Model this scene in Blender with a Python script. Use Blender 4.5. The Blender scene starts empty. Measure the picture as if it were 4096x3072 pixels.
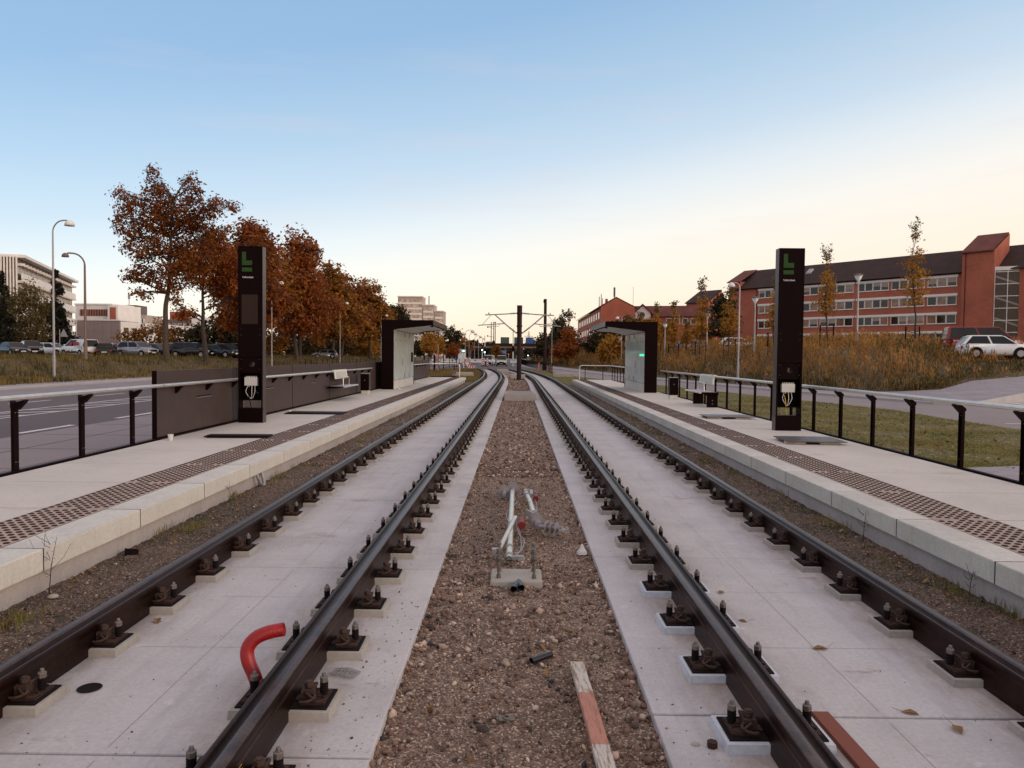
import bpy, bmesh, math, random
import numpy as np
from mathutils import Vector, Matrix

R = math.radians
scene = bpy.context.scene
COL = scene.collection

# ---------------------------------------------------------------- camera
cam_data = bpy.data.cameras.new("camera")
cam_data.sensor_width = 36.0
cam_data.lens = 27.0
cam_data.clip_start = 0.05
cam_data.clip_end = 6000.0
cam = bpy.data.objects.new("camera", cam_data)
COL.objects.link(cam)
cam.matrix_world = (Matrix.Translation((0, 0, 1.85)) @ Matrix.Rotation(R(0.426), 4, 'Z')
                    @ Matrix.Rotation(R(90 - 2.074), 4, 'X') @ Matrix.Rotation(R(0.6), 4, 'Z'))
scene.camera = cam

# ---------------------------------------------------------------- colour, sky, sun
scene.view_settings.view_transform = 'Standard'
scene.view_settings.look = 'None'
scene.view_settings.exposure = 0.26
scene.view_settings.gamma = 1.0


def lin(r, g, b):
    def f(c):
        c = c / 255.0
        return c / 12.92 if c <= 0.04045 else ((c + 0.055) / 1.055) ** 2.4
    return (f(r), f(g), f(b), 1.0)


SUN_ELEV, SUN_AZ = 14.0, 118.0        # low dusk sun, to the right and a little behind (azimuth from +Y towards +X)
world = bpy.data.worlds.new("World")
scene.world = world
world.use_nodes = True
wt = world.node_tree
for n in list(wt.nodes):
    wt.nodes.remove(n)
w_out = wt.nodes.new('ShaderNodeOutputWorld')
sky = wt.nodes.new('ShaderNodeTexSky')
sky.sky_type = 'NISHITA'
sky.sun_disc = False
sky.sun_elevation = R(SUN_ELEV)
sky.sun_rotation = R(SUN_AZ)
bg_sky = wt.nodes.new('ShaderNodeBackground')
bg_sky.inputs['Strength'].default_value = 0.03
wt.links.new(sky.outputs[0], bg_sky.inputs['Color'])
tc = wt.nodes.new('ShaderNodeTexCoord')
sep = wt.nodes.new('ShaderNodeSeparateXYZ')
wt.links.new(tc.outputs['Generated'], sep.inputs[0])
mul = wt.nodes.new('ShaderNodeMath'); mul.operation = 'MULTIPLY'; mul.inputs[1].default_value = -0.17
wt.links.new(sep.outputs['X'], mul.inputs[0])
add = wt.nodes.new('ShaderNodeMath'); add.operation = 'ADD'
wt.links.new(sep.outputs['Z'], add.inputs[0]); wt.links.new(mul.outputs[0], add.inputs[1])
off = wt.nodes.new('ShaderNodeMath'); off.operation = 'MULTIPLY_ADD'
off.inputs[1].default_value = 0.8; off.inputs[2].default_value = 0.2
behind = wt.nodes.new('ShaderNodeMath'); behind.operation = 'MINIMUM'; behind.inputs[1].default_value = 0.0
wt.links.new(sep.outputs['Y'], behind.inputs[0])
warm = wt.nodes.new('ShaderNodeMath'); warm.operation = 'MULTIPLY_ADD'; warm.inputs[1].default_value = 0.30
wt.links.new(behind.outputs[0], warm.inputs[0]); wt.links.new(add.outputs[0], warm.inputs[2])
wt.links.new(warm.outputs[0], off.inputs[0])
ramp = wt.nodes.new('ShaderNodeValToRGB')
wt.links.new(off.outputs[0], ramp.inputs[0])
STOPS = [(-0.24, (240, 198, 168)), (-0.04, (248, 225, 203)), (0.02, (249, 226, 202)), (0.075, (248, 233, 215)),
         (0.13, (243, 236, 226)), (0.18, (224, 228, 230)), (0.235, (194, 211, 226)), (0.30, (171, 197, 220)),
         (0.40, (142, 177, 212)), (0.50, (138, 172, 209)), (0.66, (214, 200, 198)), (1.0, (240, 214, 200))]
el = ramp.color_ramp.elements
while len(el) > 1:
    el.remove(el[0])
el[0].position = STOPS[0][0] * 0.8 + 0.2
el[0].color = lin(*STOPS[0][1])
for t, c in STOPS[1:]:
    e = el.new(t * 0.8 + 0.2)
    e.color = lin(*c)
# faint wisps of cloud low in the sky
cm = wt.nodes.new('ShaderNodeMapping'); cm.inputs['Scale'].default_value = (1.6, 1.6, 14.0)
wt.links.new(tc.outputs['Generated'], cm.inputs[0])
cn = wt.nodes.new('ShaderNodeTexNoise'); cn.inputs['Scale'].default_value = 2.2; cn.inputs['Detail'].default_value = 6
wt.links.new(cm.outputs[0], cn.inputs['Vector'])
cr = wt.nodes.new('ShaderNodeMapRange'); cr.inputs[1].default_value = 0.56; cr.inputs[2].default_value = 0.80
cr.inputs[3].default_value = 0.0; cr.inputs[4].default_value = 0.22
wt.links.new(cn.outputs[0], cr.inputs[0])
cmix = wt.nodes.new('ShaderNodeMix'); cmix.data_type = 'RGBA'
wt.links.new(cr.outputs[0], cmix.inputs[0])
wt.links.new(ramp.outputs[0], cmix.inputs[6])
cmix.inputs[7].default_value = lin(222, 200, 196)
bg = wt.nodes.new('ShaderNodeBackground')
bg.inputs['Strength'].default_value = 0.84
wt.links.new(cmix.outputs[2], bg.inputs['Color'])
addsh = wt.nodes.new('ShaderNodeAddShader')
wt.links.new(bg_sky.outputs[0], addsh.inputs[0]); wt.links.new(bg.outputs[0], addsh.inputs[1])
wt.links.new(addsh.outputs[0], w_out.inputs[0])

sun_data = bpy.data.lights.new("sun", 'SUN')
sun_data.energy = 1.1
sun_data.angle = R(40)
sun_data.color = (1.0, 0.80, 0.64)
sun = bpy.data.objects.new("sun", sun_data)
COL.objects.link(sun)
sd = Vector((math.sin(R(SUN_AZ)) * math.cos(R(SUN_ELEV)), math.cos(R(SUN_AZ)) * math.cos(R(SUN_ELEV)), math.sin(R(SUN_ELEV))))
sun.rotation_euler = sd.to_track_quat('Z', 'Y').to_euler()

scene.render.engine = 'CYCLES'
scene.cycles.max_bounces = 5
scene.cycles.diffuse_bounces = 3
scene.cycles.glossy_bounces = 3
scene.cycles.transparent_max_bounces = 6

# ---------------------------------------------------------------- helpers
rng = np.random.default_rng(11)
random.seed(7)


def tag(o, label=None, cat=None, group=None, kind=None):
    if label: o['label'] = label
    if cat: o['category'] = cat
    if group: o['group'] = group
    if kind: o['kind'] = kind
    return o


def thing(name, label, cat, loc=(0, 0, 0), rz=0.0, group=None):
    o = bpy.data.objects.new(name, None)
    o.empty_display_size = 0.2
    COL.objects.link(o)
    o.location = loc
    o.rotation_euler = (0, 0, rz)
    return tag(o, label, cat, group)


class MB:
    """collects shapes; build() links them as one mesh object"""
    def __init__(self):
        self.v = []; self.f = []; self.m = []; self.s = []

    def add(self, vs, fs, mi=0, smooth=False):
        b = len(self.v)
        self.v.extend([tuple(p) for p in vs])
        for f in fs:
            self.f.append([b + i for i in f]); self.m.append(mi); self.s.append(smooth)
        return self

    def box(self, x0, x1, y0, y1, z0, z1, mi=0, M=None):
        vs = [(x0, y0, z0), (x1, y0, z0), (x1, y1, z0), (x0, y1, z0), (x0, y0, z1), (x1, y0, z1), (x1, y1, z1), (x0, y1, z1)]
        if M is not None: vs = [M @ Vector(p) for p in vs]
        return self.add(vs, [(0, 3, 2, 1), (4, 5, 6, 7), (0, 1, 5, 4), (1, 2, 6, 5), (2, 3, 7, 6), (3, 0, 4, 7)], mi)

    def hexa(self, b, t, mi=0):
        """b, t: four bottom and four top corners, counterclockwise from above"""
        return self.add(list(b) + list(t), [(0, 3, 2, 1), (4, 5, 6, 7), (0, 1, 5, 4), (1, 2, 6, 5), (2, 3, 7, 6), (3, 0, 4, 7)], mi)

    def cyl(self, p0, p1, r0, r1=None, n=10, mi=0, smooth=True, caps=True):
        r1 = r0 if r1 is None else r1
        p0 = Vector(p0); p1 = Vector(p1)
        d = (p1 - p0)
        if d.length < 1e-9: return self
        d.normalize()
        a = Vector((0, 0, 1)) if abs(d.z) < 0.9 else Vector((1, 0, 0))
        u = d.cross(a).normalized(); w = d.cross(u)
        vs = []
        for p, r in ((p0, r0), (p1, r1)):
            for k in range(n):
                t = 2 * math.pi * k / n
                vs.append(p + u * (r * math.cos(t)) + w * (r * math.sin(t)))
        fs = [(k, (k + 1) % n, n + (k + 1) % n, n + k) for k in range(n)]
        self.add(vs, fs, mi, smooth)
        if caps:
            self.add(vs[:n], [tuple(range(n - 1, -1, -1))], mi); self.add(vs[n:], [tuple(range(n))], mi)
        return self

    def tube(self, path, r, n=8, mi=0, smooth=True, caps=True):
        P = [Vector(p) for p in path]
        rs = r if hasattr(r, '__len__') else [r] * len(P)
        rings = []
        up = None
        for i, p in enumerate(P):
            d = (P[min(i + 1, len(P) - 1)] - P[max(i - 1, 0)]).normalized()
            if up is None:
                a = Vector((0, 0, 1)) if abs(d.z) < 0.9 else Vector((1, 0, 0))
                u = d.cross(a).normalized()
            else:
                u = (up - d * up.dot(d)).normalized()
            up = u
            w = d.cross(u)
            rings.append([p + u * (rs[i] * math.cos(2 * math.pi * k / n)) + w * (rs[i] * math.sin(2 * math.pi * k / n)) for k in range(n)])
        vs = [q for ring in rings for q in ring]
        fs = []
        for i in range(len(P) - 1):
            for k in range(n):
                k2 = (k + 1) % n
                fs.append((i * n + k, i * n + k2, (i + 1) * n + k2, (i + 1) * n + k))
        self.add(vs, fs, mi, smooth)
        if caps:
            self.add(rings[0], [tuple(range(n - 1, -1, -1))], mi); self.add(rings[-1], [tuple(range(n))], mi)
        return self

    def lathe(self, prof, c=(0, 0, 0), n=16, mi=0, smooth=True):
        """prof: list of (r, z)"""
        vs = []
        for r_, z_ in prof:
            for k in range(n):
                t = 2 * math.pi * k / n
                vs.append((c[0] + r_ * math.cos(t), c[1] + r_ * math.sin(t), c[2] + z_))
        fs = []
        for i in range(len(prof) - 1):
            for k in range(n):
                k2 = (k + 1) % n
                fs.append((i * n + k, i * n + k2, (i + 1) * n + k2, (i + 1) * n + k))
        return self.add(vs, fs, mi, smooth)

    def prism(self, pts, axis, a0, a1, mi=0):
        """pts 2-D outline; axis 'x': (y,z), 'y': (x,z), 'z': (x,y)"""
        def P(p, a):
            return {'x': (a, p[0], p[1]), 'y': (p[0], a, p[1]), 'z': (p[0], p[1], a)}[axis]
        n = len(pts)
        vs = [P(p, a0) for p in pts] + [P(p, a1) for p in pts]
        fs = [(k, (k + 1) % n, n + (k + 1) % n, n + k) for k in range(n)]
        fs += [tuple(range(n - 1, -1, -1)), tuple(range(n, 2 * n))]
        return self.add(vs, fs, mi)

    def mesh(self, name, mats, fix=True):
        me = bpy.data.meshes.new(name)
        me.from_pydata(self.v, [], self.f)
        for m in (mats if isinstance(mats, (list, tuple)) else [mats]):
            me.materials.append(m)
        me.polygons.foreach_set('material_index', self.m)
        me.polygons.foreach_set('use_smooth', self.s)
        if fix:
            bm = bmesh.new(); bm.from_mesh(me)
            bmesh.ops.recalc_face_normals(bm, faces=bm.faces)
            bm.to_mesh(me); bm.free()
        me.update()
        return me

    def build(self, name, mats, parent=None, bevel=0.0, fix=True, seg=2):
        o = bpy.data.objects.new(name, self.mesh(name, mats, fix))
        COL.objects.link(o)
        if parent is not None: o.parent = parent
        if bevel:
            b = o.modifiers.new('bevel', 'BEVEL'); b.width = bevel; b.segments = seg; b.limit_method = 'ANGLE'; b.angle_limit = R(40)
        return o


def struct(o):
    o['kind'] = 'structure'
    return o


def np_mesh(name, V, Fq, mats, mi=None, parent=None, smooth=False, attr=None):
    """V (n,3), Fq (m,k) all faces the same size"""
    V = np.asarray(V, dtype=np.float32); Fq = np.asarray(Fq, dtype=np.int32)
    me = bpy.data.meshes.new(name)
    me.vertices.add(len(V)); me.vertices.foreach_set('co', V.ravel())
    k = Fq.shape[1]
    me.loops.add(Fq.size); me.loops.foreach_set('vertex_index', Fq.ravel())
    me.polygons.add(len(Fq))
    me.polygons.foreach_set('loop_start', np.arange(0, Fq.size, k, dtype=np.int32))
    try:
        me.polygons.foreach_set('loop_total', np.full(len(Fq), k, dtype=np.int32))
    except Exception:
        pass
    for m in (mats if isinstance(mats, (list, tuple)) else [mats]):
        me.materials.append(m)
    if mi is not None: me.polygons.foreach_set('material_index', np.asarray(mi, dtype=np.int32))
    if smooth: me.polygons.foreach_set('use_smooth', np.ones(len(Fq), dtype=bool))
    me.update(calc_edges=True)
    me.validate()
    o = bpy.data.objects.new(name, me)
    COL.objects.link(o)
    if parent is not None: o.parent = parent
    return o


def scatter_mesh(name, tv, tf, P, S, rot, mats, parent=None, mi=None, smooth=False):
    """many copies of a template (tv, tf) as one mesh; P (n,3), S (n,3) scales, rot (n,3,3)"""
    tv = np.asarray(tv, dtype=np.float32); tf = np.asarray(tf, dtype=np.int32)
    n, m = len(P), len(tv)
    V = np.einsum('nij,nmj->nmi', rot, tv[None] * S[:, None, :]) + P[:, None, :]
    Fq = (tf[None] + (np.arange(n) * m)[:, None, None]).reshape(-1, tf.shape[1])
    return np_mesh(name, V.reshape(-1, 3), Fq, mats, None if mi is None else np.repeat(mi, len(tf)), parent, smooth)


def rot_rand(n, full=True, tilt=None):
    """random rotation matrices; tilt: only yaw plus a small lean"""
    if full:
        q = rng.normal(size=(n, 4)); q /= np.linalg.norm(q, axis=1)[:, None]
        w, x, y, z = q.T
        return np.stack([np.stack([1 - 2 * (y * y + z * z), 2 * (x * y - z * w), 2 * (x * z + y * w)], -1),
                         np.stack([2 * (x * y + z * w), 1 - 2 * (x * x + z * z), 2 * (y * z - x * w)], -1),
                         np.stack([2 * (x * z - y * w), 2 * (y * z + x * w), 1 - 2 * (x * x + y * y)], -1)], 1)
    yaw = rng.uniform(0, 2 * np.pi, n); t = rng.normal(0, tilt or 0.2, n)
    c, s, ct, st = np.cos(yaw), np.sin(yaw), np.cos(t), np.sin(t)
    o = np.zeros(n)
    A = np.stack([np.stack([c, -s, o], -1), np.stack([s, c, o], -1), np.stack([o, o, o + 1], -1)], 1)
    B = np.stack([np.stack([o + 1, o, o], -1), np.stack([o, ct, -st], -1), np.stack([o, st, ct], -1)], 1)
    return A @ B


# ---------------------------------------------------------------- materials
def new_mat(name):
    m = bpy.data.materials.new(name); m.use_nodes = True
    nt = m.node_tree
    return m, nt, nt.nodes['Principled BSDF']


def coords(nt, kind='Object', scale=(1, 1, 1)):
    t = nt.nodes.new('ShaderNodeTexCoord')
    mp = nt.nodes.new('ShaderNodeMapping'); mp.inputs['Scale'].default_value = scale
    nt.links.new(t.outputs[kind], mp.inputs[0])
    return mp.outputs[0]


def noise(nt, vec, scale, detail=4, rough=0.55):
    n = nt.nodes.new('ShaderNodeTexNoise')
    n.inputs['Scale'].default_value = scale; n.inputs['Detail'].default_value = detail; n.inputs['Roughness'].default_value = rough
    if vec is not None: nt.links.new(vec, n.inputs['Vector'])
    return n.outputs[0]


def rampn(nt, fac, stops):
    r_ = nt.nodes.new('ShaderNodeValToRGB')
    e = r_.color_ramp.elements
    e[0].position, e[0].color = stops[0][0], stops[0][1]
    e[1].position, e[1].color = stops[-1][0], stops[-1][1]
    for p, c in stops[1:-1]:
        k = e.new(p); k.color = c
    nt.links.new(fac, r_.inputs[0])
    return r_.outputs[0]


def mixc(nt, fac, a, b, blend='MIX'):
    m = nt.nodes.new('ShaderNodeMix'); m.data_type = 'RGBA'; m.blend_type = blend
    for sock, val in ((m.inputs[0], fac), (m.inputs[6], a), (m.inputs[7], b)):
        if hasattr(val, 'links'): nt.links.new(val, sock)
        else: sock.default_value = val
    return m.outputs[2]


def bump(nt, bsdf, h, strength=0.3, dist=0.02):
    b = nt.nodes.new('ShaderNodeBump'); b.inputs['Strength'].default_value = strength; b.inputs['Distance'].default_value = dist
    nt.links.new(h, b.inputs['Height']); nt.links.new(b.outputs[0], bsdf.inputs['Normal'])


def g(v, a=1.0):
    return (v, v, v, a)


def sc(c, k):
    return (c[0] * k, c[1] * k, c[2] * k, 1.0)


def plain(name, col, rough=0.5, metal=0.0, var=0.18, scale=6.0, bmp=0.0, spec=None):
    """a base colour broken up by two scales of noise, with a little bump"""
    m, nt, b = new_mat(name)
    v = coords(nt)
    f1 = noise(nt, v, scale, 5); f2 = noise(nt, v, scale * 9, 3)
    c1 = rampn(nt, f1, [(0.3, sc(col, 1 - var)), (0.7, sc(col, 1 + var))])
    c2 = rampn(nt, f2, [(0.35, g(1 - var * 0.5)), (0.65, g(1 + var * 0.35))])
    nt.links.new(mixc(nt, 1.0, c1, c2, 'MULTIPLY'), b.inputs['Base Color'])
    rr = nt.nodes.new('ShaderNodeMapRange'); rr.inputs[3].default_value = max(0, rough - 0.1); rr.inputs[4].default_value = min(1, rough + 0.12)
    nt.links.new(f1, rr.inputs[0]); nt.links.new(rr.outputs[0], b.inputs['Roughness'])
    b.inputs['Metallic'].default_value = metal
    if spec is not None: b.inputs['Specular IOR Level'].default_value = spec
    if bmp: bump(nt, b, f2, bmp, 0.01)
    return m


def concrete(name, col, var=0.14, speck=0.5, stain=None, streak=False, coarse=0.9, bmp=0.12, marks=False):
    """cast concrete: cloudy tone, fine pores, dark specks, optional brown stains / vertical runs"""
    m, nt, b = new_mat(name)
    v = coords(nt)
    cloud = noise(nt, v, coarse, 8, 0.6)
    c = rampn(nt, cloud, [(0.30, sc(col, 1 - var)), (0.5, col), (0.72, sc(col, 1 + var * 0.7))])
    fine = noise(nt, v, 38, 6, 0.7)
    c = mixc(nt, 1.0, c, rampn(nt, fine, [(0.3, g(0.86)), (0.62, g(1.05))]), 'MULTIPLY')
    if speck:
        sp = noise(nt, v, 75, 2)
        c = mixc(nt, rampn(nt, sp, [(0.68, g(0)), (0.74, g(speck))]), c, sc(col, 0.35))
    if streak:
        v2 = coords(nt, 'Object', (9, 9, 0.9))
        st = noise(nt, v2, 1.3, 5, 0.65)
        c = mixc(nt, rampn(nt, st, [(0.52, g(0)), (0.74, g(0.34))]), c, sc(col, 0.6))
    if marks:
        sm = noise(nt, coords(nt, 'Object', (7, .55, 7)), 1.1, 6, .7)          # smears along the track
        c = mixc(nt, rampn(nt, sm, [(0.53, g(0)), (0.68, g(.34))]), c, sc(col, 0.62))
        sx_ = noise(nt, coords(nt, 'Object', (.8, 9, 9)), 1.0, 6, .72)         # scuffs across it
        c = mixc(nt, rampn(nt, sx_, [(0.56, g(0)), (0.70, g(.30))]), c, sc(col, 0.70))
        wh = noise(nt, v, 3.6, 8, .72)
        c = mixc(nt, rampn(nt, wh, [(0.62, g(0)), (0.69, g(.55))]), c, sc(col, 1.4))
        ru = noise(nt, coords(nt, 'Object', (1.3, 3.5, 1)), .9, 9, .7)
        c = mixc(nt, rampn(nt, ru, [(0.61, g(0)), (0.70, g(.65))]), c, (0.20, 0.085, 0.045, 1))
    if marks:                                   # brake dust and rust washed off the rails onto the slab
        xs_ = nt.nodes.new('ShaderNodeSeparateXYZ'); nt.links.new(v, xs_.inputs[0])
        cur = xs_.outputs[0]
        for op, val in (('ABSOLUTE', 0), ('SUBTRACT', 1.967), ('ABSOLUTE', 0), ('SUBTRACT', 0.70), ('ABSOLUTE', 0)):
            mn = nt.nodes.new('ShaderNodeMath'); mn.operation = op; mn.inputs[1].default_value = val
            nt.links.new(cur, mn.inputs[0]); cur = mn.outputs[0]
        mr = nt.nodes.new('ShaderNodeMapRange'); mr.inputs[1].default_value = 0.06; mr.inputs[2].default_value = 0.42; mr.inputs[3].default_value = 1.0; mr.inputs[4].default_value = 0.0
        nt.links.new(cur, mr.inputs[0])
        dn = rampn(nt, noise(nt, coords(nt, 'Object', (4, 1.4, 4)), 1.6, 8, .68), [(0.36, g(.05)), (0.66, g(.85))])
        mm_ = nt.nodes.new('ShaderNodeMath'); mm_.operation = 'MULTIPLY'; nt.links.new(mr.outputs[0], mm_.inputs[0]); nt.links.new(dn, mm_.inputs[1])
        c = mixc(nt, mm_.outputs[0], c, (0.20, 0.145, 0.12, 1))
    if stain is not None:
        s1 = noise(nt, v, 1.7, 7, 0.62)
        c = mixc(nt, rampn(nt, s1, [(0.58, g(0)), (0.72, g(0.5))]), c, stain)
    nt.links.new(c, b.inputs['Base Color'])
    b.inputs['Roughness'].default_value = 0.82
    bump(nt, b, fine, bmp, 0.008)
    return m


def leafmat(name, cols, trans=0.35, rough=0.6):
    """leaf colours: one of several per leaf, drifting by clump"""
    m = bpy.data.materials.new(name); m.use_nodes = True
    nt = m.node_tree; b = nt.nodes['Principled BSDF']; out = nt.nodes['Material Output']
    geo = nt.nodes.new('ShaderNodeNewGeometry')
    n = len(cols)
    v = coords(nt, 'Object')
    cl = noise(nt, v, 0.62, 4)
    mx = nt.nodes.new('ShaderNodeMath'); mx.operation = 'MULTIPLY_ADD'; mx.inputs[1].default_value = 0.34
    nt.links.new(geo.outputs['Random Per Island'], mx.inputs[0])
    mm = nt.nodes.new('ShaderNodeMath'); mm.operation = 'MULTIPLY_ADD'; mm.inputs[1].default_value = 1.9; mm.inputs[2].default_value = -0.62
    nt.links.new(cl, mm.inputs[0]); nt.links.new(mm.outputs[0], mx.inputs[2])
    c = rampn(nt, mx.outputs[0], [(0.08 + 0.84 * i / (n - 1), cols[i]) for i in range(n)])
    nt.links.new(c, b.inputs['Base Color']); b.inputs['Roughness'].default_value = rough
    b.inputs['Specular IOR Level'].default_value = 0.25
    tr = nt.nodes.new('ShaderNodeBsdfTranslucent'); nt.links.new(c, tr.inputs['Color'])
    ms = nt.nodes.new('ShaderNodeMixShader'); ms.inputs[0].default_value = trans
    nt.links.new(b.outputs[0], ms.inputs[1]); nt.links.new(tr.outputs[0], ms.inputs[2]); nt.links.new(ms.outputs[0], out.inputs[0])
    return m


def emit(name, col, strength):
    m, nt, b = new_mat(name)
    b.inputs['Base Color'].default_value = col
    b.inputs['Emission Color'].default_value = col; b.inputs['Emission Strength'].default_value = strength
    return m


def glassy(name, col, rough=0.06):
    m, nt, b = new_mat(name)
    v = coords(nt)
    f = noise(nt, v, 0.6, 3)
    nt.links.new(rampn(nt, f, [(0.35, sc(col, 0.6)), (0.65, sc(col, 1.5))]), b.inputs['Base Color'])
    b.inputs['Roughness'].default_value = rough
    b.inputs['Specular IOR Level'].default_value = 0.55
    return m


BLACK = (0.0075, 0.0022, 0.0024, 1)
M = {}
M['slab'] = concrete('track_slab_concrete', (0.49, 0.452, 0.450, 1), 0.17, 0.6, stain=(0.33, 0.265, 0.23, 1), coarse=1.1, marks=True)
M['pad'] = concrete('grout_pad', (0.37, 0.33, 0.29, 1), 0.16, 0.3, stain=(0.30, 0.21, 0.15, 1), coarse=3)
M['pad_white'] = concrete('pale_grout_pad', (0.54, 0.55, 0.60, 1), 0.12, 0.2, coarse=5)
M['cap'] = concrete('platform_edge_concrete', (0.59, 0.55, 0.50, 1), 0.13, 0.3, stain=(0.37, 0.28, 0.20, 1), coarse=1.3, bmp=0.10, streak=True)
M['deck'] = concrete('platform_deck_concrete', (0.57, 0.510, 0.460, 1), 0.14, 0.4, stain=(0.42, 0.35, 0.29, 1), coarse=0.7)
M['footing'] = concrete('footing_concrete', (0.41, 0.355, 0.335, 1), 0.16, 0.4, streak=True, coarse=1.5)
M['hairline'] = plain('hairline_crack', (0.29, 0.25, 0.24, 1), 0.9)
M['joint'] = plain('joint_filler', (0.06, 0.05, 0.05, 1), 0.9)
M['stud'] = plain('tactile_stud_metal', (0.040, 0.016, 0.013, 1), 0.6, 0.1, 0.3, 30, spec=.2)
M['rail'] = plain('rail_steel', (0.046, 0.0215, 0.0165, 1), 0.42, 0.92, 0.35, 4, spec=.16)
M['railtop_ledge'] = plain('rail_running_surface_and_ledge', (0.115, 0.072, 0.060, 1), 0.36, 0.95, 0.35, 5)
M['rust'] = plain('rusty_iron', (0.042, 0.014, 0.008, 1), 0.75, 0.1, 0.45, 40, 0.3)
M['rustlight'] = plain('rusty_spring_steel', (0.046, 0.022, 0.014, 1), 0.75, 0.0, 0.5, 40)
M['blackrub'] = plain('black_rubber', (0.009, 0.005, 0.005, 1), 0.8, 0, 0.2, 20, spec=.15)
M['nut'] = plain('galvanised_nut', (0.165, 0.138, 0.122, 1), 0.5, 0.4, 0.25, 50)
M['panel'] = plain('anthracite_panel', (0.060, 0.040, 0.037, 1), 0.46, 0.0, 0.08, 3, spec=0.3)
M['dark'] = plain('black_paint', BLACK, 0.55, 0.0, 0.15, 4, spec=0.05)
M['lighterside'] = plain('lighter_anthracite_metal', (0.105, 0.084, 0.082, 1), 0.38, 0.45, 0.1, 3)
M['steel'] = plain('brushed_steel', (0.74, 0.68, 0.62, 1), 0.36, 0.9, 0.08, 9)
M['galv'] = plain('galvanised_steel', (0.36, 0.335, 0.34, 1), 0.45, 0.55, 0.15, 8)
M['brownpole'] = plain('brown_pole', (0.19, 0.125, 0.105, 1), 0.55, 0.2, 0.15, 4)
M['white'] = plain('white_paint', (0.74, 0.72, 0.70, 1), 0.4, 0, 0.06, 4)
M['whitepanel'] = plain('white_glass_panel', (0.60, 0.66, 0.63, 1), 0.10, 0, 0.05, 1.2, spec=0.7)
M['offwhite'] = plain('off_white_pad', (0.70, 0.70, 0.62, 1), 0.5, 0, 0.06, 6)
M['greyplastic'] = plain('grey_box', (0.60, 0.56, 0.54, 1), 0.5, 0, 0.05, 9)
M['green'] = plain('green_sign', (0.028, 0.072, 0.020, 1), 0.6, 0, 0.1, 5, spec=.1)
M['screen'] = plain('dead_display', (0.034, 0.019, 0.014, 1), 0.4, 0, 0.1, 3, spec=.1)
M['asphalt'] = concrete('asphalt', (0.098, 0.070, 0.071, 1), 0.16, 0.3, coarse=0.25, bmp=0.2)
M['asphalt2'] = concrete('pale_asphalt', (0.25, 0.20, 0.20, 1), 0.12, 0.3, coarse=0.3, bmp=0.2)
M['pave'] = concrete('paving', (0.31, 0.26, 0.255, 1), 0.12, 0.3, coarse=0.6)
M['kerb'] = concrete('kerb_stone', (0.42, 0.39, 0.39, 1), 0.14, 0.3, coarse=1.0)
M['line'] = plain('road_paint', (0.62, 0.57, 0.56, 1), 0.7, 0, 0.2, 2)
M['red'] = plain('red_plastic', (0.38, 0.008, 0.010, 1), 0.38, 0, 0.12, 8)
M['redcap'] = plain('dark_red_cap', (0.17, 0.013, 0.012, 1), 0.5, 0, 0.15, 6)
M['redpaint'] = plain('red_paint', (0.42, 0.03, 0.03, 1), 0.5, 0, 0.15, 6)
M['orange'] = plain('orange_plastic', (0.75, 0.16, 0.06, 1), 0.5, 0, 0.1, 6)
M['blue'] = plain('blue_paint', (0.03, 0.11, 0.32, 1), 0.5, 0, 0.1, 6)
M['yellow'] = plain('yellow_plate', (0.62, 0.36, 0.04, 1), 0.5, 0, 0.1, 6)
M['bark'] = plain('bark', (0.070, 0.045, 0.032, 1), 0.9, 0, 0.35, 6, 0.5)
M['darkbark'] = plain('dark_bark', (0.05, 0.032, 0.026, 1), 0.9, 0, 0.35, 6, 0.5)
# ================================================================ the setting: ground, roads, track bed
def cx(y):
    """sideways drift of the tram corridor, which bends left beyond the platforms"""
    return 0.0 if y < 50 else -((y - 50) ** 2) / 1080.0


def sheet(name, pts, z, mat, thick=0.0):
    mb = MB()
    if thick:
        mb.prism(pts, 'z', z - thick, z)
    else:
        mb.add([(p[0], p[1], z if len(p) < 3 else p[2]) for p in pts], [tuple(range(len(pts)))])
    return struct(mb.build(name, mat))


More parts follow.
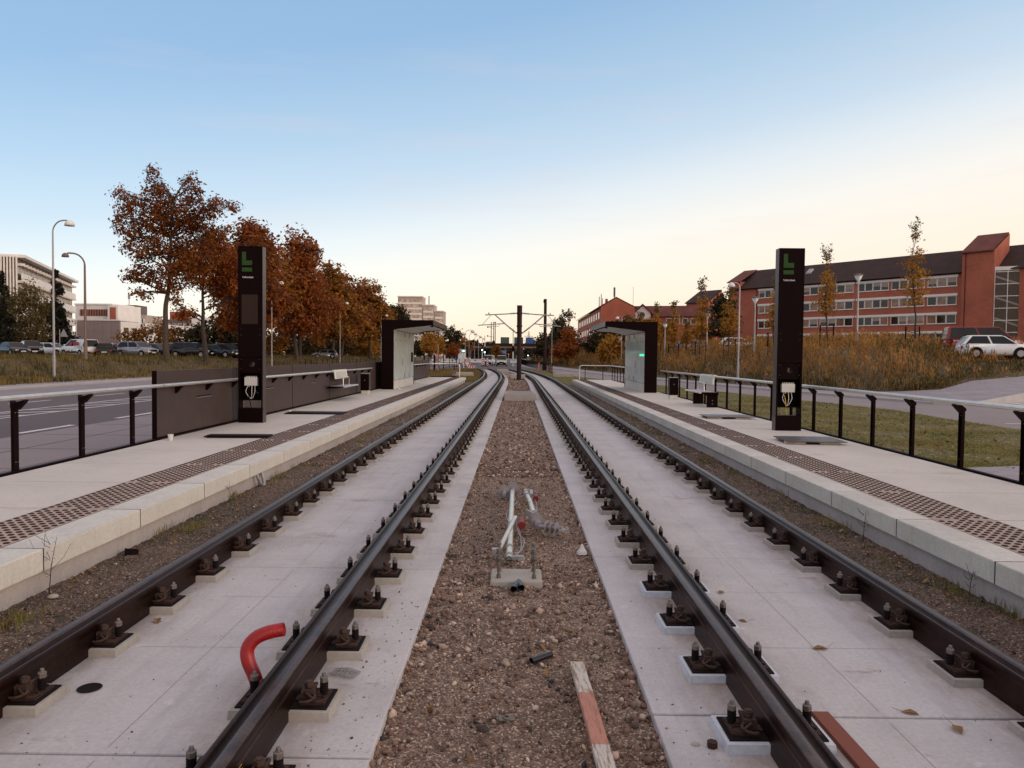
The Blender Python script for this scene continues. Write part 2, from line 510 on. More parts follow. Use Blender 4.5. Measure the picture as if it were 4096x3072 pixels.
def soilmat(name, base, light, scale=26.0, bmp=0.8, patch=None):
    m, nt, b = new_mat(name)
    v = coords(nt)
    big = noise(nt, v, 1.1, 6)
    vor = nt.nodes.new('ShaderNodeTexVoronoi'); vor.inputs['Scale'].default_value = scale; nt.links.new(v, vor.inputs['Vector'])
    vor2 = nt.nodes.new('ShaderNodeTexVoronoi'); vor2.inputs['Scale'].default_value = scale * 3.1; nt.links.new(v, vor2.inputs['Vector'])
    grain = noise(nt, v, scale * 4, 4, 0.7)
    c = mixc(nt, rampn(nt, vor2.outputs['Color'], [(0.25, g(0)), (0.95, g(1))]), base, light)
    c = mixc(nt, 0.55, c, rampn(nt, vor.outputs['Color'], [(0.2, sc(base, 0.55)), (0.6, base), (0.95, sc(light, 1.15))]))
    c = mixc(nt, 1.0, c, rampn(nt, grain, [(0.3, g(0.55)), (0.7, g(1.25))]), 'MULTIPLY')
    c = mixc(nt, 1.0, c, rampn(nt, big, [(0.3, g(0.78)), (0.7, g(1.15))]), 'MULTIPLY')
    if patch is not None:
        c = mixc(nt, rampn(nt, noise(nt, v, 0.8, 5), [(0.50, g(0)), (0.62, g(0.8))]), c, patch)
    vs = nt.nodes.new('ShaderNodeTexVoronoi'); vs.inputs['Scale'].default_value = scale * 2.0; nt.links.new(v, vs.inputs['Vector'])
    sp_ = nt.nodes.new('ShaderNodeSeparateColor'); nt.links.new(vs.outputs['Color'], sp_.inputs[0])
    c = mixc(nt, rampn(nt, sp_.outputs[0], [(0.86, g(0)), (0.90, g(.8))]), c, sc(light, 1.5))
    c = mixc(nt, rampn(nt, sp_.outputs[1], [(0.84, g(0)), (0.90, g(.8))]), c, sc(base, .25))
    nt.links.new(c, b.inputs['Base Color']); b.inputs['Roughness'].default_value = 0.95
    mx = nt.nodes.new('ShaderNodeMath'); mx.operation = 'ADD'
    nt.links.new(vor.outputs['Distance'], mx.inputs[0]); nt.links.new(grain, mx.inputs[1])
    bump(nt, b, mx.outputs[0], bmp, 0.02)
    return m


M['gravel'] = soilmat('gravel_ground', (0.190, 0.114, 0.080, 1), (0.43, 0.305, 0.225, 1), 52, 0.6)
M['soil'] = soilmat('sandy_soil', (0.11, 0.064, 0.044, 1), (0.33, 0.23, 0.17, 1), 56, patch=(0.045, 0.042, 0.018, 1))
M['turf'] = soilmat('grass_ground', (0.105, 0.092, 0.015, 1), (0.24, 0.185, 0.055, 1), 9, 0.6, patch=(0.14, 0.095, 0.042, 1))
M['bankturf'] = soilmat('rough_grass_ground', (0.085, 0.062, 0.020, 1), (0.15, 0.10, 0.036, 1), 5, 0.6)
M['moundsoil'] = soilmat('weedy_ground', (0.075, 0.055, 0.020, 1), (0.13, 0.08, 0.035, 1), 5, 0.6)

sheet('ground', [(-2500, -60), (2500, -60), (2500, 4000), (-2500, 4000)], -0.16, M['bankturf'])

# gravel strip between the tracks (finely uneven), soil strips along the platforms
def strip_grid(name, x0, x1, y0, y1, dy, nx, z, amp, mat, follow=True, sy=1.0):
    ys = []
    y = y0
    while y < y1:
        ys.append(y); y += dy * (1 + max(0, y - 8) * sy * 0.08)
    ys.append(y1)
    V = []
    for y in ys:
        c = cx(y) if follow else 0
        for i in range(nx + 1):
            e = 0 if i in (0, nx) else 1
            V.append((x0 + (x1 - x0) * i / nx + c, y, z + amp * (random.random() - 0.5) * e))
    F_ = []
    for j in range(len(ys) - 1):
        for i in range(nx):
            a = j * (nx + 1) + i
            F_.append((a, a + 1, a + nx + 2, a + nx + 1))
    return struct(np_mesh(name, V, F_, mat, smooth=True))


strip_grid('gravel_strip', -0.70, 0.78, 0.8, 104.5, 0.06, 22, -0.045, 0.022, M['gravel'])
strip_grid('soil_strip', -3.50, -2.745, 0.8, 50.3, 0.07, 9, 0.098, 0.03, M['soil'])
strip_grid('soil_strip', 2.81, 3.50, 0.8, 48.2, 0.07, 9, 0.098, 0.03, M['soil'])

# track slabs: 3.13 m long cast lengths with open joints, thin saw cuts
for side, (xa, xb), y0 in ((-1, (-2.96, -0.66), 3.46 - 3.13 * 2), (1, (0.72, 3.02), 3.93 - 3.13 * 2)):
    mb = MB()
    k = 0
    while y0 + k * 3.13 < 104:
        a = y0 + k * 3.13 + 0.008; b_ = a + 3.114
        ca, cb = cx(a), cx(b_)
        dz = random.uniform(-0.003, 0.003)
        mb.hexa([(xa + ca, a, -0.25), (xb + ca, a, -0.25), (xb + cb, b_, -0.25), (xa + cb, b_, -0.25)],
                [(xa + ca, a, dz), (xb + ca, a, dz), (xb + cb, b_, dz), (xa + cb, b_, dz)], 0)
        if k < 30:
            xm = xa + (xb - xa) * (0.46 if side < 0 else 0.52)
            zz = dz + 0.0012
            mb.add([(xm + ca, a + .05, zz), (xm + .003 + ca, a + .05, zz), (xm + .003 + cb, b_ - .05, zz), (xm + cb, b_ - .05, zz)], [(0, 1, 2, 3)], 1)
            for q in (0.36, 0.70):
                ym = a + 3.1 * q + random.uniform(-.2, .2)
                xr = xa + 0.5 + random.random() * 0.5
                mb.add([(xr, ym, zz), (xr + 1.0, ym + .01, zz), (xr + 1.0, ym + .0125, zz), (xr, ym + .003, zz)], [(0, 1, 2, 3)], 1)
        k += 1
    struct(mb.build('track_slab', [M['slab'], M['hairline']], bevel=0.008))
    f = MB().box(xa + .01, xb - .01, 0.3, 52, -0.26, -0.035)
    struct(f.build('joint_filler', M['joint']))

# left side: pale paved strip, road, kerb and footway
sheet('paved_strip', [(-10.4, -6), (-5.92, -6), (-5.92, 50.4), (-10.4, 50.4)], 0.085, M['asphalt2'], 0.3)
mb = MB()
for xx in (-7.5, -8.95):
    mb.box(xx, xx + .02, -5, 50, 0.0855, 0.0885)
for k in range(22):
    mb.box(-10.3, -6, -3 + 2.4 * k, -2.985 + 2.4 * k, 0.0855, 0.0875)
struct(mb.build('paving_joints', M['joint']))
sheet('road', [(-23.2, -20), (-10.42, -20), (-10.42, 104), (-10.42, 400), (-23.2, 400)], 0.08, M['asphalt'], 0.3)
sheet('road_strip', [(-23.15, -20), (-19.0, -20), (-19.0, 300), (-23.15, 300)], 0.085, M['asphalt2'])
mb = MB()
mb.box(-23.5, -23.2, -20, 340, -0.1, 0.20)
struct(mb.build('kerb', M['kerb'], bevel=0.02))
sheet('footway', [(-25.4, -20), (-23.51, -20), (-23.51, 340), (-25.4, 340)], 0.19, M['pave'], 0.3)
# painted markings: dashed edge line, hatched median, dashed lane line
mb = MB()
def mark(x0, x1, y0, y1, z=0.088):
    mb.add([(x0, y0, z), (x1, y0, z), (x1, y1, z), (x0, y1, z)], [(0, 1, 2, 3)])
for k in range(-3, 16):
    mark(-10.78, -10.6, 16.3 + 4.05 * k, 18.35 + 4.05 * k)
    mark(-17.0, -16.86, 25.4 + 5.2 * k, 27.7 + 5.2 * k)
mark(-13.55, -13.43, -5, 104); mark(-14.86, -14.74, -5, 104)
y = 2.0
while y < 100:
    mb.add([(-14.70, y, .088), (-14.70, y + .3, .088), (-13.58, y + 1.5, .088), (-13.58, y + 1.2, .088)], [(0, 3, 2, 1)]); y += 1.6
mark(-12.2, -12.05, 106, 150)
for xx, y0, y1 in ((17.2, 26.6, 27.6), (14.0, 22.0, 23.2)):
    mark(xx, xx + 1.2, y0, y0 + .18, 0.066)
for k in range(5):
    mark(18.2 + k * 0.9, 18.75 + k * 0.9, 28.6 + k * 0.6, 31.2 + k * 0.6, 0.066)
struct(mb.build('road_markings', M['line']))

# the junction beyond the tracks and the road under the bridge
sheet('junction', [(-60, 104.4), (6, 104.4), (5.5, 150), (-6, 420), (-90, 420)], 0.02, M['asphalt'], 0.2)
sheet('side_road', [(13.0, -10), (90, -10), (90, 40), (40, 47.8), (22, 33.6), (18.8, 31.3), (17.0, 31.5), (16.1, 34.7), (13.8, 45.7), (11.3, 60), (8.8, 74.7), (7.0, 91.6), (5.1, 113.7), (1.5, 160),
                    (-1.5, 160), (2.2, 113), (4.0, 90), (5.3, 69), (9.7, 47), (13.5, 28), (13.1, 23)], 0.06, M['asphalt2'], 0.2)
# kerb and pavement at the foot of the weedy mound
edge = [(17.0, 31.5), (16.1, 34.7), (13.8, 45.7), (11.3, 60), (8.8, 74.7), (7.0, 91.6), (5.1, 113.7), (1.5, 160)]
foot = [(17.9, 39.9), (17.6, 40.0), (14.9, 47.3), (12.9, 60), (11.0, 75), (9.3, 91.6), (7.6, 113.7), (4.5, 160)]
mb = MB(); pv = MB()
for (a, b_), (c, d) in zip(zip(edge, edge[1:]), zip(foot, foot[1:])):
    n = Vector((b_[1] - a[1], a[0] - b_[0], 0)).normalized() * 0.16
    mb.hexa([(a[0], a[1], -.05), (a[0] + n.x, a[1] + n.y, -.05), (b_[0] + n.x, b_[1] + n.y, -.05), (b_[0], b_[1], -.05)],
            [(a[0], a[1], .17), (a[0] + n.x, a[1] + n.y, .17), (b_[0] + n.x, b_[1] + n.y, .17), (b_[0], b_[1], .17)])
    pv.add([(a[0] + n.x, a[1] + n.y, .16), (c[0], c[1], .16), (d[0], d[1], .16), (b_[0] + n.x, b_[1] + n.y, .16)], [(0, 1, 2, 3)])
ck = [(17.0, 31.5), (17.9, 31.1), (18.8, 31.3), (22.0, 33.6), (40, 48)]
ckz = [.18, .18, .2, .44, 1.5]
for a, b_, za, zb in zip(ck, ck[1:], ckz, ckz[1:]):
    n = Vector((a[1] - b_[1], b_[0] - a[0], 0)).normalized() * 0.18
    mb.hexa([(a[0], a[1], -.05), (b_[0], b_[1], -.05), (b_[0] + n.x, b_[1] + n.y, -.05), (a[0] + n.x, a[1] + n.y, -.05)],
            [(a[0], a[1], za), (b_[0], b_[1], zb), (b_[0] + n.x, b_[1] + n.y, zb), (a[0] + n.x, a[1] + n.y, za)])
struct(mb.build('kerb', M['kerb'], bevel=0.02))
struct(pv.build('pavement', M['pave']))


def pavers(name, col):
    m, nt, b = new_mat(name)
    v = coords(nt, 'Object', (1, 1, 1))
    t = nt.nodes.new('ShaderNodeTexBrick'); t.inputs['Scale'].default_value = 1.6
    t.inputs['Color1'].default_value = col; t.inputs['Color2'].default_value = sc(col, 0.88); t.inputs['Mortar'].default_value = sc(col, 0.45)
    t.inputs['Mortar Size'].default_value = 0.012
    nt.links.new(v, t.inputs['Vector'])
    nt.links.new(mixc(nt, 1.0, t.outputs[0], rampn(nt, noise(nt, v, 0.8, 5), [(0.3, g(.82)), (0.7, g(1.1))]), 'MULTIPLY'), b.inputs['Base Color'])
    b.inputs['Roughness'].default_value = 0.85
    return m


M['pavers'] = pavers('paving_slabs', (0.33, 0.285, 0.30, 1))
P1 = [(17.0, 31.6, .17), (17.9, 31.25, .17), (18.8, 31.45, .18), (22.0, 33.75, .42), (40, 48.2, 1.48)]
P2 = [(17.8, 40.2, .17), (19.4, 39.3, .26), (21.0, 38.3, .42), (24.5, 41.7, .77), (60, 68.5, 2.2)]
mb = MB()
for i in range(4):
    mb.add([P1[i], P1[i + 1], P2[i + 1], P2[i]], [(0, 1, 2, 3)])
struct(mb.build('footpath', M['pavers']))
sheet('paved_corner', [(5.9, 4), (13.3, 4), (13.2, 13.6), (8.6, 13.03), (7.1, 12.6), (6.4, 12.0), (5.9, 11.6)], 0.09, M['pavers'], 0.2)

# lawns beside the track
M['lawn'] = M['turf']
LAWN_R = [(5.9, 11.6), (6.4, 12.0), (7.1, 12.6), (8.6, 13.0), (13.0, 13.6), (13.1, 23), (13.4, 27.5), (9.6, 47), (5.25, 69), (3.95, 90), (2.6, 104), (0.6, 104), (1.78, 90), (2.72, 72), (3.05, 58), (3.05, 48.3), (5.9, 48.3)]
sheet('lawn', LAWN_R, 0.078, M['lawn'], 0.2)
LAWN_L = [(-3.0, 50.35), (-3.1, 58), (-3.45, 73), (-4.3, 88), (-5.6, 103.5), (-8.5, 104), (-10.38, 92), (-10.38, 50.35)]
sheet('lawn', LAWN_L, 0.07, M['lawn'], 0.2)


# ---------------------------------------------------------------- raised ground
def sstep(t):
    t = min(1.0, max(0.0, t)); return t * t * (3 - 2 * t)


def bank_h(x, y):
    """left grass bank up to the car park"""
    return 0.17 + 1.10 * sstep((-27.0 - x) / 6.5) + 0.03 * math.sin(x * 1.3 + y * .7) + 0.03 * math.sin(y * .37)


xs = [-25.4 - i * 0.7 for i in range(26)] + [-46, -60, -90, -140, -200]
ys = [-20 + i * 2.0 for i in range(150)]
V = [(x, y, bank_h(x, y)) for y in ys for x in xs]
nx = len(xs)
F_ = [(j * nx + i, j * nx + i + 1, (j + 1) * nx + i + 1, (j + 1) * nx + i) for j in range(len(ys) - 1) for i in range(nx - 1)]
struct(np_mesh('grass_bank', V, [f[::-1] for f in F_], M['bankturf'], smooth=True))
sheet('car_park', [(-43.5, 78), (-43.5, 128), (-130, 240), (-130, 78)], 1.345, M['asphalt'])

MOUND = [(0, 215), (4.5, 160), (7.6, 113.7), (9.3, 91.6), (11.0, 75), (12.9, 60), (14.9, 47.3), (17.8, 40.0), (19.4, 39.2), (21.0, 38.2), (24.5, 41.6), (30, 45.7), (60, 68.4), (135, 125)]


def seg_dist(px_, py_, a, b_):
    vx, vy = b_[0] - a[0], b_[1] - a[1]
    t = np.clip(((px_ - a[0]) * vx + (py_ - a[1]) * vy) / (vx * vx + vy * vy), 0, 1)
    return np.hypot(px_ - a[0] - t * vx, py_ - a[1] - t * vy)


def mound_d(X, Y):
    """distance inside the mound outline (negative outside)"""
    X = np.asarray(X, float); Y = np.asarray(Y, float)
    d = np.full(X.shape, 1e9)
    for a, b_ in zip(MOUND, MOUND[1:]):
        d = np.minimum(d, seg_dist(X, Y, a, b_))
    poly = MOUND + [(135, 215)]
    ins = np.zeros(X.shape, bool)
    n = len(poly)
    for i in range(n):
        (xa, ya), (xb, yb) = poly[i], poly[(i + 1) % n]
        c = ((ya > Y) != (yb > Y)) & (X < (xb - xa) * (Y - ya) / ((yb - ya) if yb != ya else 1e-9) + xa)
        ins ^= c
    return np.where(ins, d, -d)


def mound_h(X, Y):
    d = mound_d(X, Y)
    t = np.clip(d / 15.0, 0, 1)
    X = np.asarray(X, float); Y = np.asarray(Y, float)
    b0 = 0.16 + 1.02 * np.clip((X - 19.0) / 11.0, 0, 1) * np.clip((70 - Y) / 20, 0, 1)
    rt = np.clip((X - 20.0) / 6.0, 0, 1) * np.clip((75 - Y) / 15, 0, 1); q_ = np.clip(d / 2.6, 0, 1)
    b0 = b0 + .55 * rt * q_ * q_ * (3 - 2 * q_)
    return np.where(d > 0, b0 + (2.91 - b0) * t * t * (3 - 2 * t) + 0.6 * np.clip((d - 15) / 40, 0, 1) + 0.08 * np.sin(X * .9) * np.sin(Y * .6) * t, -0.12)


gx_, gy_ = np.meshgrid(np.arange(-2, 136, 1.0), np.arange(36, 216, 1.0))
H = mound_h(gx_, gy_); D = mound_d(gx_, gy_)
ny_, nx_ = gx_.shape
V = np.stack([gx_, gy_, H], -1).reshape(-1, 3)
idx = np.arange(ny_ * nx_).reshape(ny_, nx_)
q = np.stack([idx[:-1, :-1], idx[:-1, 1:], idx[1:, 1:], idx[1:, :-1]], -1).reshape(-1, 4)
keep = (D.reshape(-1)[q] > -1.2).all(1)
struct(np_mesh('mound', V, q[keep], M['moundsoil'], smooth=True))

# ================================================================ rails
PROF = [(-.052, -.02), (-.050, .02), (-.040, .096), (-.041, .104), (-.034, .112), (-.036, .132), (-.036, .170), (-.028, .180),
        (.020, .180), (.027, .173), (.030, .138), (.066, .138), (.070, .166), (.076, .173), (.090, .173), (.094, .165), (.090, .120), (.082, .112), (.084, .10), (.094, .02), (.096, -.02)]
BRIGHT_FACES = {3, 6, 7, 8}  # rail top faces, plus the side ledge brightened as a painted line of light
RAILS = [(-2.65, 1, 'outer', 'left'), (-1.2175, -1, 'inner', 'left'), (1.2825, 1, 'inner', 'right'), (2.7175, -1, 'outer', 'right')]
RAIL_LABEL = ['dark grooved tram rail nearest the left platform', 'dark grooved tram rail of the left track beside the gravel strip, past the red hose',
              'dark grooved tram rail of the right track beside the gravel strip, past the red plank', 'dark grooved tram rail nearest the right platform']
RAIL_C = []
for (gauge, s, _, _), lab in zip(RAILS, RAIL_LABEL):
    xc = gauge - s * 0.030
    RAIL_C.append(xc)
    ys = [0.6 + 1.2 * i for i in range(42)] + [51 + 0.9 * i for i in range(60)]
    V = []
    for y in ys:
        for u, z in PROF:
            V.append((xc + s * u + cx(y), y, z + 0.020))
    n = len(PROF)
    F_, mi = [], []
    for j in range(len(ys) - 1):
        for k in range(n):
            k2 = (k + 1) % n
            f = (j * n + k, j * n + k2, (j + 1) * n + k2, (j + 1) * n + k)
            F_.append(f if s < 0 else f[::-1]); mi.append(1 if k in BRIGHT_FACES else 0)
    tag(np_mesh('tram_rail', V, F_, [M['rail'], M['railtop_ledge']], mi), lab, 'rail', 'tram rails')

# ================================================================ rail fastenings
def arc(c, r, a0, a1, n, ax):
    out = []
    for i in range(n + 1):
        a = a0 + (a1 - a0) * i / n
        out.append((c[0] + (r * math.cos(a) if ax != 'x' else 0), c[1] + (r * math.sin(a) if ax == 'z' else (r * math.cos(a) if ax == 'x' else 0)), c[2] + (r * math.sin(a) if ax != 'z' else 0)))
    return out


def fastening_parts(pad_mat):
    """each part as (name, mesh) around the seat centre on the slab, rail running along Y"""
    out = []
    p = MB(); p.hexa([(-.262, -.155, -.01), (.262, -.155, -.01), (.262, .155, -.01), (-.262, .155, -.01)],
                     [(-.255, -.148, .044), (.255, -.148, .044), (.255, .148, .044), (-.255, .148, .044)])
    out.append(('grout_pad', p.mesh('grout_pad', pad_mat), (0, 0, 0)))
    p = MB().box(-.235, .235, -.118, .118, .044, .052)
    out.append(('shim_plate', p.mesh('shim_plate', M['blackrub']), (0, 0, 0)))
    p = MB().box(-.2, .2, -.03, .03, .0525, .056)
    for s in (-1, 1):
        p.box(s * .09 - .0, s * .215, -.085, .085, .052, .066)
        for yy in (-.05, .05):                      # raised rims of the slotted holes
            p.tube([(s * .16 + .05 * math.cos(a) * s, yy * .9 + .034 * math.sin(a), .068) for a in np.linspace(0, 2 * math.pi, 13)], .006, 5)
        p.box(s * .092, s * .125, -.06, .06, .066, .085)
    out.append(('base_plate', p.mesh('base_plate', M['rust']), (0, 0, 0)))
    for s in (-1, 1):
        b = MB()
        for k in range(6):                           # coil spring sleeve
            b.lathe([(.0185, 0), (.0225, .004), (.0225, .007), (.0185, .011)], (s * .185, 0.028, .062 + k * .0115), 12, 0)
        b.cyl((s * .185, .028, .060), (s * .185, .028, .130), .0185, n=12, mi=0)
        b.cyl((s * .185, .028, .130), (s * .185, .028, .154), .0215, n=6, mi=1, smooth=False)
        b.cyl((s * .185, .028, .154), (s * .185, .028, .159), .022, .017, n=12, mi=1)
        b.cyl((s * .185, .028, .159), (s * .185, .028, .176), .0125, .010, n=10, mi=1)
        out.append(('anchor_bolt', b.mesh('anchor_bolt', [M['blackrub'], M['nut']]), (0, 0, 0)))
        c = MB()
        x0 = s * .118
        c.cyl((x0, -.012, .064), (x0, -.012, .150), .016, n=8)
        c.cyl((x0, -.012, .122), (x0, -.012, .144), .025, n=6, smooth=False)
        c.box(x0 - .03, x0 + .03, -.05, .03, .066, .115)
        c.tube([(x0 + s * .045 * math.cos(a), -.070 + .034 * math.sin(a), .088 + .016 * math.sin(a * .5)) for a in np.linspace(-2.2, 2.4, 12)], .0075, 6)
        c.tube([(x0 + s * .03 * math.cos(a), .022 + .036 * math.sin(a), .098 + .02 * math.cos(a)) for a in np.linspace(-2.6, 1.6, 11)], .0075, 6)
        c.tube([(x0 + s * .045, -.09, .085), (x0, -.06, .10), (x0 - s * .02, -.02, .09), (x0 - s * .035, .03, .055)], .0075, 6)
        out.append(('spring_clip', c.mesh('spring_clip', M['rustlight']), (0, 0, 0)))
    return out


def join_meshes(name, parts):
    """one mesh from several meshes (for seats too small to show their parts)"""
    bm = bmesh.new(); mats = []; off_ = 0
    V, F_, mi = [], [], []
    for _, me, _ in parts:
        b = len(V)
        V += [tuple(v.co) for v in me.vertices]
        for p_ in me.polygons:
            F_.append([b + i for i in p_.vertices])
            mt = me.materials[p_.material_index]
            if mt not in mats: mats.append(mt)
            mi.append(mats.index(mt))
    bm.free()
    me = bpy.data.meshes.new(name); me.from_pydata(V, [], F_)
    for m in mats: me.materials.append(m)
    me.polygons.foreach_set('material_index', mi); me.update()
    return me


PARTS = {0: fastening_parts(M['pad']), 1: fastening_parts(M['pad_white'])}
JOINED = join_meshes('rail_fastening', PARTS[0])
SEAT_LABEL = ['rusty rail fastening on a grey pad under the rail nearest the left platform', 'rusty rail fastening on a grey pad under the left track rail beside the gravel',
              'rusty rail fastening on a pad under the right track rail beside the gravel', 'rusty rail fastening on a grey pad under the rail nearest the right platform']
SEAT_GROUP = ['fastenings under the rail nearest the left platform', 'fastenings under the left rail beside the gravel', 'fastenings under the right rail beside the gravel', 'fastenings under the rail nearest the right platform']
far = MB()
far_src = MB()
for s in (-1, 1):
    far_src.box(s * .1 - .02, s * .1 + .17 * s, -.12, .12, .0, .07, 0); far_src.cyl((s * .185, .028, .06), (s * .185, .028, .18), .024, n=6)
for ri, (gauge, s, pos, trk) in enumerate(RAILS):
    y0 = (3.95 if ri < 2 else 3.69) - 0.775 * 2
    if ri == 3: y0 = 4.45 - 0.775 * 3
    for k in range(134):
        y = y0 + 0.775 * k
        if y > 104: break
        x = RAIL_C[ri] + cx(y)
        if k < 30:
            src = PARTS[1] if (ri == 2 and k < 6) else PARTS[0]
            e = thing('rail_fastening', SEAT_LABEL[ri], 'rail fastening', (x, y, 0.0), random.uniform(-.02, .02), SEAT_GROUP[ri])
            if ri == 2 and k < 6:
                e['label'] = 'rusty rail fastening on a freshly whitened pad, right track beside the gravel'
                e['group'] = 'fastenings on whitened pads'
            for nm, me, loc in src:
                if pos == 'outer' and nm in ('anchor_bolt', 'spring_clip') and sum(v.co.x for v in me.vertices) * s < 0: continue   # buried in the soil
                o = bpy.data.objects.new(nm, me); COL.objects.link(o); o.parent = e
        elif k < 75:
            o = bpy.data.objects.new('rail_fastening', JOINED); COL.objects.link(o); o.location = (x, y, 0)
            o.rotation_euler = (0, 0, math.atan(-(y - 50) / 540) * -1 if y > 50 else 0)
            tag(o, SEAT_LABEL[ri], 'rail fastening', SEAT_GROUP[ri])
        else:
            b = len(far.v)
            far.v += [(p[0] + x, p[1] + y, p[2]) for p in far_src.v]
            far.f += [[b + i for i in f] for f in far_src.f]; far.m += far_src.m; far.s += far_src.s
o = far.build('rail_fastenings', M['rust'], fix=False)
tag(o, 'rows of tiny rail fastenings on the far bend of the tracks', 'rail fastenings', kind='stuff')
# ================================================================ platforms
ZP = 0.43
def platform(s, y_end, label, joint0):
    """s = -1 left, +1 right of the tracks"""
    t = thing('station_platform', label, 'platform', (0, 0, 0), group='tram platforms')
    XE, XB = 3.40, 5.80
    X = lambda a: s * a
    def bx(mb, a, b, y0, y1, z0, z1, mi=0):
        mb.box(min(X(a), X(b)), max(X(a), X(b)), y0, y1, z0, z1, mi)
    f = MB(); bx(f, 3.455, 3.72, 0.6, y_end - 0.12, -0.1, 0.262)
    f.build('footing', M['footing'], t, bevel=0.01)
    # edge blocks, each a cast length with a bevelled nosing
    blk = None
    k = 0
    y = joint0
    while y < y_end - 0.2:
        y1 = min(y + 1.42, y_end)
        b = MB(); bx(b, XE, XE + 0.318, 0.006, y1 - y - 0.006, 0.262, ZP)
        o = b.build('edge_block', M['cap'], t, bevel=0.009)
        o.location = (0, y, random.uniform(0, .002))
        y += 1.42; k += 1
    jf = MB(); bx(jf, XE + .004, XE + .31, joint0, y_end - .02, .27, ZP - .0013); bx(jf, XE + .30, XB - .004, joint0, y_end - .02, .1, ZP - .0018)
    jf.build('joint_filler', M['joint'], t)
    # deck slabs between joints
    y = joint0
    d = MB()
    while y < y_end - 0.2:
        y1 = min(y + 1.42, y_end)
        bx(d, XE + .88, XB, y + .006, y1 - .006, 0.05, ZP)
        y += 1.42
    d.build('deck', M['deck'], t, bevel=0.005)
    # tactile strip: a tile bed with rows of round metal studs on the diagonal
    b = MB(); y = joint0
    while y < y_end - 0.2:
        y1 = min(y + 1.42, y_end)
        bx(b, XE + .324, XE + .874, y + .004, y1 - .004, 0.05, ZP - .001)
        y += 1.42
    tb = b.build('tactile_bed', M['tactile'], t, bevel=0.004)
    n = 10
    ang = np.arange(n) * 2 * np.pi / n
    tv = np.concatenate([np.stack([.0265 * np.cos(ang), .0265 * np.sin(ang), 0 * ang], -1), np.stack([.020 * np.cos(ang), .020 * np.sin(ang), 0 * ang + .007], -1), [[0, 0, .008]]])
    tf = [(i, (i + 1) % n, n + (i + 1) % n) for i in range(n)] + [(i, n + (i + 1) % n, n + i) for i in range(n)] + [(n + i, n + (i + 1) % n, 2 * n) for i in range(n)]
    P = []
    rows = 8
    for r_ in range(rows):
        yy = 0.7 + (r_ * 0.078) % 0.098
        while yy < y_end - .1:
            fr = (yy - joint0) % 1.42
            if .03 < fr < 1.39: P.append((X(XE + .365 + r_ * 0.068), yy, ZP - .0012))
            yy += 0.098
    P = np.array(P)
    st = scatter_mesh('tactile_studs', tv, tf, P, np.ones((len(P), 3)), np.repeat(np.eye(3)[None], len(P), 0), M['stud'], t, smooth=True)
    st['kind'] = 'stuff'
    return t


M['tactile'] = concrete('tactile_tile', (0.42, 0.31, 0.25, 1), 0.16, 0.3, stain=(0.30, 0.18, 0.12, 1), coarse=1.8)
platform(-1, 50.3, 'long pale concrete platform on the left, in front of the dark panel wall', 5.46 - 1.42 * 3)
platform(1, 48.1, 'long pale concrete platform on the right, in front of the open railing', 5.43 - 1.42 * 3)

# ---------------------------------------------------------------- railings
def post_mesh(s, h=0.86):
    """flat bar post whose cranked head leans towards the platform"""
    p = MB()
    w = .045
    p.box(-.006, .006, -w, w, -.30, h - .06)
    p.box(-.030, -.006, -w, -w + .012, -.30, h - .06); p.box(-.030, -.006, w - .012, w, -.30, h - .06)
    p.prism([(-.035, h - .10), (.02, h - .10), (.02, h - .065), (-s * .0 - .035, h - .02)], 'y', -w, w)
    out = p
    q = MB()
    a = -s          # towards the tracks
    q.prism([(0, h - .13), (a * .03, h - .13), (a * .13, h - .025), (a * .12, h - .008), (a * .005, h - .045)], 'y', -.042, .042)
    out.v, n0 = out.v, len(out.v)
    b = len(out.v); out.v += q.v; out.f += [[b + i for i in f] for f in q.f]; out.m += q.m; out.s += q.s
    for zz in (-.02, .12, h - .16):
        for yy in (-.022, .022):
            out.cyl((a * .005, yy, zz), (a * .014, yy, zz), .007, n=6, mi=1)
    return out


HR = 0.885     # handrail height above the platform
def railing(s, label, ys, y0, y1, extra=None):
    t = thing('platform_railing', label, 'railing', (s * 5.87, ys[0], ZP), group='platform railings')
    me = post_mesh(s).mesh('post', [M['dark'], M['nut']])
    for y in ys:
        o = bpy.data.objects.new('post', me); COL.objects.link(o); o.parent = t; o.location = (0, y - ys[0], 0)
    h = MB()
    path = [(-s * .115, y0 - ys[0], HR), (-s * .115, y1 - ys[0], HR)] if extra is None else [(p[0] - s * 5.87, p[1] - ys[0], p[2] - ZP) for p in extra]
    h.tube(path, .029, 14)
    h.build('handrail', M['steel'], t)
    r_ = MB().box(-.03, .03, y0 - ys[0], (y1 if extra is None else ys[-1]) - ys[0] + .1, -.02, .02)
    r_.build('base_rail', M['dark'], t)
    return t


railing(-1, 'steel railing on dark posts at the near end of the left platform', [3.5, 4.85, 6.2, 7.55, 8.92, 10.30, 11.66], 2.6, 12.42)
railing(1, 'long steel railing on dark posts between the right platform and the lawn', [5.1 + 1.262 * k for k in range(21)], 3.2, 31.0)
railing(1, 'short railing beyond the right shelter, turning across the platform end', [37.6 + 1.26 * k for k in range(9)], 37.2, 47.6,
        [(5.755, 37.2, ZP + HR), (5.755, 47.4, ZP + HR), (5.62, 47.75, ZP + HR), (3.98, 47.95, ZP + HR), (3.88, 47.96, ZP + HR - .05), (3.85, 47.97, ZP + HR - .14), (3.85, 47.97, ZP)])
t = thing('end_post', 'thin dark post under the far end rail of the right platform, nearer its corner', 'post', (4.2, 47.96, ZP), group='thin posts under the far end rail')
MB().box(-.02, .02, -.02, .02, 0, .86).build('shaft', M['dark'], t)
MB().box(-.05, .05, -.05, .05, 0, .012).build('base_plate', M['dark'], t)
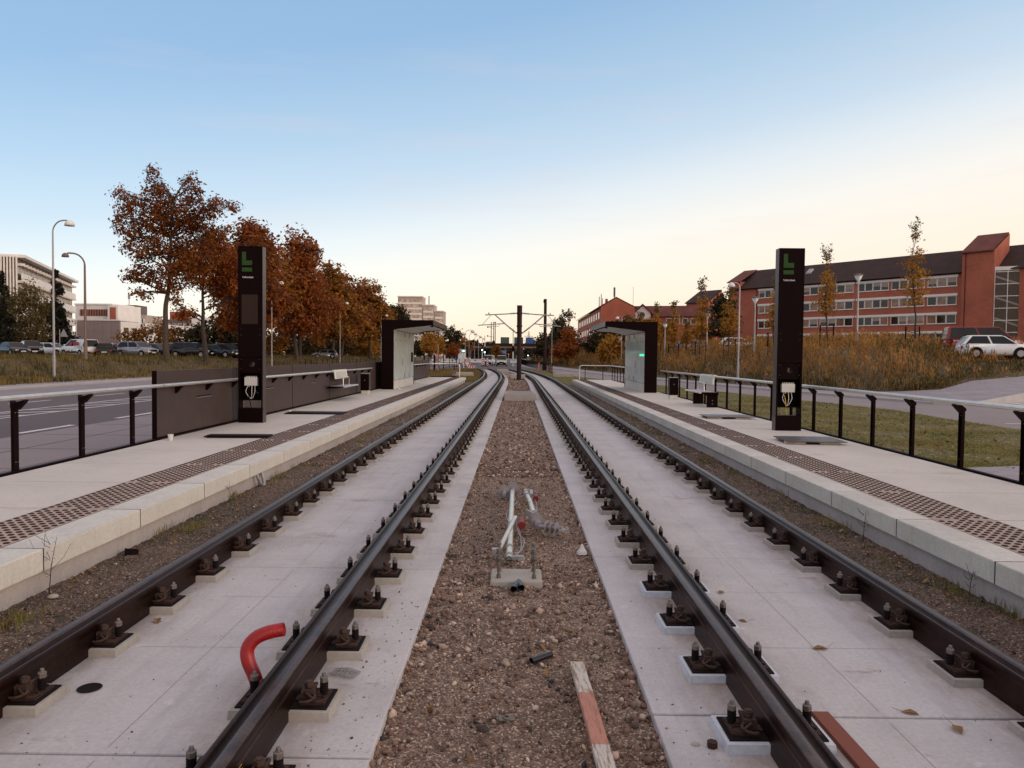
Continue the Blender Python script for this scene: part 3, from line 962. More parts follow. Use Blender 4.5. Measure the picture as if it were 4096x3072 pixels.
t2 = t.copy(); COL.objects.link(t2); t2.location = (5.3, 47.90, ZP)
t2['label'] = 'thin dark post under the far end rail of the right platform, nearer the railing'
for ch in list(t.children):
    c = ch.copy(); COL.objects.link(c); c.parent = t2

# ---------------------------------------------------------------- panel wall behind the left platform
wall = thing('panel_wall', 'dark anthracite panel wall with a steel handrail along the left platform', 'wall', (-5.87, 12.42, ZP))
seams = [12.42, 16.0, 19.95, 23.9, 27.85, 31.8, 35.7, 39.6, 43.5, 47.0, 50.3]
for a, b_ in zip(seams, seams[1:]):
    y0, y1 = a - 12.42, b_ - 12.42
    p = MB()
    p.box(-.07, .0, y0 + .008, y1 - .008, -.42, 1.12)
    p.box(-.001, .004, y0 + .008, y1 - .008, -.0, .035, 1)
    p.box(-.074, .004, y0 - .006 if y0 else 0, y0 + .012, -.42, 1.122, 1)
    yc = (y0 + y1) / 2 + .1
    p.box(.0005, .012, yc - .33, yc + .33, .60, .612, 2)     # slotted vent with a bright lip
    p.box(.0005, .003, yc - .33, yc + .33, .612, .635, 1)
    p.build('panel', [M['panel'], M['dark'], M['galv']], wall)
h = MB()
h.tube([(.115, -.05, HR), (.115, 17.9, HR)], .029, 14)
h.build('handrail', M['steel'], wall)
h = MB()
h.tube([(.115, 25.3, HR), (.115, 36.7, HR), (.3, 37.6, HR), (1.93, 37.75, HR), (2.03, 37.76, HR - .05), (2.06, 37.77, HR - .14), (2.06, 37.77, 0)], .027, 12)
h.build('handrail', M['steel'], wall)
br = MB()
for k in range(28):
    y = .7 + 1.3 * k
    if 18 < y < 25.5: continue
    if y < 36.6:
        br.prism([(0, HR - .16), (.02, HR - .16), (.13, HR - .035), (.10, HR - .03), (0, HR - .06)], 'y', y - .03, y + .03)
br.build('rail_brackets', M['dark'], wall)

# ---------------------------------------------------------------- information totems
def totem(s, loc, label, far_stub):
    """black stop pillar; the service hatch near its foot is open"""
    t = thing('information_totem', label, 'totem', loc, group='stop totems')
    W, D, Ht = .50, .22, 3.60
    x0, x1 = -W / 2, W / 2
    sh = MB()
    sh.box(x0, x0 + .03, 0, D, 0.30, Ht); sh.box(x1 - .03, x1, 0, D, 0.30, Ht)     # side cheeks
    sh.box(x0 + .03, x1 - .03, 0.0, D, Ht - .02, Ht)
    for m_i, (a, b_) in enumerate(((x0 - .0015, x0), (x1, x1 + .0015))):
        sh.box(a, b_, .012, D, 0.30, Ht - .004, 1)  # lighter side skins: brighter sky on the sides put into the colour
    sh.build('housing', [M['dark'], M['lighterside']], t)
    b = MB(); b.box(x0 - .003, x1 + .003, -.003, D + .003, 0, .30)
    b.box(x0 - .0045, x0 - .003, .012, D, .004, .296, 1); b.box(x1 + .003, x1 + .0045, .012, D, .004, .296, 1)
    b.build('plinth', [M['dark'], M['lighterside']], t)
    f = MB(); f.box(x0 + .03, x1 - .03, .004, .02, 1.351, Ht - .02)
    f.build('front_panel', M['dark'], t)
    bk = MB()                                                                     # rear sheet with a round cable hole below
    bk.box(x0 + .03, x1 - .03, D - .012, D - .002, 1.34, Ht - .02); bk.box(x0 + .03, x1 - .03, D - .012, D - .002, .30 + .17, 1.05)
    bk.build('back_panel', M['dark'], t)
    hp = MB()                                                                     # plate with the round opening
    n = 24; r_ = .058; zc = 1.20; xc = 0.02
    ring_i = [(xc + r_ * math.cos(2 * math.pi * k / n), .03, zc + r_ * math.sin(2 * math.pi * k / n)) for k in range(n)]
    def onbox(a):
        ca, sa = math.cos(a), math.sin(a)
        hx, hz = (x1 - .03 - xc) if ca > 0 else (xc - x0 - .03), .15
        k = min(hx / abs(ca) if abs(ca) > 1e-6 else 9, hz / abs(sa) if abs(sa) > 1e-6 else 9)
        return (xc + ca * k, .03, zc + sa * k)
    ring_o = [onbox(2 * math.pi * k / n) for k in range(n)]
    hp.add(ring_i + ring_o, [(k, (k + 1) % n, n + (k + 1) % n, n + k) for k in range(n)])
    ring_b = [(p[0], D - .012, p[2]) for p in ring_i]
    hp.add(ring_i + ring_b, [(k, n + k, n + (k + 1) % n, (k + 1) % n) for k in range(n)])
    ob = [(p[0], D - .003, p[2]) for p in ring_o]; ib = [(p[0], D - .003, p[2]) for p in ring_i]
    hp.add(ib + ob, [(k, (k + 1) % n, n + (k + 1) % n, n + k) for k in range(n)])
    hp.build('hole_plate', M['dark'], t, fix=False)
    if s < 0:
        MB().box(-.175, .155, .001, .004, 2.02, 2.62).build('display', M['screen'], t)
    lg = MB()
    zt, xl = Ht - .115, -.165
    lg.box(xl, xl + .082, -.002, .004, zt - .27, zt); lg.box(xl + .082, xl + .205, -.002, .004, zt - .27, zt - .175)
    lg.box(xl, xl + .205, -.002, .004, zt - .40, zt - .32)
    lg.build('line_emblem', M['green'], t)
    cu = bpy.data.curves.new('stop_name', 'FONT'); cu.body = 'Vallensbæk'; cu.size = .052; cu.extrude = .0008
    tmp = bpy.data.objects.new('tmp', cu); COL.objects.link(tmp)
    dg = bpy.context.evaluated_depsgraph_get()
    me = bpy.data.meshes.new_from_object(tmp.evaluated_get(dg)); bpy.data.objects.remove(tmp)
    me.materials.clear(); me.materials.append(M['white'])
    o = bpy.data.objects.new('stop_name', me); COL.objects.link(o); o.parent = t
    o.location = (xl, .0005, zt - .53); o.rotation_euler = (R(90), 0, 0)
    # open hatch: junction box with glands and cables
    jb = MB(); jb.box(-.135, .125, .03, .12, .76, .93)
    o = jb.build('junction_box', M['greyplastic'], t, bevel=.006)
    gl = MB()
    for k in range(7):
        gl.cyl((-.105 + k * .034, .07, .93), (-.105 + k * .034, .07, .955), .011, n=8)
    for xx in (-.08, -.05, .01, .07):
        gl.cyl((xx, .07, .735), (xx, .07, .76), .011, n=8)
    gl.build('cable_glands', M['greyplastic'], o)
    def cable(pts, mat, r=.006):
        P = [Vector(p) for p in pts]; out = []
        for i in range(len(P) - 1):
            for k in range(5):
                u = k / 5
                a, b_, c, d = P[max(i - 1, 0)], P[i], P[i + 1], P[min(i + 2, len(P) - 1)]
                out.append(.5 * ((2 * b_) + (c - a) * u + (2 * a - 5 * b_ + 4 * c - d) * u * u + (3 * b_ - a - 3 * c + d) * u ** 3))
        out.append(P[-1])
        MB().tube(out, r, 6).build('cable', mat, t)
    cable([(-.08, .07, .74), (-.11, .05, .64), (-.06, .06, .54), (-.005, .08, .49)], M['white'])
    cable([(.01, .07, .74), (.012, .05, .62), (.0, .08, .49)], M['white'])
    cable([(.07, .07, .74), (.075, .05, .63), (.02, .08, .50)], M['white'] if s < 0 else M['offwhite'])
    cable([(-.06, .09, .70), (-.045, .05, .55), (-.03, .07, .42), (-.01, .08, .31)], M['yellow'] if s > 0 else M['blackrub'], .008)
    cable([(.03, .09, .60), (.09, .05, .64), (.15, .06, .60)], M['blue'] if s < 0 else M['blackrub'], .004)
    an = MB()
    for xx in (-.16, .15):
        an.cyl((xx, .06, .30), (xx, .06, .46), .010, n=8); an.cyl((xx, .06, .40), (xx, .06, .425), .022, n=6); an.cyl((xx, .06, .33), (xx, .06, .35), .022, n=6)
    an.build('foot_bolts', M['nut'], t)
    sh = MB(); sh.box(x0 + .03, x1 - .03, .02, .20, 1.02, 1.05); sh.box(x0 + .03, x1 - .03, .03, .20, .46, .475)
    sh.build('shelf', M['dark'], t)
    for xx in (-.19, .19):
        for zz in (1.10, 1.30, 1.92, 1.80):
            MB().cyl((xx, .0045, zz), (xx, -.001, zz), .006, n=6).build('screw', M['nut'], t)
    return t


totem(-1, (-5.47, 15.66, ZP), 'tall black stop totem with green emblem and dark display, in front of the panel wall', True)
totem(1, (5.37, 15.22, ZP), 'tall black stop totem with green emblem and no display, beside the lawn', False)

# ---------------------------------------------------------------- shelters
def shelter(s, y0, y1, label):
    t = thing('tram_shelter', label, 'shelter', (s * 5.35, y0, ZP), group='tram shelters')
    XI, XO, XT = -s * .24, s * .26, -s * 1.86       # wall face to the tracks, outer face, roof tip (relative)
    Ln = y1 - y0
    def quadprism(mb, pts, a0, a1, mi=0): mb.prism(pts, 'y', a0, a1, mi)
    for a_ in (0, Ln - .10):
        fr = MB()
        quadprism(fr, [(XI, 0), (XO, 0), (XO, 2.86), (XT, 2.86), (XT, 2.66), (XI, 2.47)], a_, a_ + .10)
        fr.build('portal_frame', M['dark'], t, bevel=.006)
    bk = MB(); bk.box(min(XO - s * .1, XO), max(XO - s * .1, XO), .10, Ln - .10, 0, 2.858)
    bk.build('rear_cladding', M['dark'], t)
    rf = MB(); quadprism(rf, [(XO - s * .1, 2.82), (XT + s * .002, 2.80), (XT + s * .002, 2.858), (XO - s * .1, 2.858)], .10, Ln - .10)
    rf.build('roof_deck', M['dark'], t)
    fa = MB(); fa.box(min(XT, XT - s * .012), max(XT, XT - s * .012), -.002, Ln + .002, 2.655, 2.862)
    for k in range(40):
        yy = Ln * k / 40
        fa.box(min(XT - s * .012, XT - s * .017), max(XT - s * .012, XT - s * .017), yy, yy + .05, 2.66, 2.857)
    fa.build('fascia', M['lighterside'] if s < 0 else M['galv'], t)
    so = MB()
    xm = -s * .92
    n = 5
    for k in range(n):                                # soffit boards, then the sloping reveal above the wall
        a, b_ = .10 + (Ln - .2) * k / n + .01, .10 + (Ln - .2) * (k + 1) / n - .01
        so.add([(XT + s * .10, a, 2.645), (XT + s * .10, b_, 2.645), (xm, b_, 2.60), (xm, a, 2.60)], [(0, 1, 2, 3)])
        so.add([(xm + s * .01, a, 2.598), (xm + s * .01, b_, 2.598), (XI, b_, 2.462), (XI, a, 2.462)], [(0, 1, 2, 3)])
    so.build('soffit', M['soffit'], t)
    wl = MB(); wl.box(min(XI, XI + s * .2), max(XI, XI + s * .2), .10, Ln - .02, 0, .36)
    wl.build('wall_plinth', M['cap'], t, bevel=.008)
    n = 4
    for k in range(n):
        a, b_ = .10 + (Ln - .14) * k / n, .10 + (Ln - .14) * (k + 1) / n
        pn = MB(); pn.box(min(XI - s * .004, XI + s * .03), max(XI - s * .004, XI + s * .03), a + .008, b_ - .008, .375, 2.45)
        pn.build('glass_panel', M['whitepanel'], t)
        hg = MB()
        for zz in (.40, 2.22):
            hg.box(min(XI - s * .012, XI), max(XI - s * .012, XI), b_ - .03, b_ + .03, zz, zz + .20)
        if k in (1, 2): hg.build('hinge', M['dark'], t)
    # printed line map, timetable columns
    pr = MB()
    xf0, xf1 = sorted((XI - s * .0065, XI - s * .0045))
    rr = random.Random(5)
    for k in range(40):
        z = 1.78 - k * .030
        yy = .10 + .62 + .10 * math.sin(k * .10)
        pr.box(xf0, xf1, yy, yy + rr.uniform(.06, .12), z, z + .012)
    for k in range(34):
        z = 1.80 - k * .032
        w = rr.uniform(.10, .30)
        pr.box(xf0, xf1, 1.85, 1.85 + w, z, z + .012)
    for yy, w in ((.32, .5), (1.9, .18), (3.5, .25)):
        for q in range(3):
            pr.box(xf0, xf1, yy + q * w / 3, yy + q * w / 3 + w * .25, 2.02, 2.10)
    pr.box(xf0, xf1, 2.45, 2.55, .95, 1.25, 1)
    pr.build('printed_timetable', [M['print'], M['dark']], t)
    if s < 0:
        sc_ = MB(); sc_.box(min(XI - s * .03, XI), max(XI - s * .03, XI), Ln - .95, Ln - .40, 1.10, 1.55)
        sc_.box(min(XI - s * .032, XI - s * .03), max(XI - s * .032, XI - s * .03), Ln - .88, Ln - .47, 1.16, 1.49, 1)
        sc_.build('wall_display', [M['dark'], M['screen']], t)
    else:
        MB().box(xf0, xf1, .16, .16 + 1.15, 1.475, 1.565).build('green_reflection_bar', M['greenreflect'], t)  # glowing strip stands in for green light reflected on the panel
    sp = MB()
    for yy in (.55, Ln - .6):
        sp.cyl((XT + s * .12, yy, 2.655), (XT + s * .12, yy, 2.60), .07, .05, n=12)
    sp.build('ceiling_light', M['dark'], t)
    dp = MB(); dp.box(min(XI, XI + s * .1), max(XI, XI + s * .1), Ln + .02, Ln + .10, 0, 1.95)
    dp.box(min(XI, XI + s * .1) - .005, max(XI, XI + s * .1) + .005, Ln + .015, Ln + .12, 1.95, 2.15, 1)
    dp.build('ticket_post', [M['dark'], M['galv']], t)
    return t


M['soffit'] = plain('painted_soffit', (0.50, 0.48, 0.44, 1), 0.5, 0, 0.08, 2)
M['print'] = plain('printed_ink', (0.22, 0.25, 0.26, 1), 0.6)
M['greenreflect'] = emit('green_reflection', (0.10, 0.80, 0.50, 1), 0.9)
shelter(-1, 31.5, 37.6, 'black framed tram shelter with white wall panels on the left platform')
shelter(1, 31.0, 36.7, 'black framed tram shelter with a green reflection bar on the right platform')

# ---------------------------------------------------------------- benches and bins
def bench(s, y, label, legs):
    t = thing('platform_bench', label, 'bench', (s * (5.55 if s < 0 else 5.52), y, ZP), group='platform benches')
    a = -s
    st = MB()
    st.prism([(a * .24, .44), (a * .24, .415), (-a * .26, .36), (-a * .26, .44)], 'y', -1.0, 1.0)
    st.build('seat', M['dark'], t, bevel=.006)
    tp = MB(); tp.box(min(a * .25, -a * .2), max(a * .25, -a * .2), -.98, .98, .4415, .446)
    tp.build('seat_top', M['galv'], t)
    MB().cyl((a * .26, -1.0, .425), (a * .26, 1.0, .425), .026, n=12).build('front_bar', M['steel'], t)
    hp = [(a * .02 if s > 0 else a * .1, -.38, .44)]
    xh = hp[0][0]
    MB().tube([(xh, -.42, .44), (xh, -.42, .66), (xh, -.39, .70), (xh, .37, .70), (xh, .40, .66), (xh, .40, .44)], .015, 10).build('armrest', M['steel'], t)
    if legs:
        for yy in (-.92, .82):
            l = MB(); l.prism([(-a * .26, 0), (a * .16 - a * .12, 0), (a * .04, .34), (a * .2, .40), (-a * .26, .40)], 'y', yy, yy + .10)
            o = l.build('leg', M['dark'], t, bevel=.004)
        b = MB()
        for zz in (.10, .20):
            b.cyl((a * -.10, -.925, zz), (a * -.10, -.94, zz), .018, n=8)
        b.build('leg_bolts', M['nut'], t)
    # pad hung over the handrail as a backrest
    p = MB()
    xr = (s * 5.755) - t.location.x
    o_ = .5 if s < 0 else .25
    zt = HR + .032
    p.hexa([(xr + a * .075, -.95 + o_, zt - .27), (xr + a * .045, -.95 + o_, zt - .27), (xr + a * .045, .75 + o_, zt - .27), (xr + a * .075, .75 + o_, zt - .27)],
           [(xr + a * .035, -.95 + o_, zt), (xr + a * .005, -.95 + o_, zt), (xr + a * .005, .75 + o_, zt), (xr + a * .035, .75 + o_, zt)])
    p.box(xr - .04, xr + .04, -.95 + o_, .75 + o_, zt - .002, zt + .012)
    ins = MB()
    p.build('backrest', M['offwhite'], t, bevel=.004)
    ins.add([(xr + a * .078, -.80 + o_, zt - .245), (xr + a * .078, .60 + o_, zt - .245), (xr + a * .0435, .60 + o_, zt - .04), (xr + a * .0435, -.80 + o_, zt - .04)], [(0, 1, 2, 3)])
    ins.build('backrest_inset', M['soffit'], t)
    return t


bench(-1, 24.35, 'wall mounted bench with a white backrest pad on the left platform', False)
bench(1, 23.1, 'free standing bench on two dark legs, right platform', True)

def bin_(loc, label):
    t = thing('litter_bin', label, 'bin', loc, group='platform litter bins')
    MB().box(-.13, .13, -.13, .13, 0, .13).build('concrete_foot', M['cap'], t, bevel=.006)
    b = MB(); b.box(-.155, .155, -.155, .155, .13, .73)
    b.build('bin_body', M['dark'], t, bevel=.012)
    sd_ = MB()
    for sx in (-1, 1): sd_.box(min(sx * .156, sx * .158), max(sx * .156, sx * .158), -.14, .14, .14, .72)
    sd_.build('side_plate', M['lighterside'], t)
    l = MB()
    l.tube([(.15 * math.cos(a), .15 * math.sin(a), .735 + .012 * math.sin(3 * a)) for a in np.linspace(0, 2 * math.pi, 19)], .014, 6)
    l.box(-.155, .155, -.155, .155, .728, .738)
    l.build('rim', M['galv'], t)
    MB().cyl((0, -.158, .50), (0, -.166, .50), .02, n=8).build('lock', M['nut'], t)
    return t


bin_((-5.52, 27.8, ZP), 'dark square litter bin on a concrete foot against the panel wall')
bin_((5.42, 26.8, ZP), 'dark square litter bin on a concrete foot beside the open railing')

# ---------------------------------------------------------------- cover plates lying on the platforms
def plate(loc, rz, w, d, label, mat, blocks=True, lift=.045):
    t = thing('cover_plate', label, 'cover plate', loc, rz, 'loose cover plates on the platforms')
    MB().box(-w / 2, w / 2, -d / 2, d / 2, lift, lift + .014).build('sheet', mat, t)
    if blocks:
        for (bx_, by, bw) in ((-w * .33, -d * .36, .34), (w * .22, -d * .36, .30), (-w * .36, d * .33, .24), (w * .33, d * .33, .24)):
            b = MB(); b.box(bx_ - bw / 2, bx_ + bw / 2, by - .05, by + .05, 0, lift)
            b.build('wood_block', M['offwhite2'], t, bevel=.012)
    return t


M['offwhite2'] = plain('weathered_wood_block', (0.50, 0.42, 0.38, 1), 0.8, 0, 0.25, 9, 0.3)
M['checker'] = plain('steel_checker_plate', (0.13, 0.11, 0.11, 1), 0.42, 0.7, 0.2, 9, 0.2)
plate((5.0, 18.3, ZP), .03, 1.15, .75, 'steel cover plate on wooden blocks, right platform behind the totem', M['checker'])
plate((5.0, 13.15, ZP), -.06, .98, .85, 'steel cover plate on wooden blocks, right platform in front of the totem', M['checker'])
plate((-4.82, 18.35, ZP), .05, 1.35, .7, 'dark cover plate lying flat on the left platform behind the totem', M['dark'], False, .012)
plate((-4.72, 12.95, ZP), .08, 1.05, .36, 'dark cover plate lying flat on the left platform in front of the totem', M['dark'], False, .02)
t = thing('plastic_cup', 'clear plastic cup at the near end of the panel wall', 'cup', (-5.6, 12.33, ZP))
MB().lathe([(.030, 0), (.045, .10), (.043, .10), (.028, .004)], n=16).build('cup_wall', M['greyplastic'], t)
MB().lathe([(.0, .003), (.029, .003), (.029, .006), (0, .006)], n=16).build('cup_bottom', M['greyplastic'], t)
for nm, x, y, r_ in (('paper_scrap', -5.55, 18.65, .05), ('paper_ball', -5.35, 40.6, .07), ('paper_scrap', -4.85, 31.35, .06)):
    b = MB(); b.lathe([(0, 0), (r_, .01), (r_ * .9, .04), (r_ * .4, r_), (0, r_ * 1.05)], n=7, smooth=False)
    o = b.build(nm, M['white']); o.location = (x, y, ZP)
    tag(o, {18.65: 'white scrap of packaging at the foot of the panel wall behind the left totem', 40.6: 'white ball of paper at the foot of the panel wall beyond the left shelter', 31.35: 'small pale scrap at the corner of the left shelter'}[y], 'litter')
# ================================================================ loose things on the track bed
def spline(P, n=6):
    P = [Vector(p) for p in P]; out = []
    for i in range(len(P) - 1):
        a, b_, c, d = P[max(i - 1, 0)], P[i], P[i + 1], P[min(i + 2, len(P) - 1)]
        for k in range(n):
            u = k / n
            out.append(.5 * ((2 * b_) + (c - a) * u + (2 * a - 5 * b_ + 4 * c - d) * u * u + (3 * b_ - a - 3 * c + d) * u ** 3))
    out.append(P[-1])
    return out


t = thing('drain_hose', 'red corrugated plastic hose curling out beside the left track rail', 'hose', (-1.40, 4.14, 0))
pts = spline([(-0.0, .02, -.03), (-.025, .0, .08), (-.05, -.03, .18), (-.045, -.05, .255), (.0, -.06, .315), (.07, -.06, .348), (.155, -.055, .365)], 11)
rs = [.034 + (.0045 if i % 2 == 0 else -.002) for i in range(len(pts))]
pts2 = []; rs2 = []
for i in range(len(pts) - 1):
    pts2 += [pts[i], pts[i].lerp(pts[i + 1], .25), pts[i].lerp(pts[i + 1], .5), pts[i].lerp(pts[i + 1], .75)]; rs2 += [.0372, .0372, .0335, .0335]
MB().tube(pts2, rs2, 16, caps=False).build('corrugated_tube', M['red'], t)
MB().tube(pts2[1:-1], .0295, 12, caps=False).build('inner_wall', M['redpaint'], t)

def plankmat(name, wood, paint=None, scale=(30, 2.5, 30), bands=None):
    m, nt, b = new_mat(name)
    v = coords(nt, 'Object', scale)
    w = nt.nodes.new('ShaderNodeTexWave'); w.inputs['Scale'].default_value = 1.6; w.inputs['Distortion'].default_value = 5.0; w.inputs['Detail'].default_value = 3; w.inputs['Detail Scale'].default_value = .6
    nt.links.new(v, w.inputs['Vector'])
    c = rampn(nt, w.outputs[0], [(0.2, sc(wood, .6)), (0.75, sc(wood, 1.1))])
    if paint is not None:
        fl = noise(nt, coords(nt, 'Object', (40, 5, 40)), 1.5, 5, .7)
        c = mixc(nt, rampn(nt, fl, [(0.38, g(0)), (0.52, g(.92))]), c, paint)
    nt.links.new(c, b.inputs['Base Color']); b.inputs['Roughness'].default_value = .8
    bump(nt, b, w.outputs[0], .35, .004)
    return m


M['plank_red'] = plankmat('stained_red_board', (0.24, 0.068, 0.040, 1))
M['plank_white'] = plankmat('flaking_white_board', (0.30, 0.19, 0.12, 1), (0.56, 0.51, 0.46, 1))
M['plank_pink'] = plankmat('faded_red_board', (0.36, 0.16, 0.10, 1), (0.47, 0.21, 0.155, 1))
t = thing('marker_board', 'board painted in white and faded red bands lying on the gravel', 'board', (0.395, 3.9, 0.0), 0.0)
t.rotation_euler = (0, R(3), R(2.2))
for nm, a, b_, mt in (('white_band', .22, .64, 'plank_white'), ('red_band', -.34, .22, 'plank_pink'), ('white_band', -.95, -.34, 'plank_white')):
    o = MB().box(-.042, .042, a + .0005, b_ - .0005, .0, .028).build(nm, M[mt], t, bevel=.003)
t = tag(MB().prism([(-.044, .30), (.044, .30), (.046, -.40), (.012, -.52), (-.03, -.50), (-.044, -.46)], 'z', 0, .030).build('wood_plank', M['plank_red'], bevel=.004),
        'red stained plank lying on the slab inside the right track', 'plank')
t.location = (1.585, 3.62, .003); t.rotation_euler = (0, 0, R(1))

def pipe(loc, rz, L_, r_, label, group=None):
    b = MB(); n = 16
    b.tube([(0, -L_ / 2, 0), (0, L_ / 2, 0)], r_, n, caps=False); b.tube([(0, -L_ / 2, 0), (0, L_ / 2, 0)], r_ * .82, n, caps=False)
    o = b.build('pipe_offcut', M['pipe'], fix=False); o.location = loc; o.rotation_euler = (0, R(4), rz)
    return tag(o, label, 'pipe', group)


M['pipe'] = plain('black_plastic_pipe', (0.014, 0.011, 0.012, 1), .3, 0, .2, 10)
pipe((.165, 4.71, -.02), R(-48), .17, .02, 'short black pipe offcut alone on the gravel above the board')
pipe((.005, 6.13, -.005), R(-14), .16, .027, 'black pipe offcut leaning on the concrete block, left of its pair')
pipe((.038, 6.16, .0), R(8), .16, .024, 'black pipe offcut leaning on the concrete block, right of its pair')

# concrete foundation with four levelled anchor rods
t = thing('mast_foundation', 'small concrete foundation with threaded anchor bolts in the gravel strip', 'foundation', (.005, 6.43, -.05))
MB().hexa([(-.225, -.20, -.05), (.225, -.20, -.05), (.225, .20, -.05), (-.225, .20, -.05)], [(-.212, -.188, .055), (.212, -.188, .055), (.212, .188, .055), (-.212, .188, .055)]).build('block', M['pad'], t, bevel=.012)
for xx in (-.147, .147):
    for yy in (-.10, .10):
        b = MB()
        b.cyl((xx, yy, .05), (xx, yy, .29), .0105, n=10)
        for z0, z1, r_ in ((.056, .085, .021), (.175, .198, .022), (.222, .246, .025), (.280, .302, .022)):
            b.cyl((xx, yy, z0), (xx, yy, z1), r_, n=6, smooth=False)
        b.cyl((xx, yy, .204), (xx, yy, .209), .030, n=16); b.cyl((xx, yy, .216), (xx, yy, .221), .030, n=16)
        b.build('anchor_rod', M['nut'], t)

# two pre-assembled catenary arms lying on the gravel
M['alu'] = plain('pale_aluminium', (0.66, 0.62, 0.54, 1), .35, .6, .12, 6)
M['ceramic'] = plain('grey_insulator', (0.27, 0.235, 0.25, 1), .5, 0, .1, 9)
t = thing('catenary_arm', 'long pale catenary arm with a strut and red cap lying on the gravel', 'catenary arm', (-.06, 6.75, .02), 0, 'catenary arms on the gravel')
b = MB(); b.tube([(0, 0, .03), (.005, 3.45, .05)], .030, 14, caps=False); b.tube([(0, 0, .03), (.005, 3.45, .05)], .024, 14, caps=False)
b.build('tube', M['alu'], t, fix=False)
ins = MB()
for k in range(5): ins.lathe([(.02, 0), (.075, .006), (.08, .012), (.03, .03)], n=18)
base = list(ins.v); ins = MB()
for q in range(4):
    ins.cyl((.01, 3.40 + q * .06, .05), (.01, 3.42 + q * .06, .05), .085, .03, n=18)
ins.cyl((.01, 3.3, .05), (.01, 3.62, .05), .032, n=12)
for q in range(3): ins.cyl((-.10, 3.30 + q * .06, .04), (-.10, 3.32 + q * .06, .04), .078, .03, n=18)
ins.cyl((-.10, 3.12, .04), (-.10, 3.5, .04), .026, n=12)
ins.build('insulator', M['ceramic'], t)
MB().cyl((-.09, .30, .05), (.05, 1.45, .10), .022, n=12).build('strut', M['yellowalu'] if 'yellowalu' in M else M['alu'], t)
c = MB()
for yy in (.08, .38, 1.28, 1.36):
    c.cyl((0, yy, .03), (0, yy + .03, .03), .042, n=14)
c.box(-.02, .13, .02, .07, .02, .05); c.box(.08, .14, .0, .10, .015, .03)
c.box(-.16, -.08, .26, .34, .0, .05)
c.build('clamp', M['galv'], t)
r_ = MB(); r_.cyl((.115, 1.22, .06), (.115, 1.44, .07), .045, .038, n=7, smooth=False)
r_.build('cap', M['redcap'], t)
w = MB()
for pts in ([(.05, 1.4, .08), (.09, 1.0, .02), (.14, .75, .02), (.11, .35, .02), (.05, .1, .06)], [(.05, 1.4, .08), (.10, 1.05, .015), (.11, .6, .015), (.10, .3, .03), (.06, .06, .05)],
            [(-.02, 1.4, .06), (-.05, 1.9, .02), (-.03, 2.2, .03), (.06, 2.5, .05), (.07, 2.7, .02), (.02, 2.9, .06)]):
    w.tube(spline(pts), .0055, 6)
w.build('wire', M['galv'], t)
t = thing('catenary_arm', 'short pale catenary arm with a bent grey insulator lying on the gravel', 'catenary arm', (.12, 8.0, .02), 0, 'catenary arms on the gravel')
b = MB(); b.tube([(0.0, 2.1, .05), (.05, 1.3, .05), (.085, .45, .05)], .029, 14, caps=True)
b.build('tube', M['alu'], t)
ins = MB()
for q in range(4): ins.cyl((.09 + q * .006, .38 - q * .07, .055), (.091 + q * .006, .36 - q * .07, .055), .03, .072, n=18)
ins.cyl((.085, .5, .055), (.115, .02, .055), .036, n=12)
ins.cyl((.12, .0, .05), (.34, -.10, .05), .022, n=12)
for q in range(3): ins.cyl((.20 + q * .05, -.035 - q * .022, .05), (.206 + q * .05, -.038 - q * .022, .05), .062, n=16)
ins.build('insulator', M['ceramic'], t)
c = MB()
for yy, xx in ((1.95, .005), (1.75, .02), (.62, .08)): c.cyl((xx, yy, .05), (xx + .002, yy + .035, .05), .042, n=14)
c.box(.32, .42, -.16, -.08, .03, .05); c.cyl((.35, -.12, .03), (.35, -.12, .075), .014, n=8); c.cyl((.40, -.13, .03), (.40, -.13, .075), .014, n=8)
c.box(.05, .09, 1.70, 2.0, .05, .09); c.hexa([(-.02, .72, .02), (.0, .70, .02), (.08, .50, .02), (.05, .50, .02)], [(-.02, .72, .09), (.0, .70, .09), (.08, .50, .09), (.05, .50, .09)])
c.build('clamp', M['galv'], t)
MB().cyl((.12, 1.55, .05), (.12, 1.72, .06), .04, .034, n=7, smooth=False).build('cap', M['redcap'], t)
w = MB()
for pts in ([(.09, 1.7, .06), (.13, 1.3, .02), (.10, .9, .02), (.13, .6, .03), (.22, .2, .06), (.32, -.02, .07)], [(.04, 1.2, .08), (.12, .95, .04), (.08, .7, .03)]):
    w.tube(spline(pts), .0055, 6)
w.build('wire', M['galv'], t)
# small dropped things
o = MB().cyl((0, 0, 0), (0, 0, .028), .026, n=6, smooth=False).build('hex_nut', M['rust'], bevel=.003); o.location = (.945, 3.60, 0)
tag(o, 'loose rusty hex nut on the slab beside a whitened pad', 'nut')
b = MB(); b.box(-.055, .055, -.035, .035, 0, .005); b.lathe([(.016, .005), (.028, .005), (.028, .012), (.016, .012)], n=14)
o = b.build('washer_plate', M['nut']); o.scale = (.75, .75, .75); o.location = (-.04, 3.92, -.028); o.rotation_euler = (R(5), R(4), .2)
tag(o, 'small grey plate washer lying on the gravel', 'washer')
b = MB()
for k in range(9):
    b.tube([(-.07 + k * .016, -.05, .006 + .012 * math.sin(k)), (-.06 + k * .016, .0, .02 + .01 * math.cos(k * 2)), (-.05 + k * .016, .05, .006)], .0022, 5)
    b.tube([(-.08, -.05 + k * .012, .010 + .008 * math.cos(k)), (.0, -.048 + k * .012, .022), (.08, -.046 + k * .012, .008)], .0022, 5)
o = b.build('wire_mesh_scrap', M['galv']); o.location = (-.985, 4.37, .0); o.rotation_euler = (0, 0, -.3)
tag(o, 'scrap of crumpled grey wire mesh on the slab', 'wire mesh')
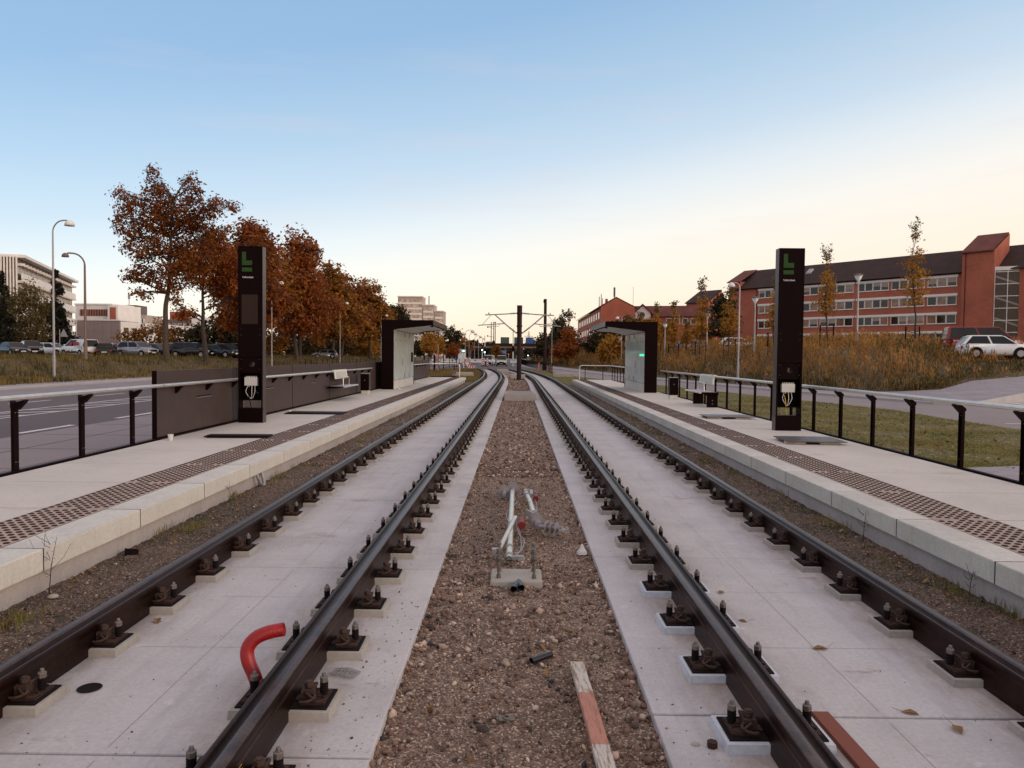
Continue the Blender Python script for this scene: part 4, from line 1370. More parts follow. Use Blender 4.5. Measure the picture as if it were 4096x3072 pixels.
b = MB(); b.lathe([(.07, 0), (.060, .03), (.030, .065), (.012, .105), (0, .108)], n=6, smooth=False)
o = b.build('plastic_bag', M['greyplastic']); o.location = (.63, 7.27, -.03); o.scale = (.75, .6, .9); tag(o, 'crumpled white plastic bag on the gravel beside the right slab', 'bag')
b = MB(); b.box(-.03, .03, -.022, .022, 0, .004)
for a in range(2): b.box(-.03 + a * .04, -.01 + a * .04, -.02, .02, .004, .007, 1)
o = b.build('label_sticker', [M['yellow'], M['dark']]); o.location = (RAIL_C[1] + .047, 3.13, .115); o.rotation_euler = (0, R(88), 0); o.scale = (.5, 1, 1)
tag(o, 'small yellow label stuck on the side of the left track rail', 'sticker')
tag(MB().lathe([(0, .0008), (.052, .0008), (.056, .0012)], n=22).build('drain_hole', M['hole']) if 'hole' in M else MB().lathe([(0, .0015), (.055, .0015), (.060, .004), (.064, .0015)], n=22).build('slab_drain', M['blackrub']), 'round black drain opening in the left track slab', 'drain').location = (-2.335, 4.14, .0035)  # flat near-black disc; the dark inside the hole is put into its colour
b = MB(); b.tube([(-.12, -.02, .16), (-.10, -.05, .05), (-.03, -.07, -.0), (.05, -.06, .02), (.10, -.02, .10), (.12, .0, .16)], .022, 8)
o = b.build('lifting_loop', M['galv']); o.location = (-3.42, 10.1, .10); o.rotation_euler = (0, 0, R(90)); tag(o, 'bent steel loop at the foot of the left platform wall', 'loop')
b = MB(); b.box(-.055, .055, -.045, .045, 0, .008)
o = b.build('slate_shard', M['dark']); o.location = (-3.32, 6.55, .115); o.rotation_euler = (R(35), R(12), .6); tag(o, 'black shard of sheet against the left platform footing', 'shard')
for k, (x, y, z, sx, lab) in enumerate([(-3.27, 5.35, .115, .04, 'yellowish stone against the left platform footing'), (.80 + .07, 3.62, .006, .022, 'white pebble on the right slab near the loose nut'), (2.95 + .25, 4.55, .11, .045, 'pale grey cone shaped stone by the right platform footing')]):
    b = MB(); b.lathe([(0, 0), (.8, .1), (1, .4), (.7, .8), (.2, 1.0), (0, 1.0)], n=8, smooth=False)
    o = b.build('stone', M['stone_pale'] if 'stone_pale' in M else M['pad']); o.scale = (sx, sx * .8, sx * .75); o.location = (x, y, z - .01); tag(o, lab, 'stone')

# concrete cable chambers set across the gravel strip
def chamber(x0, x1, y0, y1, h, label, grate):
    t = thing('cable_chamber', label, 'cable chamber', ((x0 + x1) / 2, y0, -.05), group='cable chambers in the gravel')
    w = (x1 - x0) / 2
    MB().box(-w, w, 0, y1 - y0, 0, h).build('box_wall', M['footing'], t, bevel=.015)
    if grate:
        gm = MB()
        n = int((y1 - y0 - .1) / .10)
        for k in range(n): gm.box(-w + .12, w - .12, .06 + k * .1, .06 + k * .1 + .035, h - .0, h + .025)
        for k in range(14): gm.box(-w + .12 + k * (2 * w - .24) / 13 - .01, -w + .12 + k * (2 * w - .24) / 13 + .01, .05, y1 - y0 - .06, h + .001, h + .018)
        gm.build('grating', M['galv'], t)
    else:
        MB().box(-w + .05, w - .05, .05, y1 - y0 - .05, h, h + .02).build('lid', M['pad'], t)
    return t


chamber(-.56, .78, 32.4, 34.4, .33, 'concrete chamber with a steel grating lid, nearest across the gravel strip', True)
chamber(-.58, .62, 64.5, 66.5, .32, 'concrete chamber behind the centre mast', False)
chamber(-2.4, -1.1, 88, 90, .36, 'concrete chamber near the end of the gravel strip', False)
for loc, lab, rz in (((-4.75, 66.5, .05), 'low concrete lid in the left lawn beside the bend', .1), ((4.05, 68.0, .05), 'low concrete lid in the right lawn beside the bend', -.1)):
    t = thing('cable_pit', lab, 'cable pit', loc, rz, 'concrete pits in the lawns')
    MB().box(-.9, .9, -.5, .5, 0, .34).build('pit_wall', M['pad'], t, bevel=.02)
    MB().box(-.8, .8, -.4, .4, .34, .37).build('lid', M['footing'], t)

# ================================================================ scattered stones, leaves and weeds
M['stone_light'] = plain('pale_stones', (0.46, 0.335, 0.265, 1), .85, 0, .5, 3.1, .3)
M['stone_mid'] = plain('brown_stones', (0.19, 0.110, 0.080, 1), .85, 0, .5, 3.3, .3)
M['stone_dark'] = plain('dark_stones', (0.05, 0.036, 0.033, 1), .8, 0, .4, 4, .3)
bm = bmesh.new(); bmesh.ops.create_icosphere(bm, subdivisions=1, radius=1.0)
ICO_V = np.array([v.co[:] for v in bm.verts]); ICO_F = np.array([[v.index for v in f.verts] for f in bm.faces]); bm.free()
rs_ = np.random.RandomState(3)
ICO_V = ICO_V * (1 + rs_.uniform(-.42, .28, (len(ICO_V), 1)))


def stones(n, x0, x1, y0, y1, z, smin, smax, pw=2.2, hug=None, ypow=1.6, weights=(.24, .62, .14)):
    y = y0 + (y1 - y0) * rng.random(n) ** ypow
    if hug is None: x = rng.uniform(x0, x1, n)
    else: x = np.where(rng.random(n) < .5, x0 + np.abs(rng.normal(0, hug, n)), x1 - np.abs(rng.normal(0, hug, n)))
    x = np.clip(x, x0, x1) + np.array([cx(v) for v in y])
    s = smin + (smax - smin) * rng.random(n) ** pw
    S = np.stack([s * rng.uniform(.8, 1.5, n), s * rng.uniform(.7, 1.2, n), s * rng.uniform(.4, .75, n)], -1)
    return np.stack([x, y, np.full(n, z) + s * .18], -1), S, rng.choice(3, n, p=weights)


st = [stones(9000, -.69, .76, 2.2, 7, -.045, .0025, .010, 2.0, ypow=1.0), stones(2300, -.69, .76, 2.2, 6.5, -.045, .008, .028, 3.0, ypow=1.0), stones(5200, -.69, .76, 6.2, 13, -.043, .005, .018, 2.6, ypow=1.3),
      stones(3000, -.69, .76, 12, 34, -.04, .014, .036, 1.8), stones(2500, -.68, .72, 33, 70, -.04, .025, .05, 1.5), stones(1100, -.69, .76, 2.2, 12, -.045, .008, .034, 2.2, hug=.06),
      stones(14, -.66, .72, 2.4, 8, -.045, .025, .042, 1, weights=(.4, .4, .2))]
P = np.concatenate([a[0] for a in st]); S = np.concatenate([a[1] for a in st]); mi = np.concatenate([a[2] for a in st])
o = scatter_mesh('gravel_stones', ICO_V, ICO_F, P, S, rot_rand(len(P)) @ np.eye(3), [M['stone_light'], M['stone_mid'], M['stone_dark']], mi=mi)
tag(o, 'loose gravel stones of the strip between the two tracks', 'gravel', kind='stuff')
st = [stones(3600, -3.45, -2.76, 2.5, 14, .10, .003, .014, 2.6), stones(3600, 2.83, 3.45, 2.5, 14, .10, .003, .014, 2.6), stones(900, -3.45, -2.76, 12, 45, .10, .010, .028), stones(900, 2.83, 3.45, 12, 45, .10, .010, .028)]
P = np.concatenate([a[0] for a in st]); S = np.concatenate([a[1] for a in st]); mi = np.concatenate([a[2] for a in st])
o = scatter_mesh('soil_grit', ICO_V, ICO_F, P, S, rot_rand(len(P)), [M['stone_light'], M['stone_mid'], M['stone_dark']], mi=mi)
tag(o, 'grit and small stones on the soil strips under the platform edges', 'grit', kind='stuff')
st = [stones(420, -2.6, -.68, 2.4, 12, .0, .0018, .007, 3, weights=(.2, .3, .5)), stones(420, .74, 2.6, 2.4, 12, .0, .0018, .007, 3, weights=(.2, .3, .5)), stones(160, -1.0, -.68, 2.6, 6, .0, .003, .012, 3), stones(60, .74, 1.0, 2.6, 6, .0, .003, .010, 3)]
P = np.concatenate([a[0] for a in st]); S = np.concatenate([a[1] for a in st]); mi = np.concatenate([a[2] for a in st])
o = scatter_mesh('slab_crumbs', ICO_V, ICO_F, P, S, rot_rand(len(P)), [M['stone_light'], M['stone_mid'], M['stone_dark']], mi=mi)
tag(o, 'crumbs of stone and dirt strewn on the track slabs', 'crumbs', kind='stuff')

# fallen leaves
def leaf_template():
    v = [(0, -.5, 0), (.22, -.25, .05), (.30, .05, .09), (.16, .35, .05), (0, .55, .0), (-.16, .35, .06), (-.30, .05, .10), (-.22, -.25, .05), (0, 0, .0)]
    f = [(0, 1, 8), (1, 2, 8), (2, 3, 8), (3, 4, 8), (4, 5, 8), (5, 6, 8), (6, 7, 8), (7, 0, 8)]
    return np.array(v), np.array(f)


LV, LF = leaf_template()
M['fallen'] = leafmat('fallen_leaves', [(0.10, 0.035, 0.015, 1), (0.22, 0.10, 0.045, 1), (0.30, 0.18, 0.06, 1), (0.34, 0.25, 0.18, 1)], .1, .8)
P, S = [], []
def leaves(n, x0, x1, y0, y1, z, a, b_, pw=1.5):
    y = y0 + (y1 - y0) * rng.random(n) ** pw
    P.append(np.stack([rng.uniform(x0, x1, n), y, np.full(n, z)], -1)); s = rng.uniform(a, b_, n); S.append(np.stack([s, s * 1.3, s * rng.uniform(.4, 2, n)], -1))
leaves(150, 3.1, 3.44, 3, 20, .115, .025, .06); leaves(60, -3.44, -3.0, 3, 20, .112, .025, .06)
leaves(900, 6.0, 13, 12.6, 32, .10, .05, .12, 1.2); leaves(60, -.65, .7, 3, 14, -.03, .03, .06)
P = np.concatenate(P); S = np.concatenate(S)
o = scatter_mesh('fallen_leaves', LV, LF, P, S, rot_rand(len(P), False, .35), M['fallen'])
tag(o, 'brown fallen leaves drifted under the platform edge and over the lawn', 'leaves', kind='stuff')
for k, (x, y, s_, lab) in enumerate([(-2.46, 5.2, .085, 'brown oak leaf on the left slab beside the outer rail'), (1.95, 4.85, .085, 'curled brown leaf with a stalk in the middle of the right slab'), (2.22, 3.80, .08, 'pale beige leaf on the nearest right slab'),
                                     (2.07, 3.97, .07, 'curled brown leaf caught in the right slab joint'), (1.62, 6.0, .07, 'reddish leaf on the right slab, farther along'), (1.60, 5.35, .055, 'small tan leaf on the right slab beside the rail')]):
    b = MB(); b.add([(v[0] * s_, v[1] * s_ * 1.2, v[2] * s_ * 2.2 + .004) for v in LV], LF.tolist())
    b.tube([(0, -.45 * s_, .008), (.02, -.9 * s_, .02), (.03, -1.2 * s_, .03)], .0015, 4)
    o = b.build('fallen_leaf', M['fallen']); o.location = (x, y, 0.001); o.rotation_euler = (0, 0, k * 1.3 + .4); tag(o, lab, 'leaf')

# grass tufts and dead weed stalks at the platform footings
def blades(n, xs, ys, z, h0, h1, w, lean=.45):
    h = rng.uniform(h0, h1, n); yaw = rng.uniform(0, 2 * np.pi, n); ln = rng.normal(0, lean, n) * h
    lx, ly = np.cos(yaw) * ln, np.sin(yaw) * ln
    wx, wy = -np.sin(yaw) * w, np.cos(yaw) * w
    b0 = np.stack([xs - wx, ys - wy, z], -1); b1 = np.stack([xs + wx, ys + wy, z], -1)
    m0 = np.stack([xs + lx * .4 - wx * .7, ys + ly * .4 - wy * .7, z + h * .6], -1); m1 = np.stack([xs + lx * .4 + wx * .7, ys + ly * .4 + wy * .7, z + h * .6], -1)
    tp = np.stack([xs + lx, ys + ly, z + h * np.sqrt(np.clip(1 - (ln / h) ** 2 * .4, .2, 1))], -1)
    V = np.stack([b0, b1, m1, m0, tp], 1).reshape(-1, 3)
    o_ = np.arange(n)[:, None] * 5
    F_ = np.concatenate([o_ + np.array([[0, 1, 2]]), o_ + np.array([[0, 2, 3]]), o_ + np.array([[3, 2, 4]])], 1).reshape(-1, 3)
    return V, F_


M['grass'] = leafmat('lawn_grass', [(0.075, 0.082, 0.012, 1), (0.15, 0.142, 0.022, 1), (0.26, 0.215, 0.042, 1), (0.38, 0.29, 0.12, 1)], .35)
M['drygrass'] = leafmat('dry_grass', [(0.085, 0.062, 0.016, 1), (0.155, 0.105, 0.030, 1), (0.23, 0.145, 0.045, 1), (0.29, 0.19, 0.085, 1)], .3)
xs_, ys_ = [], []
for _ in range(46):
    s = random.choice((-1, 1)); yc = 3.2 + 22 * random.random() ** 1.4; xc = s * random.uniform(3.15, 3.44); n = random.randint(12, 60)
    xs_.append(rng.normal(xc, .05, n)); ys_.append(rng.normal(yc, .12, n))
xs_ = np.concatenate(xs_); ys_ = np.concatenate(ys_)
V, F_ = blades(len(xs_), np.clip(xs_, -3.45, 3.45), ys_, np.full(len(xs_), .10), .03, .12, .0026, .5)
tag(np_mesh('grass_tufts', V, F_, M['grass']), 'thin grass tufts on the soil strips along the platform footings', 'grass', kind='stuff')
for x, y, h_, lab in ((-3.36, 5.45, .42, 'dead weed stalk by the left footing beside the yellowish stone'), (-3.36, 4.7, .25, 'short dead weed stalk by the left footing, nearest the camera'), (3.36, 5.65, .22, 'thin dead weed stalk by the right footing'), (3.36, 7.4, .30, 'bent dead weed stump by the right footing, farther along'), (-3.36, 8.9, .22, 'thin dead weed stalk by the left footing, farther along')):
    t = thing('dead_weed', lab, 'weed', (x, y, .09))
    b = MB(); r2 = random.Random(int(y * 10))
    b.tube([(0, 0, 0), (.01, .01, h_ * .5), (r2.uniform(-.05, .05), .03, h_)], [.004, .003, .0012], 5)
    for k in range(7):
        z = h_ * r2.uniform(.25, .9); a = r2.uniform(0, 6.3); L_ = h_ * r2.uniform(.15, .4)
        b.tube([(.005, .01, z), (math.cos(a) * L_ * .6, math.sin(a) * L_ * .6, z + L_ * .5), (math.cos(a) * L_ * .8, math.sin(a) * L_, z + L_)], [.002, .0015, .001], 4)
    b.build('stem', M['darkbark'], t)
    q = MB()
    for k in range(14):
        a, z = r2.uniform(0, 6.3), h_ * r2.uniform(.3, 1)
        q.add([(math.cos(a) * .04 + v[0] * .02, math.sin(a) * .04 + v[1] * .02, z + v[2] * .02) for v in LV], LF.tolist())
    q.build('leaves', M['fallen'], t)

# lawn blades
def poly_pts(poly, n, ybias=1.0):
    xs = np.array([p[0] for p in poly]); ys = np.array([p[1] for p in poly])
    out = []
    tot = 0
    while tot < n:
        X = rng.uniform(xs.min(), xs.max(), n * 3); Y = ys.min() + (ys.max() - ys.min()) * rng.random(n * 3) ** ybias
        ins = np.zeros(n * 3, bool)
        for i in range(len(poly)):
            (xa, ya), (xb, yb) = poly[i], poly[(i + 1) % len(poly)]
            ins ^= ((ya > Y) != (yb > Y)) & (X < (xb - xa) * (Y - ya) / ((yb - ya) if yb != ya else 1e-9) + xa)
        out.append(np.stack([X[ins], Y[ins]], -1)); tot += ins.sum()
    return np.concatenate(out)[:n]


p = poly_pts(LAWN_R, 120000, 2.4)
pat = np.sin(p[:, 0] * 2.1 + 1.5 * np.sin(p[:, 1] * .9)) + np.sin(p[:, 1] * 1.6 + p[:, 0] * .8) + rng.normal(0, .7, len(p))
p = p[pat > -.55]
V, F_ = blades(len(p), p[:, 0], p[:, 1], np.full(len(p), .072), .015, .065, .0055, 1.1)
tag(np_mesh('lawn_grass', V, F_, M['grass']), 'short patchy grass of the right lawn behind the railing', 'grass', kind='stuff')
p = poly_pts(LAWN_L, 22000, 1.0)
V, F_ = blades(len(p), p[:, 0], p[:, 1], np.full(len(p), .06), .06, .16, .018, .6)
tag(np_mesh('lawn_grass', V, F_, M['drygrass']), 'yellowed short grass of the left lawn beyond the platform', 'grass', kind='stuff')
# tall autumn weeds on the mound: stalks with small upright leaves
M['weed'] = leafmat('autumn_weeds', [(0.13, 0.068, 0.022, 1), (0.28, 0.130, 0.038, 1), (0.44, 0.205, 0.052, 1), (0.60, 0.34, 0.13, 1)], .45)
M['weedgreen'] = leafmat('green_undergrowth', [(0.045, 0.040, 0.011, 1), (0.085, 0.066, 0.018, 1), (0.15, 0.10, 0.03, 1)], .3)
# rough grass on the left bank
n = 60000
X = rng.uniform(-46, -24.6, n); Y = 34 + 150 * rng.random(n) ** 1.9
Z = np.array([bank_h(a, b_) for a, b_ in zip(X, Y)])
clump = np.sin(X * 1.7 + np.sin(Y * .9) * 2) * np.sin(Y * .8 + X * .3)
V, F_ = blades(n, X, Y, Z - .02, .10, .38, .026, .45)
V = V.reshape(n, 5, 3); sc_h = (1 + 1.3 * np.clip(clump, -.45, 1) * (X < -27.0))
V[:, :, 2] = Z[:, None] + (V[:, :, 2] - Z[:, None]) * sc_h[:, None]
tag(np_mesh('bank_grass', V.reshape(-1, 3), F_, [M['drygrass'], M['weedgreen']], np.repeat((clump > .25) & (rng.random(n) < .75), 3).astype(int)), 'rough olive brown grass covering the left bank', 'grass', kind='stuff')

n = 9500
X = np.concatenate([rng.uniform(2, 100, n * 6)]); Y = 39 + 160 * rng.random(n * 6) ** 1.8
D_ = mound_d(X, Y); ok = (D_ > .25) & (D_ < 30) & (X / Y < .75)
X, Y, D_ = X[ok][:n], Y[ok][:n], D_[ok][:n]
n = len(X)
Zg = mound_h(X, Y)
hh = np.clip(.25 + D_ * .32, .25, 1.25) * (1 - .27 * np.clip((X - 24) / 4, 0, 1) * np.clip((62 - Y) / 5, 0, 1)) * rng.uniform(.7, 1.2, n)
k = 16
fr = rng.uniform(.08, 1.0, (n, k))
rad = .16 * (1.15 - fr) + .03
a = rng.uniform(0, 2 * np.pi, (n, k))
C = np.stack([X[:, None] + np.cos(a) * rad * 1.4, Y[:, None] + np.sin(a) * rad * 1.4, Zg[:, None] + hh[:, None] * fr], -1).reshape(-1, 3)
sz = (rng.uniform(.05, .10, (n, k)) * (.7 + .006 * Y[:, None])).reshape(-1)
yaw = rng.uniform(0, 2 * np.pi, len(C)); til = rng.uniform(-.35, .35, len(C))
ux = np.stack([np.cos(yaw), np.sin(yaw), 0 * yaw], -1) * (sz * .34)[:, None]
uz = np.stack([np.sin(til) * np.cos(a.reshape(-1)), np.sin(til) * np.sin(a.reshape(-1)), np.cos(til)], -1) * (sz * 2.0)[:, None]
V = np.stack([C - ux, C + ux, C + ux * .3 + uz, C - ux * .3 + uz], 1).reshape(-1, 3)
F_ = np.arange(len(V)).reshape(-1, 4)
green = np.repeat((D_ < 2.2 + rng.normal(0, 1.0, n)) | (rng.random(n) < .12) | (np.sin(X * .35 + 2) * np.sin(Y * .22) > .75), k)
o = np_mesh('mound_weeds', V, F_, [M['weed'], M['weedgreen']], green.astype(int))
tag(o, 'tall rust coloured weeds covering the mound on the right', 'weeds', kind='stuff')
pl = np.repeat(np.arange(n), 1)
st_v, st_f = blades(n, X, Y, Zg, .9, 1.0, .012, .12)
st_v = st_v.reshape(n, 5, 3); st_v[:, :, 2] = Zg[:, None] + (st_v[:, :, 2] - Zg[:, None]) * (hh * 1.15)[:, None]
tag(np_mesh('weed_stalks', st_v.reshape(-1, 3), st_f, M['weed']), 'dry stalks standing among the weeds on the mound', 'stalks', kind='stuff')
# ================================================================ trees
def ellipsoid_pts(n, r, shell=.45):
    d = rng.normal(size=(n, 3)); d /= np.linalg.norm(d, axis=1)[:, None]
    return d * (shell + (1 - shell) * rng.random(n) ** .6)[:, None] * np.array(r)


def leaf_quads(C, size, out=None):
    n = len(C)
    Rm = rot_rand(n)
    if out is not None:                      # leaves face outwards and up, loosely
        nz = rng.normal(0, .55, (n, 3)) + out * .75 + np.array([0, 0, .45]); nz /= np.linalg.norm(nz, axis=1)[:, None] + 1e-9
        tx = np.cross(nz, rng.normal(size=(n, 3))); tx /= np.linalg.norm(tx, axis=1)[:, None] + 1e-9
        Rm = np.stack([tx, np.cross(nz, tx), nz], -1)
    s = size * rng.uniform(.6, 1.3, n)
    q = np.array([[-.5, -.35, 0], [.1, -.42, .08], [.6, 0, 0], [.1, .42, .08]])
    V = np.einsum('nij,mj->nmi', Rm, q) * s[:, None, None] + C[:, None, :]
    return V.reshape(-1, 3), np.arange(4 * n).reshape(-1, 4)


def tree(name, label, loc, blobs, nleaf, size, mat, trunk_r=.25, bark='bark', cat='tree', group=None, fork=None, seed=1, cl=26, sig=.42, shell=.45, limbs=2, hang=0.0, lean=(0, 0)):
    """blobs: (dx, dy, z, rx, ry, rz) leaf masses relative to the foot; limbs grow from the trunk into each"""
    t = thing(name, label, cat, loc, 0, group)
    r_ = random.Random(seed)
    zt = max(b[2] + b[5] * .5 for b in blobs); zl = min(b[2] - b[5] for b in blobs)
    fork = fork or zl * .9
    tr = MB()
    path = []
    n = 9
    for i in range(n + 1):
        f = i / n
        path.append((lean[0] * f * zt + (r_.uniform(-.1, .1) * zt * .05 if i else 0) + math.sin(f * 4 + seed) * .02 * zt, lean[1] * f * zt + (r_.uniform(-.1, .1) * zt * .05 if i else 0), f * zt * .86))
    path = spline(path, 3)
    L = len(path)
    tr.tube(path, [trunk_r * (1.35 if i == 0 else 1) * (1 - .88 * (i / L) ** .9) for i in range(L)], 9)
    tips = []
    for b in blobs:
        for _ in range(limbs):
            tgt = Vector((b[0] + r_.uniform(-.5, .5) * b[3], b[1] + r_.uniform(-.5, .5) * b[4], b[2] + r_.uniform(-.3, .5) * b[5]))
            h0 = max(fork, min(tgt.z - .4 * math.hypot(tgt.x, tgt.y) - .3, zt * .8))
            k = min(L - 1, max(1, int(h0 / (zt * .86) * L)))
            st = Vector(path[k]); mid = st.lerp(tgt, .5) + Vector((r_.uniform(-.2, .2), r_.uniform(-.2, .2), r_.uniform(-.1, .3))) * (tgt - st).length * .25
            r0 = trunk_r * .42 * (1 - .6 * k / L)
            pp = spline([st, mid, tgt], 5)
            tr.tube(pp, [max(.008, r0 * (1 - .85 * i / len(pp))) for i in range(len(pp))], 6)
            for _ in range(3):
                s0 = pp[r_.randint(len(pp) // 3, len(pp) - 1)]
                e = Vector((b[0] + r_.uniform(-.8, .8) * b[3], b[1] + r_.uniform(-.8, .8) * b[4], b[2] + r_.uniform(-.7, .8) * b[5]))
                tr.tube([s0, s0.lerp(e, .5) + Vector((0, 0, .08 * (e - s0).length)), e], [r0 * .35, r0 * .22, .006], 5)
                tips.append(e)
    tr.build('trunk', M[bark], t)
    vol = np.array([b[3] * b[4] * b[5] for b in blobs]) ** .75; vol /= vol.sum()
    Cs = []; Os = []
    for b, w in zip(blobs, vol):
        nc = max(3, int(nleaf * w / cl))
        cen = ellipsoid_pts(nc, b[3:6], shell) + np.array(b[:3])
        pts = cen[:, None, :] + rng.normal(0, sig, (nc, cl, 3)) * np.array([1, 1, .75])
        if hang: pts[:, :, 2] -= np.abs(rng.normal(0, hang, (nc, cl)))
        Cs.append(pts.reshape(-1, 3)); Os.append(Cs[-1] - np.array(b[:3]))
    if tips:
        tp = np.array([v[:] for v in tips])
        Cs.append((tp[:, None, :] + rng.normal(0, sig * .8, (len(tp), cl // 2, 3))).reshape(-1, 3)); Os.append(Cs[-1] - np.array([0, 0, zt * .6]))
    C = np.concatenate(Cs); O_ = np.concatenate(Os); O_ = O_ / (np.linalg.norm(O_, axis=1)[:, None] + 1e-6)
    k_ = C[:, 2] > .25
    C, O_ = C[k_], O_[k_]
    V, F_ = leaf_quads(C, size, O_)
    np_mesh('crown', V, F_, M[mat], parent=t)
    return t


M['oakleaf'] = leafmat('rust_oak_leaves', [(0.080, 0.020, 0.006, 1), (0.165, 0.046, 0.010, 1), (0.26, 0.080, 0.014, 1), (0.35, 0.135, 0.024, 1)], .4)
M['redleaf'] = leafmat('dark_red_leaves', [(0.105, 0.024, 0.007, 1), (0.20, 0.050, 0.010, 1), (0.31, 0.088, 0.015, 1), (0.39, 0.135, 0.024, 1)], .42)
M['oliveleaf'] = leafmat('olive_orange_leaves', [(0.11, 0.053, 0.009, 1), (0.22, 0.088, 0.013, 1), (0.35, 0.14, 0.019, 1), (0.44, 0.20, 0.030, 1)], .42)
M['darkleaf'] = leafmat('dark_green_leaves', [(0.022, 0.018, 0.006, 1), (0.048, 0.035, 0.010, 1), (0.10, 0.060, 0.015, 1)], .3)
M['yellowleaf'] = leafmat('yellow_orange_leaves', [(0.22, 0.095, 0.014, 1), (0.38, 0.175, 0.022, 1), (0.50, 0.25, 0.034, 1)], .42)
M['orangeleaf'] = leafmat('burnt_orange_leaves', [(0.18, 0.042, 0.010, 1), (0.29, 0.075, 0.013, 1), (0.38, 0.125, 0.018, 1)], .42)
M['birchleaf'] = leafmat('faded_birch_leaves', [(0.08, 0.060, 0.018, 1), (0.15, 0.105, 0.030, 1), (0.22, 0.14, 0.045, 1)], .35)
M['needle'] = leafmat('dark_needles', [(0.012, 0.012, 0.008, 1), (0.024, 0.022, 0.012, 1), (0.04, 0.032, 0.018, 1)], .15)


def B(dx, z, r, fl=1.0, dy=None, ry=None):
    return (dx, random.uniform(-.4, .4) * r if dy is None else dy, z, r, r if ry is None else ry, r * fl)


tree('oak_tree', 'tall open rust coloured oak, leftmost of the trees, standing alone on the bank', (-31.8, 70, 1.05),
     [B(-1.6, 17.1, .55, 1.9), B(-1.3, 15.8, .8, 1.1), B(2.0, 16.6, .5, 1.2), B(-1.4, 14.6, 1.7), B(1.9, 15.6, .95, 1.2), B(1.6, 13.5, 1.8), B(4.3, 14.0, 1.4, .55), B(5.7, 14.0, .7, .6), B(4.1, 11.6, 1.3, .6), B(5.3, 12.0, .5, .6), B(-3.6, 14.2, 1.3, .8), B(-4.6, 15.2, .6, .8), B(-4.5, 13.0, .7, .6),
      B(-3.2, 12.0, 1.5, .8), B(-2.6, 10.2, 1.6, .8), B(-4.0, 10.3, .5, .6), B(0.2, 11.3, 2.3), B(-2.4, 8.0, 1.5, .7), B(-3.7, 7.6, .6, .6), B(-2.6, 6.2, .9, .5), B(.9, 8.7, 1.9), B(2.6, 9.6, 1.7, .8), B(.1, 6.8, 1.2, .7), B(-1, 13, 1.8), B(3.2, 12.5, 1.2)],
     15000, .225, 'oakleaf', .30, fork=6.2, seed=4, sig=.27, cl=15, shell=.45)
tree('oak_tree', 'smaller dark rust oak with a forked trunk, beside the tall oak', (-30.6, 75, 1.0),
     [B(-1.6, 9.8, 1.7), B(1.1, 10.4, 1.8), B(3.0, 9.2, 1.7), B(-.2, 8.2, 1.6, .8), B(2.3, 7.6, 1.5, .7), B(-1.9, 4.8, 1.0, .8), B(-2.8, 5.8, .6), B(3.6, 6.9, .9, .6), B(.4, 11.6, 1.1)],
     8800, .23, 'redleaf', .27, 'darkbark', fork=2.9, seed=9, sig=.30, cl=15, shell=.4)
tree('oak_tree', 'rust brown oak partly hidden behind the left totem', (-29.6, 82, 1.0),
     [B(.5, 9.5, 2.3), B(-1.8, 8.0, 1.8, .8), B(1.8, 11.6, 1.8), B(-1.3, 10.8, 1.7), B(2.6, 7.6, 1.6, .8), B(0, 6.0, 1.3, .6)], 9000, .31, 'oakleaf', .26, fork=4.2, seed=12, sig=.4)
ROW = [(1012, 90, 17.2, 3.4, 'redleaf', 'red brown tree with a ragged top just right of the left totem'),
       (1085, 96, 17.0, 4.2, 'oliveleaf', 'olive orange tree between the left totem and the deep red tree'),
       (1185, 107, 18.8, 4.8, 'redleaf', 'deep red tree, tallest of the row right of the left totem'),
       (1262, 119, 18.4, 4.6, 'oakleaf', 'rust tree right of the deep red tree'),
       (1335, 131, 17.6, 4.6, 'oliveleaf', 'golden olive tree in the middle of the tree row'),
       (1412, 145, 17.4, 4.8, 'oakleaf', 'brown tree before the last dark trees of the row'),
       (1472, 160, 17.2, 4.6, 'oliveleaf', 'dark olive brown tree sloping down the row'),
       (1540, 181, 15.2, 4.6, 'darkleaf', 'dark green tree above the left shelter roof, larger one'),
       (1592, 200, 14.8, 4.0, 'darkleaf', 'dark green tree at the end of the row beside the high-rise')]
for i, (px_, Y, top, r_, mt, lab) in enumerate(ROW):
    X = (px_ - 2072) / 3072 * Y - (2.2 if i % 2 else 0)
    q = random.Random(40 + i)
    z0 = bank_h(X, Y); r_ *= 1.22
    bl = []
    for k in range(9):
        a = q.uniform(0, 6.28); f = q.random() ** .5
        zz = 4.6 + (top - 7) * q.random()
        rr = r_ * (.9 if zz < top * .6 else .6)
        bl.append((math.cos(a) * rr * f * .75, math.sin(a) * rr * f * .75, zz, r_ * q.uniform(.38, .52), r_ * q.uniform(.38, .52), r_ * q.uniform(.32, .45)))
    bl += [(q.uniform(-.8, .8), 0, top - z0 - 1.2 - .0, r_ * .34, r_ * .34, 1.5), (q.uniform(-1.5, 1.5), 0, top - z0 - 3.0, r_ * .5, r_ * .5, 1.8), (0, 0, top * .52, r_ * .75, r_ * .75, 3.2), (0, -1, 5.4, r_ * .75, r_ * .75, 1.7), (r_ * .6, 0, 7.5, r_ * .5, r_ * .5, 1.8), (-r_ * .6, 0, 8.5, r_ * .5, r_ * .5, 1.8)]
    tree('broadleaf_tree', lab, (X, Y, z0), bl, 9000, .40 + .0012 * (Y - 90), mt, .30, 'bark' if i % 3 else 'darkbark', fork=4.5, seed=20 + i, sig=.5, cl=22, shell=.35, group='autumn trees along the left bank', limbs=1)
